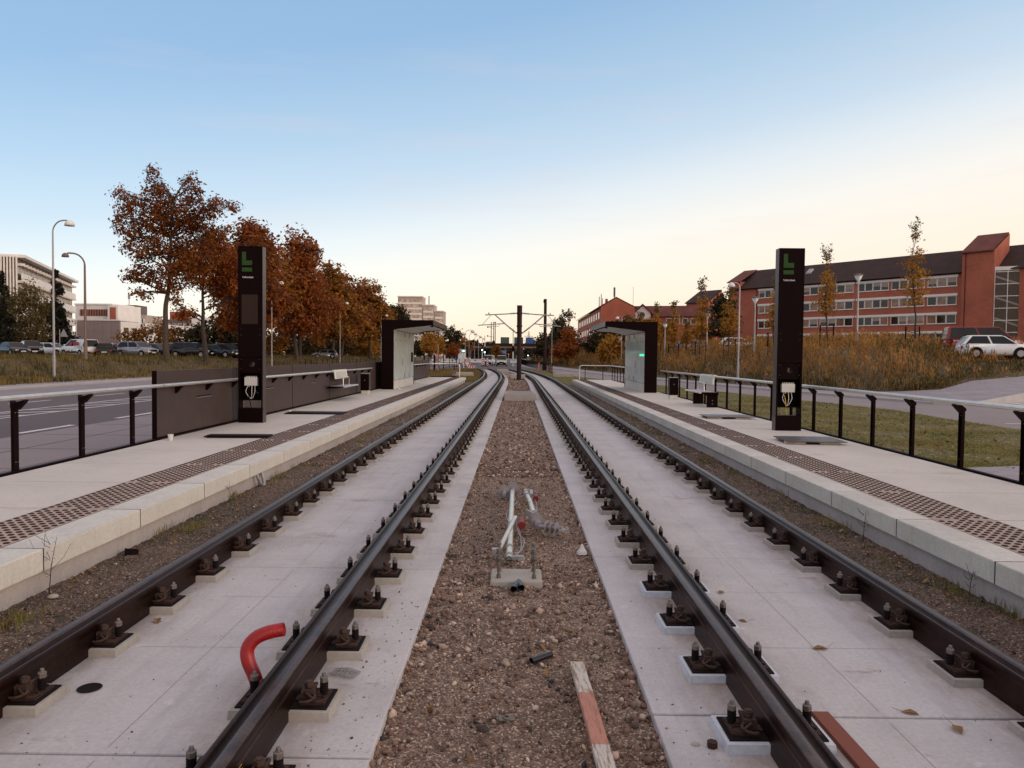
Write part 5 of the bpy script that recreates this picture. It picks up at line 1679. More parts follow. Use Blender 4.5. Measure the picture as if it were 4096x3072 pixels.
for i, (X, Y, h_, w_, mt, lab) in enumerate([(-41, 104, 5.5, 3.5, 'darkleaf', 'dark undergrowth bush behind the first trunks of the tree row'), (-43, 124, 6, 4, 'oliveleaf', 'olive undergrowth bush behind the middle of the tree row'), (-42, 140, 6, 4, 'darkleaf', 'dark undergrowth bush behind the silver car'),
                                        (-41, 165, 6, 4.5, 'darkleaf', 'dark undergrowth bush near the end of the tree row'), (-33, 170, 4.6, 2.6, 'yellowleaf', 'low golden bush beside the left shelter'), (-44, 190, 8, 5, 'darkleaf', 'dark thicket beyond the tree row')]):
    tree('shrub', lab, (X, Y, bank_h(X, Y)), [B(0, h_ * .5, w_, h_ * .5 / w_), B(w_ * .8, h_ * .42, w_ * .7, .7), B(-w_ * .8, h_ * .45, w_ * .7, .7), B(.4, h_ * .8, w_ * .5, .5)], 2400, .42, mt, .12, 'darkbark', 'shrub', 'undergrowth behind the tree row', fork=.4, seed=60 + i, sig=.5)

# car park side: conifers and weeping birch in front of the white office
def conifer(loc, h, r_, label, seed):
    t = thing('conifer', label, 'tree', loc, 0, 'trees in front of the white office')
    MB().tube([(0, 0, 0), (.05, 0, h * .5), (0, 0, h)], [.22, .14, .02], 8).build('trunk', M['darkbark'], t)
    q = np.random.RandomState(seed); nb = 70; n = nb * 55
    zb = np.repeat(h * (.05 + .93 * q.rand(nb) ** 1.1), 55); ab = np.repeat(q.rand(nb) * 6.283, 55); lb = np.repeat(.55 + .6 * q.rand(nb), 55)
    f = q.rand(n) ** .7; rr = r_ * (1 - zb / h) ** .75 * lb * f + .05
    a = ab + q.normal(0, .22, n); z = np.clip(zb - rr * .18 + q.normal(0, .22, n), .2, h)
    C = np.stack([np.cos(a) * rr, np.sin(a) * rr, z], -1)
    V, F_ = leaf_quads(C, .42)
    np_mesh('crown', V, F_, M['needle'], parent=t)


conifer((-75.6, 112, 1.2), 12.3, 4.2, 'dark conifer at the far left edge of the view', 1)
conifer((-72.5, 120, 1.2), 13.4, 3.9, 'dark spruce right of the weeping birch', 2)
conifer((-71.6, 106, 1.2), 8.0, 3.2, 'lower dark conifer beside the left edge of the view', 3)
conifer((-71.0, 119, 1.2), 6.6, 3.0, 'low dark conifer beside the triangular road sign', 5)
tree('birch_tree', 'weeping birch with thin hanging foliage in front of the white office', (-70.3, 110, 1.2), [B(0, 9.6, 1.5, 1.1), B(-1.6, 7.8, 1.5, 1.3), B(1.3, 7.8, 1.4, 1.3), B(0, 5.4, 2.2, 1.0), B(1.4, 3.6, 1.3), B(-1.8, 3.8, 1.4)], 5200, .28, 'birchleaf', .15, 'bark', 'tree', 'trees in front of the white office', fork=2, seed=31, sig=.38, hang=1.0)
tree('bush', 'golden brown hedge bush behind the parked cars, left of the tall oak trunk', (-50, 104, 1.3), [B(0, 2.2, 2.6, .8), B(3, 2.3, 2.2, .8), B(-2.6, 2.0, 2.0, .8)], 2200, .36, 'oliveleaf', .1, 'darkbark', 'bush', 'bushes behind the car park', fork=.3, seed=33)
tree('bush', 'dark hedge bush behind the parked cars, right of the tall oak trunk', (-42.5, 106, 1.3), [B(0, 2.4, 2.8, .8), B(3.2, 2.2, 2.4, .8), B(-3, 2.6, 2.4, .8)], 2200, .36, 'darkleaf', .1, 'darkbark', 'bush', 'bushes behind the car park', fork=.3, seed=34)
tree('thin_tree', 'thin bare tree beside the low white building', (-56, 120, 1.3), [B(0, 5.2, .7, 1.6), B(.3, 3.6, .6)], 240, .26, 'oliveleaf', .06, 'darkbark', 'tree', None, fork=2, seed=35)

# young street trees, each tied to stakes
def young(loc, h, w_, label, n=620, size=.15, mat='yellowleaf', stakes=2, group='young staked trees on the mound', seed=1, top=True, clear=.30):
    q = random.Random(seed)
    bl = [(q.uniform(-.15, .15), q.uniform(-.15, .15), h * f, w_ * k, w_ * k, h * .07) for f, k in ((clear + .08, .7), (clear + .16, 1.0), (clear + .25, .9), (clear + .34, .75), (clear + .43, .5))]
    if top: bl += [(q.uniform(-.1, .25), 0, h * .86, w_ * .30, w_ * .3, h * .05)]
    t = tree('young_tree', label, loc, bl, n, size, mat, .05 + h * .004, 'darkbark', 'tree', group, fork=h * clear * .8, seed=seed, sig=.13 + .02 * w_, cl=9, shell=.2, limbs=3)
    tw = MB(); r2 = random.Random(seed + 5); pts = []
    if top:                                        # the almost bare leader
        for _ in range(7):
            a = (r2.uniform(-.15, .15), r2.uniform(-.15, .15), h * r2.uniform(.80, .9)); b_ = (a[0] + r2.uniform(-.6, .7) * w_ * .5, a[1] + r2.uniform(-.4, .4) * w_ * .5, h * r2.uniform(.92, 1.0))
            tw.tube([a, b_], [.012, .005], 4); pts.append(b_); pts.append(tuple((p + s) / 2 for p, s in zip(a, b_)))
        tw.build('leader', M['darkbark'], t)
        C = np.repeat(np.array(pts), 9, 0) + rng.normal(0, .13, (len(pts) * 9, 3))
        V, F_ = leaf_quads(C, size * .9); np_mesh('top_leaves', V, F_, M['birchleaf'], parent=t)
    for k in range(stakes):
        a = 2 * math.pi * k / stakes + .1
        s = MB(); s.cyl((math.cos(a) * .55, math.sin(a) * .3, 0), (math.cos(a) * .55, math.sin(a) * .3, 1.9), .055, n=8)
        s.build('stake', M['dark'], t)
    st = MB(); st.tube([(-.55, 0, 1.55), (-.1, 0, 1.45), (.1, 0, 1.45), (.55, 0, 1.55)], .025, 5); st.build('strap', M['blackrub'], t)
    return t


def mh(x, y):
    return float(mound_h(np.array([x]), np.array([y]))[0])


for i, (px_, py_, Y, w_, lab) in enumerate([(3640, 875, 60, 1.15, 'tallest young yellow tree, between two black stakes in front of the brick office'), (3300, 985, 62, 1.0, 'young yellow tree right of the right totem'),
        (3092, 1105, 66, .85, 'young yellow tree just left of the right totem'), (2915, 1150, 72, 1.0, 'young yellow tree in front of the blank brick wall'), (2800, 1115, 78, 1.0, 'young yellow tree with a bare leader in front of the small brick tower'),
        (2692, 1208, 86, .95, 'young yellow tree right of the right shelter, beside the glass lamp'), (2622, 1215, 94, .9, 'thin young yellow tree behind the right end of the right shelter'), (2560, 1252, 102, .9, 'young yellow tree top showing above the right shelter roof'), (2512, 1262, 112, .8, 'thin yellow tree top behind the right shelter roof'),
        (2745, 1290, 92, .8, 'low brown young tree left of the small brick tower')]):
    X = (px_ - 2072) / 3072 * Y
    z0 = mh(X, Y); zt = 1.85 + (1425 + (px_ - 2072) * .0105 - py_) * Y / 3072
    young((X, Y, z0), zt - z0, w_, lab, 950 if i < 4 else 600, .17 if i < 4 else .22, seed=70 + i)
for i, (px_, py_, Y, w_, lab) in enumerate([(1716, 1318, 84, 1.25, 'small round golden tree in the left lawn, nearest the platform'), (1757, 1335, 98, 1.0, 'slim golden tree behind the nearest golden lawn tree'), (1812, 1368, 118, 1.35, 'small copper tree farthest along the left lawn')]):
    X = (px_ - 2072) / 3072 * Y; zt = 1.85 + (1421 - py_) * Y / 3072
    young((X, Y, .05), zt, w_, lab, 1500, .17, 'yellowleaf' if i < 2 else 'orangeleaf', 2, 'young golden trees in the left lawn', 90 + i, top=False, clear=.42)
# trees and thickets right of the tracks and around the bridge
for i, (px_, Y, top, r_, mt, lab) in enumerate([(2272, 158, 11.6, 3.4, 'darkleaf', 'tall dark green tree right of the tracks'), (2268, 135, 6.8, 2.7, 'orangeleaf', 'burnt orange tree beside the blue road sign'), (2178, 178, 7.2, 2.6, 'darkleaf', 'dark tree beside the right mast'),
        (2218, 185, 8.8, 2.8, 'darkleaf', 'dark tree between the right mast and the tall dark tree'), (2385, 135, 6.6, 3.2, 'darkleaf', 'dark thicket left of the right shelter'), (2450, 128, 7.4, 3.4, 'darkleaf', 'dark thicket behind the right shelter roof, left part'), (2530, 122, 8.2, 3.2, 'darkleaf', 'dark thicket behind the right shelter'),
        (2600, 118, 7.8, 3.0, 'oliveleaf', 'olive thicket right of the right shelter'), (2445, 104, 4.8, 1.6, 'yellowleaf', 'small golden tree under the right shelter roof'), (2885, 112, 11.4, 2.9, 'darkleaf', 'dark spreading tree in front of the brick wall'), (2790, 118, 6.6, 2.4, 'oliveleaf', 'brown bushy tree under the small brick tower'),
        (1800, 215, 10.2, 4.2, 'darkleaf', 'dark tree behind the left shelter tip'), (1850, 235, 8.4, 3.6, 'oliveleaf', 'brown green tree sloping towards the bridge'), (1700, 195, 9.2, 4.2, 'darkleaf', 'dark tree behind the golden lawn trees'), (1890, 380, 9.5, 6, 'darkleaf', 'low dark tree beyond the bridge, left'), (1960, 390, 9.0, 6, 'darkleaf', 'low dark tree beyond the bridge, middle'), (2125, 385, 10.5, 5, 'darkleaf', 'dark tree beyond the bridge, right'), (1985, 215, 4.6, 1.1, 'oliveleaf', 'thin brown bush beside the white vans')]):
    X = (px_ - 2072) / 3072 * Y; q = random.Random(200 + i)
    z0 = max(mh(X, Y), 0.0) if X > 3 else 0.0
    hh_ = top - z0
    bl = [(q.uniform(-.6, .6) * r_, q.uniform(-.5, .5) * r_, hh_ * q.uniform(.35, .8), r_ * q.uniform(.4, .6), r_ * q.uniform(.4, .6), hh_ * q.uniform(.12, .2)) for _ in range(7)] + [(0, 0, hh_ * .88, r_ * .4, r_ * .4, hh_ * .1), (0, 0, hh_ * .4, r_ * .9, r_ * .9, hh_ * .22)]
    tree('broadleaf_tree', lab, (X, Y, z0), bl, 2600, .30 + .0010 * Y, mt, .16, 'darkbark', 'tree', 'trees and thickets along the corridor', fork=hh_ * .15, seed=210 + i, sig=.45, shell=.3, limbs=1)
# far wooded horizon
Vs, Fs = [], []
for k in range(240):
    a = R(-75) + R(150) * k / 240
    d_ = 620 + 120 * math.sin(k * .7)
    C = ellipsoid_pts(26, (12, 12, 5.5), .3) + np.array([math.sin(a) * d_, math.cos(a) * d_, 5.0])
    V, F_ = leaf_quads(C, 7.0); Fs.append(F_ + len(Vs) * 104); Vs.append(V)
tag(np_mesh('distant_woods', np.concatenate(Vs), np.concatenate(Fs), M['darkleaf']), 'far dark line of woods along the horizon', 'woods', kind='stuff')

# ================================================================ lamps and masts
def lamp(x, y, z0, top, arm, label, mat='galv', group='street lamps along the left road', r_=.075, reach=.95, heads='white', dome=.30):
    """tall pole whose top curves over into a short arm with a domed head; arm: unit (dx, dy)"""
    t = thing('street_lamp', label, 'street lamp', (x, y, z0), math.atan2(arm[1], arm[0]), group)
    h = top - z0
    p = MB(); R_ = reach * .75
    path = [(0, 0, -.3), (0, 0, h * .5), (0, 0, h - R_)] + [(R_ - R_ * math.cos(a), 0, h - R_ + R_ * math.sin(a)) for a in np.linspace(.2, math.pi / 2, 8)] + [(reach, 0, h)]
    n = len(path)
    p.tube(path, [r_, r_ * .85, r_ * .65] + [r_ * .55] * (n - 3), 10)
    p.cyl((0, 0, -.1), (0, 0, 1.4), r_ * 1.35, r_ * 1.25, n=12)
    p.build('pole', M[mat], t)
    d = MB(); k = dome
    d.lathe([(0, k * .98), (k * .38, k * .90), (k * .68, k * .66), (k * .88, k * .32), (k * .95, -.06), (k * .90, -.06)], (reach + k * .55, 0, h - k * .92), 18)
    hd = d.build('lamp_head', M[heads], t)
    b = MB(); b.lathe([(0, -k * .28), (k * .5, -k * .2), (k * .88, -.05)], (reach + k * .55, 0, h - k * .92), 14)
    b.build('diffuser', M['greyplastic'], t)
    return t


lamp(-28.2, 46.5, .2, 9.75, (1, -.12), 'grey street lamp nearest on the left bank, arm over the road')
lamp(-28.2, 87.8, .3, 10.1, (1, -.05), 'grey street lamp just right of the left totem')
lamp(-28.2, 121.5, .3, 10.1, (1, 0), 'grey street lamp in front of the golden olive tree')
lamp(-28.2, 158, .3, 10.1, (1, 0), 'grey street lamp whose white head shows above the left shelter roof')
lamp(-33.0, 58.4, 1.2, 9.3, (-1, -.2), 'brown street lamp by the white van, arm over the car park', 'brownpole', None, .11, 1.2, heads='brownpole', dome=.27)
for i, (px_, py_, Y, lab) in enumerate([(1860, 1320, 200, 'far street lamp left of the bridge, nearest of four'), (1876, 1332, 230, 'far street lamp left of the bridge, second of four'), (1898, 1343, 262, 'far street lamp left of the bridge, third of four'), (1914, 1351, 295, 'far street lamp left of the bridge, last of four')]):
    lamp((px_ - 2072) / 3072 * Y, Y, 0, 1.85 + (1423 - py_) * Y / 3072, (1, 0), lab, group='far lamps left of the bridge', r_=.11, reach=1.6, dome=.6)
for x, y, z0, top, arm, lab in ((14.3, 50, .2, 6.75, (-1, -.1), 'grey street lamp at the foot of the mound, nearest on the right'), (12.9, 96, .3, 6.9, (-1, 0), 'grey street lamp behind the right shelter roof'), (10.5, 136, .2, 6.9, (-1, 0), 'grey street lamp right of the orange tree'), (9.05, 176, .2, 6.6, (-1, 0), 'grey street lamp with the blue sign'), (5.35, 122, .2, 7.1, (-1, 0), 'grey street lamp just right of the right mast'), (4.6, 205, .1, 6.6, (-1, 0), 'far street lamp behind the right mast')):
    lamp(x, y, z0, top, arm, lab, group='street lamps along the right road', r_=.065, reach=.42, dome=.25)

def glasslamp(x, y, z0, top, lab):
    t = thing('park_lamp', lab, 'park lamp', (x, y, z0), 0, 'conical glass lamps on the mound'); h = top - z0
    MB().cyl((0, 0, -.2), (0, 0, h - .75), .085, .055, n=10).cyl((0, 0, -.1), (0, 0, 1.1), .11, .10, n=10).build('pole', M['galv'], t)
    MB().lathe([(.07, 0), (.08, .10), (.33, .62), (.31, .62), (.06, .1)], (0, 0, h - .75), 16).build('glass_cone', M['whitepanel'], t)
    MB().lathe([(0, .72), (.2, .70), (.40, .63), (.40, .60), (0, .60)], (0, 0, h - .75), 16).build('lamp_cap', M['brownpole'], t)


for px_, py_, Y, lab in ((3420, 1096, 60, 'conical glass lamp between the two young trees in front of the brick office'), (3013, 1186, 68, 'conical glass lamp left of the right totem'), (2824, 1252, 82, 'conical glass lamp beside the small brick tower'), (2657, 1290, 90, 'conical glass lamp just right of the right shelter'), (2477, 1345, 104, 'conical glass lamp seen under the right shelter roof')):
    X = (px_ - 2072) / 3072 * Y
    glasslamp(X, Y, mh(X, Y), 1.85 + (1425 + (px_ - 2072) * .0105 - py_) * Y / 3072, lab)

# overhead line masts
M['mast'] = plain('brown_mast_paint', (0.022, 0.0085, 0.0075, 1), .55, .0, .2, 3, spec=.2)
t = thing('overhead_mast', 'dark centre mast with pale arms reaching over both tracks', 'mast', (.09, 61.4, -.05))
MB().tube([(0, 0, 0), (0, 0, 3.6), (0, 0, 5.95)], [.185, .19, .21], 12).build('pole', M['mast'], t)
b = MB(); b.box(-.45, .45, -.3, .3, 0, .05)
for xx in (-.36, .36): b.cyl((xx, -.2, .05), (xx, -.2, .16), .03, n=6)
b.build('base_plate', M['dark'], t)
b = MB()
for zz in (3.78, 5.32, 4.3): b.cyl((0, 0, zz - .07), (0, 0, zz + .07), .23, n=12)
b.build('collar', M['mast'], t)
for s in (-1, 1):
    a = MB()
    a.tube([(s * .2, 0, 5.33), (s * 1.2, 0, 5.25), (s * 2.75, 0, 5.17)], .045, 8)
    a.tube([(s * .2, 0, 3.72), (s * 1.0, 0, 4.35), (s * 1.95, 0, 5.18)], .05, 8)
    a.tube([(s * 1.2, 0, 4.5), (s * 3.3, -.1, 4.33 if s < 0 else 4.30)], .038, 8)
    a.tube([(s * 2.25, 0, 5.17), (s * 3.0, -.05, 4.36)], .022, 6)
    a.tube([(s * 1.6, 0, 4.42), (s * 1.65, -.1, 4.28), (s * 2.5, -.1, 4.27)], .025, 6)
    a.build('cantilever_arm', M['galv'], t)
    q = MB()
    for x0, z0, x1, z1 in ((.35, 5.32, .8, 5.28), (.4, 3.87, .85, 4.22)):
        for k in range(4):
            f0, f1 = k / 4, k / 4 + .1
            q.cyl((s * (x0 + (x1 - x0) * f0), 0, z0 + (z1 - z0) * f0), (s * (x0 + (x1 - x0) * f1), 0, z0 + (z1 - z0) * f1), .085, n=10)
    q.cyl((s * 2.45, 0, 5.17), (s * 2.45, 0, 5.36), .05, n=8)
    q.build('insulator', M['galv'], t)
t = thing('overhead_mast', 'dark bare mast beside the right track', 'mast', (3.5, 100.5, -.05))
MB().tube([(0, 0, 0), (0, 0, 9.4)], [.24, .19], 10).build('pole', M['mast'], t)
MB().box(-.26, .05, -.14, .14, 8.9, 9.3).build('head_bracket', M['dark'], t)
t = thing('signal_mast', 'slim pale mast with a tram signal, right of the white vans', 'signal mast', (-.9, 139.0, .0), 0, 'pale masts at the junction')
MB().tube([(0, 0, 0), (0, 0, 6.8)], [.13, .09], 10).build('pole', M['white'], t)
MB().box(-.18, .18, -.16, .1, 2.7, 3.7).build('signal_box', M['dark'], t, bevel=.03)
MB().cyl((0, -.17, 3.95), (0, -.24, 3.95), .16, n=14).build('signal_lamp', M['lampwhite'] if 'lampwhite' in M else M['white'], t)
# ================================================================ junction furniture
M['lampgreen'] = emit('green_signal_light', (0.25, 1.0, 0.65, 1), 4.0)
M['lampwhite'] = emit('white_signal_light', (1.0, 0.95, 0.85, 1), 3.0)
M['lampred'] = emit('red_signal_light', (1.0, 0.10, 0.05, 1), 1.2)


def P2W(px_, Y, py_=None):
    x = (px_ - 2072) / 3072 * Y
    return x if py_ is None else (x, 1.85 + (1425 + (px_ - 2072) * .0105 - py_) * Y / 3072)


def traffic_light(px_, py_light, Y, lab, lit='lampgreen', hpole=None, w=.34):
    x, z = P2W(px_, Y, py_light)
    t = thing('traffic_light', lab, 'traffic light', (x, Y, 0), 0, 'traffic lights at the junction')
    MB().cyl((0, 0, 0), (0, 0, hpole or z + 1.2), .10, .08, n=10).build('pole', M['white'], t)
    hd = MB().box(-w / 2, w / 2, -.30, -.08, z - .28, z + 1.05)
    for q in range(3): hd.lathe([(.13, 0), (.15, 0)], (0, 0, 0), 6)
    hd.build('signal_head', M['dark'], t, bevel=.03)
    for q in range(3):
        o = MB().cyl((0, -.30, z + q * .38), (0, -.33, z + q * .38), .15, n=14)
        o.build('signal_lens', M[lit] if q == 0 else M['screen'], t)
    return t


traffic_light(1855, 1404, 118, 'traffic light showing green, nearest, at the tip of the left lawn')
traffic_light(1939, 1409, 150, 'traffic light showing green on a tall pale mast left of the vans', hpole=5.8)
traffic_light(1929, 1400, 160, 'traffic light showing white on the mast behind the second green light', 'lampwhite', hpole=5.2)
traffic_light(2112, 1422, 230, 'far traffic light showing white right of the centre mast', 'lampwhite')
traffic_light(2153, 1422, 225, 'far traffic light showing white beside the right mast', 'lampwhite')
traffic_light(2034, 1417, 240, 'far traffic light with a red glow above the vans', 'lampred')
for i, (px_, top, Y, lab) in enumerate([(2083, 1424, 210, 'thin pale post behind the centre mast'), (1882, 1398, 230, 'far pale post left of the bridge, nearest the green light'), (1898, 1398, 250, 'far pale post under the bridge, second'), (1914, 1398, 260, 'far pale post under the bridge, third'), (2133, 1418, 230, 'short pale post right of the centre mast'), (1752, 1378, 90, 'grey sign post with an orange tag in the left lawn')]):
    x, z = P2W(px_, Y, top)
    t = thing('post', lab, 'post', (x, Y, 0), 0, 'pale posts around the junction')
    MB().cyl((0, 0, 0), (0, 0, z), .08 if i < 5 else .05, n=8).build('shaft', M['galv'], t)
    MB().cyl((0, 0, z), (0, 0, z + .06), .085 if i < 5 else .055, n=8).build('post_cap', M['dark'], t)
    if i == 5:
        MB().box(-.07, .07, -.06, -.05, z - 1.6, z - .7).build('tag', M['orange'], t)


def marker_board_(px_, py_base, Y, lab, h=1.1, w=.32, flip=1, blue=False):
    x, _ = P2W(px_, Y, py_base)
    t = thing('chevron_marker', lab, 'marker board', (x, Y, .02), 0, 'red and white marker boards at the junction')
    MB().box(-.25, .25, -.35, .35, 0, .10).build('rubber_foot', M['blackrub'], t)
    MB().cyl((0, .03, .1), (0, .03, h + .35), .03, n=8).build('post', M['galv'], t)
    MB().box(-w / 2, w / 2, -.01, .01, .25, .25 + h).build('board', M['white'], t)
    s = MB()
    k = 0
    while .25 + k * .36 + .30 < .25 + h:
        z = .27 + k * .36
        a, b_ = (-w / 2 + .01, w / 2 - .01)
        s.hexa([(a, -.018, z), (b_, -.018, z + .18 * flip if flip > 0 else z), (b_, -.012, z + .18 if flip > 0 else z), (a, -.012, z if flip > 0 else z + .18)] if False else
               [(a, -.018, z + (.16 if flip < 0 else 0)), (b_, -.018, z + (.16 if flip > 0 else 0)), (b_, -.011, z + (.16 if flip > 0 else 0)), (a, -.011, z + (.16 if flip < 0 else 0))],
               [(a, -.018, z + .15 + (.16 if flip < 0 else 0)), (b_, -.018, z + .15 + (.16 if flip > 0 else 0)), (b_, -.011, z + .15 + (.16 if flip > 0 else 0)), (a, -.011, z + .15 + (.16 if flip < 0 else 0))])
        k += 1
    s.build('stripes', M['redpaint'], t)
    if blue:
        MB().cyl((0, -.02, h + .5), (0, .0, h + .5), .28, n=18).build('round_sign', M['blue'], t)
    return t


marker_board_(1866, 1452, 124, 'red and white marker board behind the give way sign, left one', 1.25)
marker_board_(1878, 1452, 123, 'red and white marker board behind the give way sign, right one', 1.25, flip=-1)
marker_board_(1853, 1450, 130, 'red and white marker board beside the nearest green light', 1.0)
marker_board_(1929, 1452, 134, 'red and white marker board left of the vans, left one', 1.15)
marker_board_(1936, 1452, 134.5, 'red and white marker board left of the vans, right one', 1.15, flip=-1)
marker_board_(1950, 1460, 128, 'red and white marker board touching the vans in view', 1.2)
marker_board_(1824, 1452, 126, 'marker board with a round blue sign by the left lawn', .8, blue=True)
marker_board_(1731, 1448, 128, 'red and white marker board behind the nearest golden lawn tree', 1.0)
marker_board_(1757, 1448, 128, 'red and white marker board behind the slim golden lawn tree', 1.0)
t = thing('give_way_sign', 'red bordered give way sign propped up at the end of the left lawn', 'road sign', (P2W(1869, 112), 112, .05))
MB().prism([(-.52, .95), (.52, .95), (0, .05)], 'y', -.02, .0).build('sign_face', M['redpaint'], t)
MB().prism([(-.34, .84), (.34, .84), (0, .26)], 'y', -.028, -.02).build('sign_centre', M['white'], t)
MB().box(-.04, .04, .0, .5, 0, .4).build('prop', M['dark'], t)
t = thing('barrier_board', 'low red and white barrier board at the end of the left rail', 'barrier', (P2W(1886, 106), 106, .02))
MB().box(-.62, .62, -.03, .03, .12, .46).build('board', M['white'], t)
s = MB()
for k in range(4):
    s.hexa([(-.6 + k * .32, -.036, .13), (-.44 + k * .32, -.036, .13), (-.44 + k * .32, -.03, .13), (-.6 + k * .32, -.03, .13)], [(-.48 + k * .32, -.036, .45), (-.32 + k * .32, -.036, .45), (-.32 + k * .32, -.03, .45), (-.48 + k * .32, -.03, .45)])
s.build('stripes', M['redpaint'], t)
b = MB(); b.box(-.5, -.4, -.2, .2, 0, .12); b.box(.4, .5, -.2, .2, 0, .12); b.build('foot', M['blackrub'], t)
for i, (x0, x1, Y, lab) in enumerate([(1765, 1850, 200, 'white concrete barrier left of the nearest green light'), (1858, 1955, 205, 'white concrete barrier behind the marker boards'), (2040, 2105, 210, 'white concrete barrier right of the vans')]):
    t = thing('road_barrier', lab, 'barrier', ((P2W(x0, Y) + P2W(x1, Y)) / 2, Y, 0), 0, 'white barriers across the junction')
    w = (P2W(x1, Y) - P2W(x0, Y)) / 2
    MB().prism([(-.3, 0), (.3, 0), (.14, .35), (.10, 1.0), (-.10, 1.0), (-.14, .35)], 'x', -w, w).build('barrier_block', M['white'], t)
    r2 = MB()
    for k in range(int(w)): r2.box(-w + .6 + k * 2, -w + 1.2 + k * 2, -.17, -.15, .55, .8)
    r2.build('red_panels', M['redpaint'], t)
t = thing('sign_board', 'small white sign board behind the nearest green light', 'board', (P2W(1848, 160), 160, 0))
MB().box(-.8, .8, -.05, .05, 1.2, 3.2).build('board', M['white'], t)
MB().box(-.6, -.5, -.04, .04, 0, 1.2).box(.5, .6, -.04, .04, 0, 1.2).build('legs', M['dark'], t)
# black post fence along the right side, thin fence on the left verge
t = thing('post_fence', 'black post fence along the right side of the bend', 'fence', (3.62, 81.5, .0))
pts = [(3.62, 81.5), (3.5, 90), (3.0, 103), (2.4, 120), (1.6, 145), (.6, 195)]
def along(pts, step):
    out = []; acc = 0
    for a, b_ in zip(pts, pts[1:]):
        L_ = math.hypot(b_[0] - a[0], b_[1] - a[1]); d_ = acc
        while d_ < L_:
            out.append((a[0] + (b_[0] - a[0]) * d_ / L_, a[1] + (b_[1] - a[1]) * d_ / L_)); d_ += step
        acc = d_ - L_
    return out
fp = along(pts, 2.45)
me = MB().box(-.045, .045, -.045, .045, -.2, 1.15).mesh('post', M['dark'])
for x, y in fp:
    o = bpy.data.objects.new('post', me); COL.objects.link(o); o.parent = t; o.location = (x - 3.62, y - 81.5, 0)
rl = MB()
for zz in (.55, 1.05): rl.tube([(x - 3.62, y - 81.5, zz) for x, y in pts], .022, 5)
rl.build('rails', M['dark'], t)
for px_, Y, lab in ((2157, 101, 'orange traffic post beside the black fence, far one'), (2201, 88, 'orange traffic post beside the black fence, near one')):
    o = MB().lathe([(.18, 0), (.18, .05), (.09, .08), (.07, .95), (.03, 1.0), (.0, 1.0)], n=12).build('traffic_post', M['orange']); o.location = (P2W(px_, Y), Y, .05); tag(o, lab, 'traffic post', 'orange posts by the fence')
t = thing('verge_fence', 'thin black fence along the left verge in front of the tree row', 'fence', (-24.4, 88, .18))
me = MB().box(-.03, .03, -.03, .03, -.1, 1.05).mesh('post', M['dark'])
for k in range(38):
    o = bpy.data.objects.new('post', me); COL.objects.link(o); o.parent = t; o.location = (0, k * 2.55, 0)
rl = MB()
for zz in (.5, .95): rl.tube([(0, 0, zz), (0, 97, zz)], .012, 4)
rl.build('rails', M['dark'], t)
for i, (px_, Y) in enumerate(((1757, 98), (1716, 84), (1812, 118))):
    pass
t = thing('sand_bag', 'long black sandbag on the lawn at the end of the left platform', 'sandbag', (-5.0, 51.3, .06))
MB().tube([(-.95, 0, .22), (-.85, 0, .22), (.85, 0, .22), (.95, 0, .2)], [.12, .2, .2, .12], 12).build('bag_body', M['dark'], t)
MB().cyl((.95, 0, .2), (1.0, 0, .2), .05, n=8).build('bag_tie', M['blackrub'], t)
t = thing('cable_pillar', 'small rusty box on a thin dark post at the end of the left platform', 'box', (P2W(1817, 52), 52, .05))
MB().box(-.15, .15, -.1, .1, .55, .82).build('box_body', M['brownpole'], t)
MB().cyl((0, 0, 0), (0, 0, 1.35), .025, n=8).build('post', M['dark'], t)
t = thing('parking_sign', 'small blue road sign on the lamp post right of the orange tree', 'road sign', (P2W(2236, 175.6), 175.6, 2.05))
MB().box(-.55, .55, -.03, 0, 0, 1.5).build('sign_face', M['blue'], t)
MB().box(-.40, .40, -.036, -.03, .95, 1.35).build('sign_symbol', M['white'], t)
t = thing('warning_sign', 'grey back of a triangular road sign beside the white van', 'road sign', (-48.2, 80.5, 1.3))
MB().cyl((0, 0, 0), (0, 0, 2.9), .04, n=8).build('pole', M['galv'], t)
MB().prism([(-.1, 2.1), (.85, 2.1), (.4, 2.95)], 'y', .04, .06).build('sign_plate', M['galv'], t)

# ================================================================ bridge, pylon, containers
t = thing('road_bridge', 'long low concrete bridge across the road in the distance', 'bridge', (0, 340, 0))
b = MB(); b.box(-150, 70, -5, 5, 5.4, 6.6); b.build('deck', M['bridge'] if 'bridge' in M else M['brownpole'], t)
b = MB(); b.box(-150, 70, -5.3, -5.05, 6.2, 7.4); b.build('parapet', M['mast'], t)
for x in (-118, -92, -66, -44, -39, -20, 7, 24, 44):
    MB().box(-.8 + x, .8 + x, -2, 2, -.2, 5.4).build('pier', M['mast'], t)
b = MB(); b.hexa([(28, -8, -.2), (70, -8, -.2), (70, 8, -.2), (28, 8, -.2)], [(40, -6, 5.3), (70, -6, 5.3), (70, 6, 5.3), (40, 6, 5.3)]); b.build('abutment', M['footing'], t)
M['contgreen'] = plain('faded_green_container', (0.055, 0.11, 0.085, 1), .6, 0, .15, 1)
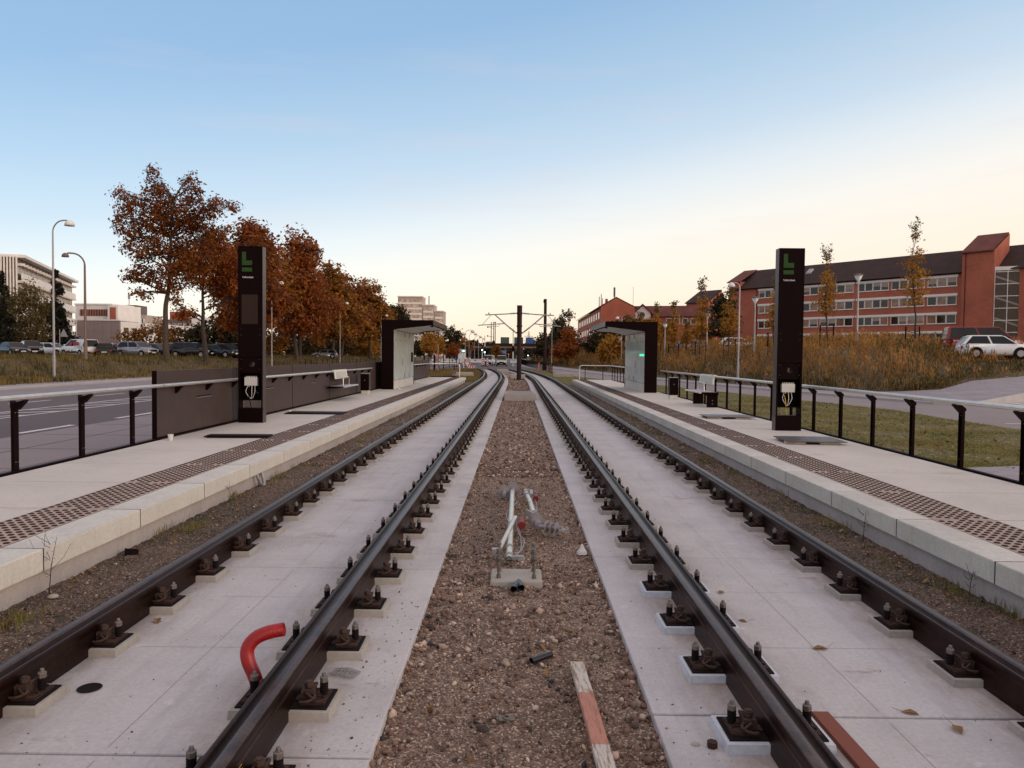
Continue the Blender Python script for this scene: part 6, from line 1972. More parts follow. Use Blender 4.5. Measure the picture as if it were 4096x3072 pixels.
for x0, x1, mt, lab in ((2002, 2036, 'contgreen', 'green container on the bridge, left of the centre mast'), (2056, 2092, 'contgreen', 'green container on the bridge behind the centre mast'), (2102, 2135, 'blue', 'blue container on the bridge right of the centre mast')):
    t = thing('freight_container', lab, 'container', ((P2W(x0, 340) + P2W(x1, 340)) / 2, 340, 6.6), 0, 'containers on the bridge')
    w = (P2W(x1, 340) - P2W(x0, 340)) / 2
    b = MB(); b.box(-w, w, -1.25, 1.25, .9, 3.6)
    for k in range(12): b.box(-w + k * w / 6, -w + k * w / 6 + .14, -1.30, -1.25, 1.0, 3.5)
    b.build('box', M[mt], t)
    MB().box(-w, w, -1.1, 1.1, .1, .9).build('wagon_bed', M['dark'], t)
t = thing('power_pylon', 'faint lattice power pylon on the horizon right of the centre mast', 'pylon', (P2W(2114, 900), 900, 0))
b = MB()
for sx in (-1, 1):
    for sy in (-1, 1): b.tube([(sx * 4, sy * 4, 0), (sx * 1.2, sy * 1.2, 20), (sx * .4, sy * .4, 31)], .28, 4)
for k in range(9):
    z = k * 3.2; w0 = 4 - 2.8 * z / 20 if z < 20 else 1; w1 = max(.6, w0 - .45)
    b.tube([(-w0, -w0, z), (w1, -w1, z + 3.2)], .14, 4); b.tube([(w0, -w0, z), (-w1, -w1, z + 3.2)], .14, 4)
b.build('lattice', M['galv'], t)
b = MB()
for z, w in ((20, 6), (25, 5)): b.tube([(-w, 0, z), (0, 0, z + .9), (w, 0, z)], .25, 4)
b.build('cross_arm', M['galv'], t)
for i, (px_, top, lab) in enumerate(((1964, 1288, 'tall thin mast of a group left of the centre mast, leftmost'), (1974, 1288, 'tall thin mast of a group left of the centre mast, middle'), (1980, 1288, 'tall thin mast of a group left of the centre mast, rightmost'))):
    x, z = P2W(px_, 260, top)
    t = thing('antenna_mast', lab, 'mast', (x, 260, 0), 0, 'thin masts left of the centre mast')
    MB().cyl((0, 0, 0), (0, 0, z), .16, .12, n=8).build('pole', M['mast'], t)
    a = MB()
    if i == 0:
        for zz in (z - 2.0, z - 5.0): a.tube([(-1.3, 0, zz + .3), (0, 0, zz), (1.0, 0, zz - .2)], .07, 5); a.box(-1.4, -1.0, -.1, .1, zz, zz + .5)
    else:
        a.box(-.2, .2, -.15, .15, z - .4, z)
    a.build('bracket', M['mast'], t)

# ================================================================ vehicles
CARM = {}
def carpaint(name, col, rough=.22, metal=0.0):
    if name not in CARM:
        m, nt, b = new_mat(name)
        b.inputs['Base Color'].default_value = col; b.inputs['Roughness'].default_value = rough; b.inputs['Metallic'].default_value = metal
        b.inputs['Coat Weight'].default_value = .25; b.inputs['Specular IOR Level'].default_value = .35
        nt.links.new(rampn(nt, noise(nt, coords(nt), 2.0, 3), [(.3, sc(col, .9)), (.7, sc(col, 1.08))]), b.inputs['Base Color'])
        CARM[name] = m
    return CARM[name]


M['carglass'] = glassy('car_window_glass', (0.014, 0.013, 0.014, 1), .12)
M['carglass'].node_tree.nodes['Principled BSDF'].inputs['Specular IOR Level'].default_value = .28
M['headlight'] = plain('headlight_glass', (0.55, 0.55, 0.56, 1), .15, .3, .1, 9)
M['tail'] = plain('tail_light', (0.25, 0.015, 0.012, 1), .25)
# style: length, width, height, belt height, bonnet height, cabin base (rear, front), roof (rear, front)
STY = {'saloon': (4.7, 1.82, 1.45, .92, .86, (-1.75, 1.15), (-.95, .35)), 'hatch': (4.15, 1.76, 1.48, .95, .90, (-2.0, 1.15), (-1.55, .35)), 'suv': (4.55, 1.88, 1.66, 1.08, 1.02, (-2.2, 1.2), (-1.75, .40)),
       'smallvan': (4.5, 1.84, 1.84, 1.12, 1.08, (-2.22, 1.5), (-2.12, .55)), 'bus': (4.9, 1.88, 1.95, 1.10, 1.08, (-2.42, 1.75), (-2.30, .95)), 'van': (5.1, 1.95, 1.96, 1.16, 1.10, (-2.52, 1.95), (-2.42, 1.05))}


def car(style, paint, loc, heading, label, windows=True, group=None, plate='white', name='parked_car', cat='car'):
    """heading: degrees the nose points to, measured from +Y towards +X"""
    L_, W, H_, belt, bon, cb, rf = STY[style]
    t = thing(name, label, cat, loc, -R(heading), group)
    hw = W / 2
    b = MB()
    y0, y1 = -L_ / 2, L_ / 2
    # body shell lofted along the length
    st = [(y0, .80, .42, belt * .80), (y0 + .10, .93, .30, belt * .97), (y0 + .5, 1, .22, belt), (cb[0] + .3, 1, .20, belt), (0, 1, .20, belt * .99), (cb[1] - .1, 1, .20, (belt + bon) / 2 + .01), (cb[1] + .35, .985, .20, bon), (y1 - .45, .95, .22, bon * .93), (y1 - .12, .86, .26, bon * .84), (y1, .70, .36, bon * .64)]
    rings = []
    for y, w, zb, zt in st:
        w *= hw
        half = [(w * .80, zb), (w * .97, zb + .12), (w, (zb + zt) * .5), (w * .975, zt - .10), (w * .88, zt)]
        rings.append([(-x, y, z) for x, z in reversed(half)] + [(x, y, z) for x, z in half] if False else [(x, y, z) for x, z in half] + [(-x, y, z) for x, z in reversed(half)])
    vs = [p for r_ in rings for p in r_]; n = 10
    fs = [(i * n + k, i * n + (k + 1) % n, (i + 1) * n + (k + 1) % n, (i + 1) * n + k) for i in range(len(st) - 1) for k in range(n)]
    fs += [tuple(range(n - 1, -1, -1)), tuple(range((len(st) - 1) * n, len(st) * n))]
    b.add(vs, fs, 0, True)
    wy = (y0 + .82, y1 - .85)
    for yy in wy:                                   # dark arches
        for s in (-1, 1): b.cyl((s * (hw - .12), yy, .34), (s * (hw + .006), yy, .34), .40, n=18, mi=1)
    b.box(-hw * .9, hw * .9, y0 - .03, y0 + .1, .30, .52, 1 if style in ('van', 'smallvan') else 0)
    b.box(-hw * .72, hw * .72, y1 - .06, y1 + .02, .30, .50, 1)
    if style == 'van': b.box(-hw * .84, hw * .84, y1 - .30, y1 + .008, .26, .66, 1)
    body = b.build('body', [paint, M['blackrub']], t)
    g_ = MB()
    wb, wr = hw * .90, hw * .74
    zb, zr = belt - .04, H_ - .05
    Bt = [(-wb, cb[0], zb), (wb, cb[0], zb), (wb, cb[1], zb - .03), (-wb, cb[1], zb - .03)]
    Tp = [(-wr, rf[0], zr), (wr, rf[0], zr), (wr, rf[1], zr), (-wr, rf[1], zr)]
    g_.hexa(Bt, Tp); g_.build('windows', M['carglass'], t)
    r_ = MB(); r_.hexa([(-wr - .015, rf[0] - .03, zr - .03), (wr + .015, rf[0] - .03, zr - .03), (wr + .015, rf[1] + .04, zr - .03), (-wr - .015, rf[1] + .04, zr - .03)], [(-wr + .1, rf[0] + .12, H_), (wr - .1, rf[0] + .12, H_), (wr - .1, rf[1] - .15, H_), (-wr + .1, rf[1] - .15, H_)])
    def pillar(f, wd=.07):
        for s in (-1, 1):
            yb = cb[0] + (cb[1] - cb[0]) * f; yt = rf[0] + (rf[1] - rf[0]) * f
            xb, xt = s * (wb + .008), s * (wr + .008)
            q = [(xb - s * .05, yb - wd, zb), (xb, yb - wd, zb), (xb, yb + wd, zb), (xb - s * .05, yb + wd, zb)]
            u = [(xt - s * .05, yt - wd, zr), (xt, yt - wd, zr), (xt, yt + wd, zr), (xt - s * .05, yt + wd, zr)]
            if s < 0: q = [q[1], q[0], q[3], q[2]]; u = [u[1], u[0], u[3], u[2]]
            r_.hexa(q, u)
    pillar(.02, .09); pillar(.98, .05); pillar(.52, .05)
    if not windows: pillar(.28, .6)
    r_.build('roof', paint, t)
    for yy in wy:
        for s in (-1, 1):
            w = MB(); w.cyl((s * (hw - .20), yy, .33), (s * (hw + .01), yy, .33), .33, n=20, mi=0)
            wo = w.build('wheel', M['blackrub'], t)
            w = MB(); w.cyl((s * hw, yy, .33), (s * (hw + .018), yy, .33), .21, n=14)
            w.build('rim', M['galv'], wo)
    for s in (-1, 1):
        MB().hexa([(s * hw * .80 - .18, y1 - .22, bon * .62), (s * hw * .80 + .10, y1 - .32, bon * .62), (s * hw * .80 + .10, y1 - .5, bon * .62), (s * hw * .80 - .18, y1 - .4, bon * .62)],
                  [(s * hw * .80 - .18, y1 - .14, bon * .80), (s * hw * .80 + .12, y1 - .28, bon * .80), (s * hw * .80 + .12, y1 - .5, bon * .82), (s * hw * .80 - .18, y1 - .4, bon * .82)]).build('headlight', M['headlight'], t) if False else \
            MB().box(s * hw * .62 - .17, s * hw * .62 + .17, y1 - .16, y1 - .035, bon * .60, bon * .78).build('headlight', M['headlight'], t, bevel=.03)
        MB().box(s * hw * .80 - .08, s * hw * .80 + .08, y0 - .005, y0 + .08, belt * .62, belt * (1.0 if style in ('smallvan', 'bus', 'suv') else .85)).build('tail_light', M['tail'], t)
        MB().box(s * (hw + .0) - .09, s * (hw + .0) + .09, cb[1] - .32, cb[1] - .20, belt, belt + .16).build('mirror', paint, t, bevel=.03)
    for yy, s in ((y1 + .012, 1), (y0 - .035, -1)):
        MB().box(-.26, .26, min(yy, yy + s * .012), max(yy, yy + s * .012), .42, .54).build('number_plate', M['yellow'] if plate == 'yellow' else M['white'], t)
    gr = MB().box(-hw * .45, hw * .45, y1 - .03, y1 + .012, bon * .60, bon * .76); gr.build('grille', M['dark'], t)
    return t


BLK = carpaint('black_car_paint', (0.012, 0.011, 0.013, 1)); NAVY = carpaint('navy_car_paint', (0.016, 0.020, 0.032, 1)); SILV = carpaint('silver_car_paint', (0.30, 0.29, 0.31, 1), .25, .5)
GREY = carpaint('grey_blue_car_paint', (0.13, 0.145, 0.18, 1), .25, .4); WHT = carpaint('white_car_paint', (0.78, 0.77, 0.78, 1), .3); REDP = carpaint('red_car_paint', (0.22, 0.010, 0.014, 1)); BRWN = carpaint('brown_car_paint', (0.05, 0.028, 0.02, 1))
CP = 1.352
def cp(px_, Y): return ((px_ - 2072) / 3072 * Y, Y, CP)
GP = 'cars in the front row of the car park'
car('saloon', BLK, cp(46, 82), 125, 'black saloon with a bright grille at the far left of the car park', group=GP)
car('suv', BLK, cp(118, 84), 140, 'black off-roader next to the black saloon', group=GP)
car('hatch', WHT, cp(200, 88), 95, 'white hatchback half hidden by the near lamp post', group=GP)
v = car('smallvan', WHT, cp(312, 84), -62, 'white delivery van with side stickers beside the brown lamp', False, GP, 'yellow', 'delivery_van', 'van')
s = MB(); s.box(-.925, -.915, -1.3, -.35, 1.18, 1.55); s.box(-.925, -.915, -.1, .4, 1.2, 1.5); s.build('side_sticker', M['printred'] if 'printred' in M else M['redpaint'], v)
s = MB()
for k in range(9): s.box(-.935, -.925, -1.2 + k * .25, -1.0 + k * .25, .35, .45 + .18 * abs(math.sin(k * 1.9)))
s.build('skyline_print', M['dark'], v)
car('hatch', BLK, cp(424, 85), -20, 'black hatchback seen from behind, right of the white van', group=GP)
car('saloon', GREY, cp(474, 87), 150, 'blue grey saloon facing out beside the black hatchback', group=GP)
car('suv', SILV, cp(545, 84), 108, 'silver grey off-roader with dark wheels in the middle of the car park', group=GP)
car('hatch', BLK, cp(630, 86), 118, 'black hatchback right of the silver off-roader', group=GP)
car('suv', SILV, cp(690, 92), 150, 'grey car partly hidden behind the tall oak trunk', group=GP)
car('suv', BLK, cp(766, 85), 94, 'black estate between the two oak trunks', group=GP)
car('saloon', WHT, cp(735, 97), 90, 'white car whose roof shows behind the black estate', group='cars in the back row of the car park')
car('hatch', BLK, cp(565, 98), 95, 'black car whose roof shows behind the silver off-roader', group='cars in the back row of the car park')
car('suv', BLK, cp(645, 99), 95, 'black car whose roof shows behind the black hatchback', group='cars in the back row of the car park')
car('hatch', BRWN, cp(828, 92), 120, 'brown car behind the forked oak trunk', group=GP)
car('saloon', NAVY, cp(872, 86), 105, 'navy saloon right of the forked oak trunk', group=GP)
car('suv', BRWN, cp(925, 90), 95, 'brown estate beside the left totem', group=GP)
car('hatch', SILV, (P2W(1300, 131), 131, bank_h(P2W(1300, 131), 131)), -100, 'silver hatchback parked among the tree trunks')
k = 0
car('van', WHT, (-2.95, 139.5, .02), 180, 'white van facing the camera on the road behind the tracks', True, 'white vans at the junction', 'yellow', 'delivery_van', 'van')
car('van', WHT, (-5.6, 148, .02), 186, 'white van partly hidden behind the front white van', True, 'white vans at the junction', 'yellow', 'delivery_van', 'van')
t = thing('lorry', 'light blue lorry far behind the white vans', 'lorry', (P2W(2008, 240), 240, .02))
MB().box(-1.2, 1.2, 0, 7, .9, 3.6).build('cargo_box', plain('pale_blue_box', (0.16, 0.30, 0.42, 1), .5), t)
MB().box(-1.15, 1.15, -1.9, -.1, .5, 2.6).build('cab', M['blue'], t, bevel=.1)
for s in (-1, 1):
    for yy in (-1.2, 1.5, 5.6): MB().cyl((s * .9, yy, .48), (s * 1.2, yy, .48), .48, n=14).build('wheel', M['blackrub'], t)
MB().box(-1.0, 1.0, -1.96, -1.9, 1.5, 2.4).build('windscreen', M['carglass'], t)
print('MH', mh(32.4, 55), mh(30.6, 50), mh(28.5, 48))
car('bus', REDP, (33.0, 55, 2.32), 106, 'dark red minibus behind the small white hatchback on the mound', True, 'cars parked on the mound', name='parked_minibus', cat='minibus')
car('hatch', WHT, (30.5, 49.5, 2.02), 105, 'small white hatchback in front of the dark red minibus', True, 'cars parked on the mound')
car('hatch', WHT, (P2W(3630, 86), 86, mh(P2W(3630, 86), 86) - .2), 100, 'white car almost hidden by weeds below the tallest young tree', True, 'cars parked on the mound')
car('hatch', WHT, (P2W(2950, 88), 88, mh(P2W(2950, 88), 88) - .15), 95, 'pale car almost hidden by weeds in front of the blank brick wall', True, 'cars parked on the mound')
car('hatch', SILV, (P2W(2770, 96), 96, mh(P2W(2770, 96), 96) - .15), 95, 'silver car almost hidden by weeds below the small brick tower', True, 'cars parked on the mound')
# ================================================================ buildings
def brickmat(name, col):
    m, nt, b = new_mat(name)
    v = coords(nt, 'Object', (1, 1, 1))
    sp_ = nt.nodes.new('ShaderNodeSeparateXYZ'); nt.links.new(v, sp_.inputs[0])
    ad = nt.nodes.new('ShaderNodeMath'); ad.operation = 'ADD'; nt.links.new(sp_.outputs[0], ad.inputs[0]); nt.links.new(sp_.outputs[1], ad.inputs[1])
    cb_ = nt.nodes.new('ShaderNodeCombineXYZ'); nt.links.new(ad.outputs[0], cb_.inputs[0]); nt.links.new(sp_.outputs[2], cb_.inputs[1])
    t = nt.nodes.new('ShaderNodeTexBrick'); t.inputs['Scale'].default_value = 2.2
    t.inputs['Color1'].default_value = sc(col, 1.12); t.inputs['Color2'].default_value = sc(col, .82); t.inputs['Mortar'].default_value = (col[0] * .8 + .05, col[1] * .9 + .05, col[2] + .05, 1)
    t.inputs['Mortar Size'].default_value = .018
    nt.links.new(cb_.outputs[0], t.inputs['Vector'])
    c = mixc(nt, 1.0, t.outputs[0], rampn(nt, noise(nt, v, .35, 6), [(.3, g(.84)), (.7, g(1.12))]), 'MULTIPLY')
    nt.links.new(c, b.inputs['Base Color']); b.inputs['Roughness'].default_value = .9
    return m


def rooftile(name, col):
    m, nt, b = new_mat(name)
    v = coords(nt)
    w = nt.nodes.new('ShaderNodeTexWave'); w.inputs['Scale'].default_value = 1.05; w.bands_direction = 'X'; nt.links.new(v, w.inputs['Vector'])
    c = mixc(nt, 1.0, rampn(nt, w.outputs[0], [(0, sc(col, .6)), (1, sc(col, 1.2))]), rampn(nt, noise(nt, v, .5, 6), [(.3, g(.65)), (.7, g(1.3))]), 'MULTIPLY')
    nt.links.new(c, b.inputs['Base Color']); b.inputs['Roughness'].default_value = .85
    bump(nt, b, w.outputs[0], .5, .05)
    return m


M['brick'] = brickmat('red_brick', (0.41, 0.105, 0.056, 1))
M['tiles'] = rooftile('dark_roof_tiles', (0.040, 0.015, 0.012, 1))
M['redtiles'] = rooftile('red_roof_tiles', (0.16, 0.040, 0.028, 1))
M['winglass'] = glassy('window_glass', (0.028, 0.016, 0.012, 1), .05)
M['winglass'].node_tree.nodes['Principled BSDF'].inputs['Specular IOR Level'].default_value = .45
M['sunsetglass'] = glassy('painted_sunset_window_glass', (0.21, 0.105, 0.060, 1), .08)  # sunset reflection painted into the pane as a warm base colour
M['blind'] = plain('drawn_blind', (0.36, 0.27, 0.22, 1), .8)
M['frame'] = plain('white_window_frame', (0.80, 0.73, 0.68, 1), .5, 0, .05, 2)
M['officewhite'] = plain('white_office_panel', (0.80, 0.74, 0.69, 1), .6, 0, .06, .5)
M['officegrey'] = plain('grey_cladding', (0.27, 0.215, 0.22, 1), .65, 0, .08, .6)
M['officedark'] = plain('dark_office_cladding', (0.14, 0.105, 0.105, 1), .6, 0, .1, .4)
M['towerc'] = plain('pale_tower_concrete', (0.46, 0.36, 0.31, 1), .7, 0, .08, .3)
M['paleglass'] = glassy('pale_window_glass', (0.48, 0.36, 0.27, 1), .12)  # panes with a pale tan base colour


def window(parent, x, z, w, h, panes=1, blind=False, y=0.0):
    """white framed window set in the wall plane y=0 (outside is -Y)"""
    b = MB()
    b.box(x, x + w, y - .045, y + .03, z, z + .09, 0); b.box(x, x + w, y - .045, y + .03, z + h - .07, z + h, 0)
    for k in range(panes + 1):
        xx = x + (w - .09) * k / panes
        b.box(xx, xx + .09, y - .044, y + .03, z + .09, z + h - .07, 0)
    f = b.build('window', M['frame'], parent)
    p = MB().box(x + .05, x + w - .05, y - .012, y + .02, z + .05, z + h - .05, 0)
    if blind: p.box(x + .09, x + w - .09, y - .016, y - .011, z + h * (.35 + .3 * random.random()), z + h - .08, 1)
    p.build('pane', [M['sunsetglass'] if random.random() < .3 else M['winglass'], M['blind']], f)
    return f


th = math.atan2(-.795, .606)
bd = thing('brick_office', 'long four storey red brick office with a stair tower, right of the totem', 'building', (53.9, 174.7, 0), th)
wl = MB(); wl.box(-7.5, 43.95, 0, 12, 2.0, 17.75); wl.box(52.6, 86, 0, 12, 2.0, 17.75)
wl.prism([(0, 17.75), (12, 17.75), (6, 22.2)], 'x', -7.5, -7.2)
wl.build('wall', M['brick'], bd)
rf = MB()
for xa, xb in ((-7.1, 43.95), (46.0, 86.4)):
    for s in (0, 1):
        pts = [(-.45, 17.72), (6, 22.45), (6, 22.62), (-.45, 17.90)] if s == 0 else [(12.45, 17.72), (6, 22.45), (6, 22.62), (12.45, 17.90)]
        rf.prism(pts, 'x', xa, xb)
rf.build('roof', M['tiles'], bd)
gt = MB(); gt.cyl((-7.2, -.5, 17.72), (43.95, -.5, 17.72), .09, n=8); gt.build('gutter', M['dark'], bd)
dpw = MB()
for x in (0.0, 43.6): dpw.cyl((x, -.12, 3), (x, -.12, 17.6), .06, n=6)
dpw.build('downpipe', M['dark'], bd)
groups = [(.55, 6.9, 4), (7.35, 15.2, 4), (15.6, 22.9, 4), (23.7, 30.1, 4), (30.6, 36.9, 4), (37.4, 42.6, 3)]
for fl in range(4):
    zt = 17.55 - 3.4 * fl
    bnd = MB()
    for x0, x1, n in groups: bnd.box(x0 - .25, x1 + (.15 if x1 > 42 else .28), -.16, .02, zt - .42, zt)
    bnd.build('lintel_band', M['frame'], bd)
    for x0, x1, n in groups:
        w = (x1 - x0) / n
        for k in range(n):
            window(bd, x0 + k * w, zt - 2.05, w - .06, 1.6, 1, random.random() < .35)
        sl = MB(); sl.box(x0 - .1, x1 + .1, -.12, -.046, zt - 2.13, zt - 2.06); sl.build('sill', M['frame'], bd)
# roof hood at the gable end and roof windows
hd = MB(); hd.box(-7.6, -4.6, -.1, 6, 17.7, 19.6); hd.build('gable_dormer', M['brick'], bd)
hd = MB(); hd.prism([(-.5, 19.4), (6, 22.66), (6, 22.8), (-.5, 19.6)], 'x', -8.0, -4.4); hd.build('dormer_roof', M['redtiles'], bd)
for x in (4.0, 10.0):
    sk = MB(); sk.hexa([(x, 3.0, 20.3), (x + 1.4, 3.0, 20.3), (x + 1.4, 4.2, 21.2), (x, 4.2, 21.2)], [(x + .2, 3.1, 20.8), (x + 1.2, 3.1, 20.8), (x + 1.2, 4.2, 21.6), (x + .2, 4.2, 21.6)]); sk.build('roof_window', M['galv'], bd)
# stair tower with its mono-pitch roof, and the glazed stair bay beside it
tw = MB(); tw.box(44.0, 49.2, -1.6, 9, 2.0, 21.2)
tw.add([(49.2, -1.6, 21.2), (49.2, 4.6, 21.2), (49.2, 4.6, 24.6), (44, -1.6, 21.2), (44, 4.6, 21.2), (44, 4.6, 24.6)], [(0, 1, 2), (3, 5, 4), (0, 3, 4, 1), (1, 4, 5, 2)])
tw.build('stair_tower', M['brick'], bd)
tr_ = MB(); tr_.prism([(-2.0, 21.0), (4.7, 24.7), (4.7, 24.9), (-2.0, 21.22)], 'x', 43.9, 49.05); tr_.build('tower_roof', M['redtiles'], bd)
dp_ = MB(); dp_.cyl((44.6, -1.7, 2.2), (44.6, -1.7, 21.0), .06, n=6); dp_.cyl((44, -1.75, 21.0), (49.1, -1.75, 21.0), .08, n=6); dp_.build('downpipe', M['rust'], bd)
gb = MB()
A = Vector((49.22, -1.3, 0)); Bv = Vector((52.7, .25, 0)); D_ = (Bv - A).normalized(); N_ = Vector((D_.y, -D_.x, 0))
def gpanel(u0, u1, z0, z1, off_, mi):
    a = A + D_ * u0 - N_ * 0; b_ = A + D_ * u1
    q = [a + N_ * off_, b_ + N_ * off_, b_ - N_ * .05, a - N_ * .05]
    gb.hexa([(p.x, p.y, z0) for p in q], [(p.x, p.y, z1) for p in q], mi)
Lg = (Bv - A).length
gpanel(0, Lg, 2.5, 17.6, .0, 1)
gpanel(0, Lg, 17.6, 18.25, .08, 0)
for u in (0, Lg * .5, Lg - .1): gpanel(u, u + .11, 2.5, 17.6, .05, 0)
for k in range(8): gpanel(0, Lg, 2.6 + 2.1 * k, 2.72 + 2.1 * k, .048, 0)
for k in range(4):
    z = 3.2 + 3.6 * k
    a, b_ = A + D_ * .15, A + D_ * (Lg - .15)
    gb.hexa([(a.x + N_.x * .012, a.y + N_.y * .012, z + 2.4), (b_.x + N_.x * .012, b_.y + N_.y * .012, z + 1.0), (b_.x, b_.y, z + 1.0), (a.x, a.y, z + 2.4)],
            [(a.x + N_.x * .012, a.y + N_.y * .012, z + 2.75), (b_.x + N_.x * .012, b_.y + N_.y * .012, z + 1.35), (b_.x, b_.y, z + 1.35), (a.x, a.y, z + 2.75)], 2)
gb.build('stair_glazing', [M['frame'], M['winglass'], M['officegrey']], bd)

# second brick block farther left with its gable, and the wing behind it
b2 = thing('brick_block', 'red brick block with a plain gable and a siren on its ridge', 'building', (19.9, 186, 0), 0)
w = MB(); w.box(0, 8.2, 0, 71, 0, 14.0); w.prism([(0, 14.0), (8.2, 14.0), (3.6, 16.2)], 'y', 0, .3); w.build('wall', M['brick'], b2)
r_ = MB(); r_.prism([(-.5, 13.85), (3.6, 16.25), (3.6, 16.45), (-.5, 14.05)], 'y', -.1, 71); r_.prism([(8.7, 13.7), (3.6, 16.25), (3.6, 16.45), (8.7, 13.9)], 'y', -.1, 71); r_.build('roof', M['redtiles'], b2)
for fl in range(3):
    for k in range(11):
        f = MB(); zz = 11.2 - 3.3 * fl; y = 3 + k * 6
        f.box(-.06, .03, y, y + 2.6, zz, zz + 1.7, 0); f.box(-.075, -.05, y + .12, y + 1.25, zz + .12, zz + 1.58, 1); f.box(-.075, -.05, y + 1.35, y + 2.48, zz + .12, zz + 1.58, 1)
        f.build('window', [M['frame'], M['winglass']], b2)
sr = MB()
for k in range(9): sr.cyl((3.3, 1, 16.55 + k * .25), (3.3, 1, 16.70 + k * .25), .27, n=14)
sr.cyl((3.3, 1, 16.0), (3.3, 1, 18.8), .10, n=8); sr.build('siren', M['dark'], b2)
an = MB()
for x, h_ in ((.6, 2.6), (1.1, 3.3), (1.4, 2.2)): an.cyl((x, 10, 14.6), (x, 10, 14.6 + h_), .12, n=6)
an.cyl((8.6, 6, 14), (8.6, 6, 19.4), .05, n=5); an.build('antenna', M['galv'], b2)
ch = MB(); ch.box(1.6, 2.2, 5, 5.6, 15, 16.3); ch.build('chimney', M['brick'], b2)
b3 = thing('brick_wing', 'low brick wing with a white gable and a long red roof behind the thickets', 'building', (28.4, 196, 0), math.atan2(-.25, 1))
w = MB(); w.box(0, 17, 0, 9, 0, 12.2); w.build('wall', M['brick'], b3)
r_ = MB(); r_.prism([(-.5, 12.1), (4.5, 15.0), (4.5, 15.2), (-.5, 12.35)], 'x', -.3, 17.2); r_.prism([(9.5, 12.1), (4.5, 15.0), (4.5, 15.2), (9.5, 12.35)], 'x', -.3, 17.2); r_.build('roof', M['redtiles'], b3)
gbl = MB(); gbl.prism([(1.2, 11.4), (5.2, 11.4), (5.2, 13.0), (3.2, 14.9), (1.2, 13.0)], 'y', -1.0, 3); gbl.build('gable_wall', M['frame'], b3)
gr_ = MB(); gr_.prism([(.8, 12.7), (3.2, 15.0), (3.2, 15.4), (.5, 12.9)], 'y', -1.4, 4); gr_.prism([(5.6, 12.7), (3.2, 15.0), (3.2, 15.4), (5.9, 12.9)], 'y', -1.4, 4); gr_.build('gable_roof', M['redtiles'], b3)
wn = MB(); wn.cyl((3.2, -1.03, 12.6), (3.2, -1.0, 12.6), .62, n=20); wn.build('round_window', M['winglass'], b3)
for k in range(4):
    f = MB(); f.box(9 + k * 2, 10.4 + k * 2, -.08, .02, 10.2, 11.8, 0); f.box(9.15 + k * 2, 10.25 + k * 2, -.1, -.07, 10.35, 11.65, 1); f.build('window', [M['frame'], M['winglass']], b3)
b4 = thing('brick_stair_tower', 'narrow brick tower with a tiled slanting roof between the young trees', 'building', (48.9, 225, 0), th)
w = MB(); w.box(0, 8.0, 0, 9, 0, 17.8); w.add([(8, 0, 17.8), (8, 6, 17.8), (8, 6, 21.4), (0, 0, 17.8), (0, 6, 17.8), (0, 6, 21.4)], [(0, 1, 2), (3, 5, 4), (0, 3, 4, 1), (1, 4, 5, 2)]); w.build('wall', M['brick'], b4)
r_ = MB(); r_.prism([(-.5, 17.6), (6.1, 21.45), (6.1, 21.65), (-.5, 17.85)], 'x', -.2, 7.8); r_.build('roof', M['tiles'], b4)
f = MB(); f.box(8.0, 8.1, 2, 3.4, 16.5, 17.9); f.build('window', M['frame'], b4)
b5 = thing('brick_link', 'brick link with a dark roof and glazed porch beside the narrow tower', 'building', (40.5, 222, 0), th)
w = MB(); w.box(-12, 16, 4, 14, 0, 13.0); w.build('wall', M['brick'], b5)
r_ = MB(); r_.prism([(3.5, 12.9), (9, 16.6), (9, 16.8), (3.5, 13.15)], 'x', -12, 16); r_.build('roof', M['tiles'], b5)
f = MB(); f.hexa([(4, 3.6, 8), (8, 3.6, 8), (8, 4, 8), (4, 4, 8)], [(4, 3.6, 12), (8, 3.6, 12.9), (8, 4, 12.9), (4, 4, 12)], 0)
for k in range(3): f.box(4.3 + k * 1.25, 5.3 + k * 1.25, 3.56, 3.6, 8.3, 11.6, 1)
f.build('glazed_porch', [M['frame'], M['winglass']], b5)

# stepped high-rise beyond the tree row
b6 = thing('high_rise', 'pale stepped high-rise beyond the end of the tree row', 'building', (0, 400, 0), 0)
for x0, x1, top in ((1590, 1688, 1188), (1689, 1735, 1221), (1736, 1772, 1245)):
    X0, X1 = P2W(x0, 400), P2W(x1, 400); zt = 1.85 + (1420 - top) * 400 / 3072
    MB().box(X0, X1, 0, 14, 0, zt).build('tower_block', M['towerc'], b6)
    fl = int(zt / 2.75)
    for k in range(fl):
        z = zt - .9 - 2.75 * (k + 1) + 1.0
        bn = MB(); n = max(2, int((X1 - X0) / 2.8)); w = (X1 - X0 - .8) / n
        bn.box(X0 + .3, X1 - .3, -.25, .0, z - 1.15, z - .1, 0)
        for q in range(n): bn.box(X0 + .4 + q * w + .1, X0 + .4 + (q + 1) * w - .1, -.10, .02, z, z + 1.45, 1)
        bn.build('window_band', [M['officewhite'], M['paleglass']], b6)
    MB().box(X0 - .2, X1 + .2, -.4, 14.2, zt, zt + .5).build('roof_edge', M['officewhite'], b6)
MB().cyl((P2W(1711, 400), 4, 26), (P2W(1711, 400), 4, 33), .35, n=6).build('antenna', M['galv'], b6)

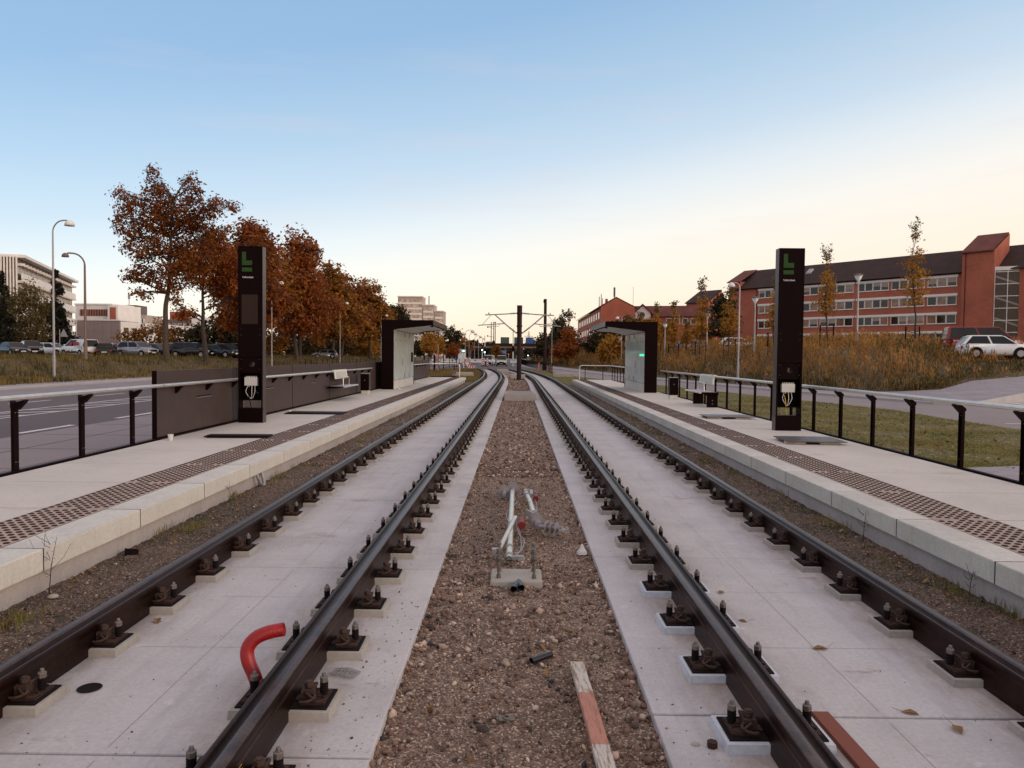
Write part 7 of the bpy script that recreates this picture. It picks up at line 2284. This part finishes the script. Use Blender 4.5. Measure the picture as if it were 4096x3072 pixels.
# white office on the far left: long galleried front with sun shelves, ribbed end
hd_ = math.atan2(217 - 160, -125.6 + 104)
b7 = thing('white_office', 'white five storey office with galleried floors behind the conifers', 'building', (-104, 160, 0), hd_)
L_ = 61
MB().box(0, L_, .6, 14, 0, 21.4).build('wall', M['officedark'], b7)
for k in range(6):
    z = 21.2 - 3.55 * (k + 1)
    p_ = MB(); p_.box(.2, L_, -.35, -.20, z - 1.05, z + .45); p_.build('parapet_band', M['officewhite'], b7)
    s_ = MB(); s_.box(0, L_, -.2, .6, z + 2.15, z + 2.3)
    for q in range(20): s_.box(q * L_ / 20, q * L_ / 20 + .3, -.9, .6, z + 2.0, z + 2.45)
    s_.build('sun_shelf', M['officewhite'], b7)
    for q in range(10):
        f = MB(); x = 1 + q * 6
        f.box(x, x + 5.2, .52, .62, z + .45, z + 2.0, 1)
        for m_ in range(5): f.box(x + m_ * 1.25, x + m_ * 1.25 + .12, .46, .6, z + .45, z + 2.0, 0)
        f.build('window', [M['frame'], M['winglass']], b7)
MB().box(-.2, L_ + .3, -1.0, 14.3, 21.3, 21.9).build('roof_edge', M['officewhite'], b7)
e = MB()
for k in range(11): e.box(-.5, -.05, .4 + k * .55, .65 + k * .55, 4, 21.6)
e.build('end_fins', M['officewhite'], b7)
MB().box(-.2, 0, 7.2, 14, 2, 22.5).build('end_wall', M['officegrey'], b7)

# low buildings behind the car park
b8 = thing('low_office', 'low white office with red window bands and a grey blank hall in front', 'building', (P2W(296, 238), 238, 0), -.05)
X = P2W(447, 238) - P2W(296, 238)
MB().box(0, X + 2.6, 0, 12, 0, 16.4).build('wall', M['officewhite'], b8)
for z in (13.0, 9.4):
    f = MB(); f.box(1.6, X - 1.2, -.12, .02, z, z + 2.0, 1)
    for q in range(11): f.box(1.6 + q * (X - 2.8) / 11, 1.9 + q * (X - 2.8) / 11, -.2, .0, z, z + 2.0, 0)
    f.build('window_band', [M['brick'], M['winglass'] if z > 10 else M['paleglass']], b8)
MB().box(X - .4, X + 2.8, -1.5, 2, 8, 16.2).build('stair_shaft', M['officewhite'], b8)
MB().box(X + .3, X + 2.2, -1.56, -1.5, 8.4, 15.6).build('shaft_glazing', M['brick'], b8)
MB().box(-.2, X + .4, -.3, 12, 16.4, 16.8).build('roof_edge', M['officewhite'], b8)
b9 = thing('grey_hall', 'blank grey hall in front of the low white office', 'building', (P2W(302, 215), 215, 0), -.04)
X = P2W(478, 215) - P2W(302, 215)
MB().box(0, X, 0, 10, 0, 10.6).build('wall', M['officegrey'], b9)
s_ = MB()
for k in range(1, 5): s_.box(k * X / 5, k * X / 5 + .06, -.02, 0, 1, 10.4)
s_.build('panel_joints', M['officedark'], b9)
MB().box(0, 1.4, -.05, 0, 3.2, 5.4).build('blue_door', M['blue'], b9)
MB().box(-.1, X + .1, -.2, 10, 10.6, 10.95).build('roof_edge', M['officewhite'], b9)
b10 = thing('side_wing', 'white two storey wing receding from the grey hall', 'building', (P2W(479, 215), 215, 0), math.atan2(52, 8.0))
MB().box(0, 55, 0, 10, 0, 10.4).build('wall', M['officewhite'], b10)
for z in (7.0, 3.3):
    for q in range(14):
        f = MB(); f.box(1 + q * 3.8, 3.4 + q * 3.8, -.06, .02, z, z + 1.9, 0); f.box(1.15 + q * 3.8, 3.25 + q * 3.8, -.08, -.05, z + .12, z + 1.78, 1); f.build('window', [M['frame'], M['winglass']], b10)
b11 = thing('pale_annex', 'plain pale grey annex behind the low white office', 'building', (P2W(480, 262), 262, 0), 0)
MB().box(0, P2W(580, 262) - P2W(480, 262), 0, 12, 0, 14.6).build('wall', M['towerc'], b11)
for x, z, w in ((4.6, 11.9, 2.0), (6.5, 11.9, 1.8), (5.2, 8.3, 3.0)):
    f = MB(); f.box(x, x + w, -.08, .02, z, z + 1.4, 1); f.box(x + w * .4, x + w * .6, -.1, -.08, z, z + 1.4, 0); f.build('window', [M['dark'], M['frame']], b11)
MB().box(-.8, 3.2, 4, 12, 14.6, 18.2).build('plant_room', M['officedark'], b11)
an = MB(); an.cyl((1.3, 3, 14.6), (1.3, 3, 21.5), .14, n=6); an.box(.9, 1.7, 2.9, 3.1, 20.2, 21.8); an.build('antenna', M['galv'], b11)
b12 = thing('dark_office', 'dark grey office block seen between the oak trunks', 'building', (P2W(616, 300), 300, 0), 0)
X = P2W(790, 300) - P2W(616, 300)
MB().box(0, X, 0, 14, 0, 14.8).build('wall', M['officedark'], b12)
for z in (12.0, 8.6, 5.0):
    f = MB(); f.box(0, X, -.1, .02, z, z + 1.3, 1)
    for q in range(8): f.box(q * X / 8, q * X / 8 + .5, -.14, 0, z, z + 1.3, 0)
    f.build('window_band', [M['officedark'], M['paleglass']], b12)
MB().box(4.5, 9, 3, 10, 14.8, 18).build('plant_room', M['brick'], b12)
b13 = thing('pale_office', 'pale office block between the forked oak and the tall oak trunk', 'building', (P2W(764, 290), 290, 0), 0)
X = P2W(832, 290) - P2W(764, 290)
MB().box(0, X, 0, 12, 0, 15.2).build('wall', M['officewhite'], b13)
for z in (10.4, 7.0):
    f = MB(); f.box(.4, 2.2, -.08, .02, z, z + 1.5, 0); f.box(3.0, 5.6, -.08, .02, z, z + 1.5, 0); f.build('window', M['winglass'], b13)
b14 = thing('slate_office', 'slate grey office block left of the left totem', 'building', (P2W(838, 310), 310, 0), 0)
X = P2W(965, 310) - P2W(838, 310)
MB().box(0, X, 0, 14, 0, 13.6).build('wall', M['officedark'], b14); MB().box(4.2, X, 1, 12, 13.6, 17.6).build('upper_storey', M['officegrey'], b14)
for x, z, w, h_ in ((8.2, 10.6, .9, .9), (7.0, 8.6, 4.6, .7), (8.0, 7.0, 2.0, .7), (7.5, 4.6, 4, .9)):
    f = MB(); f.box(x, x + w, -.1, .02, z, z + h_); f.build('window', M['paleglass'], b14)
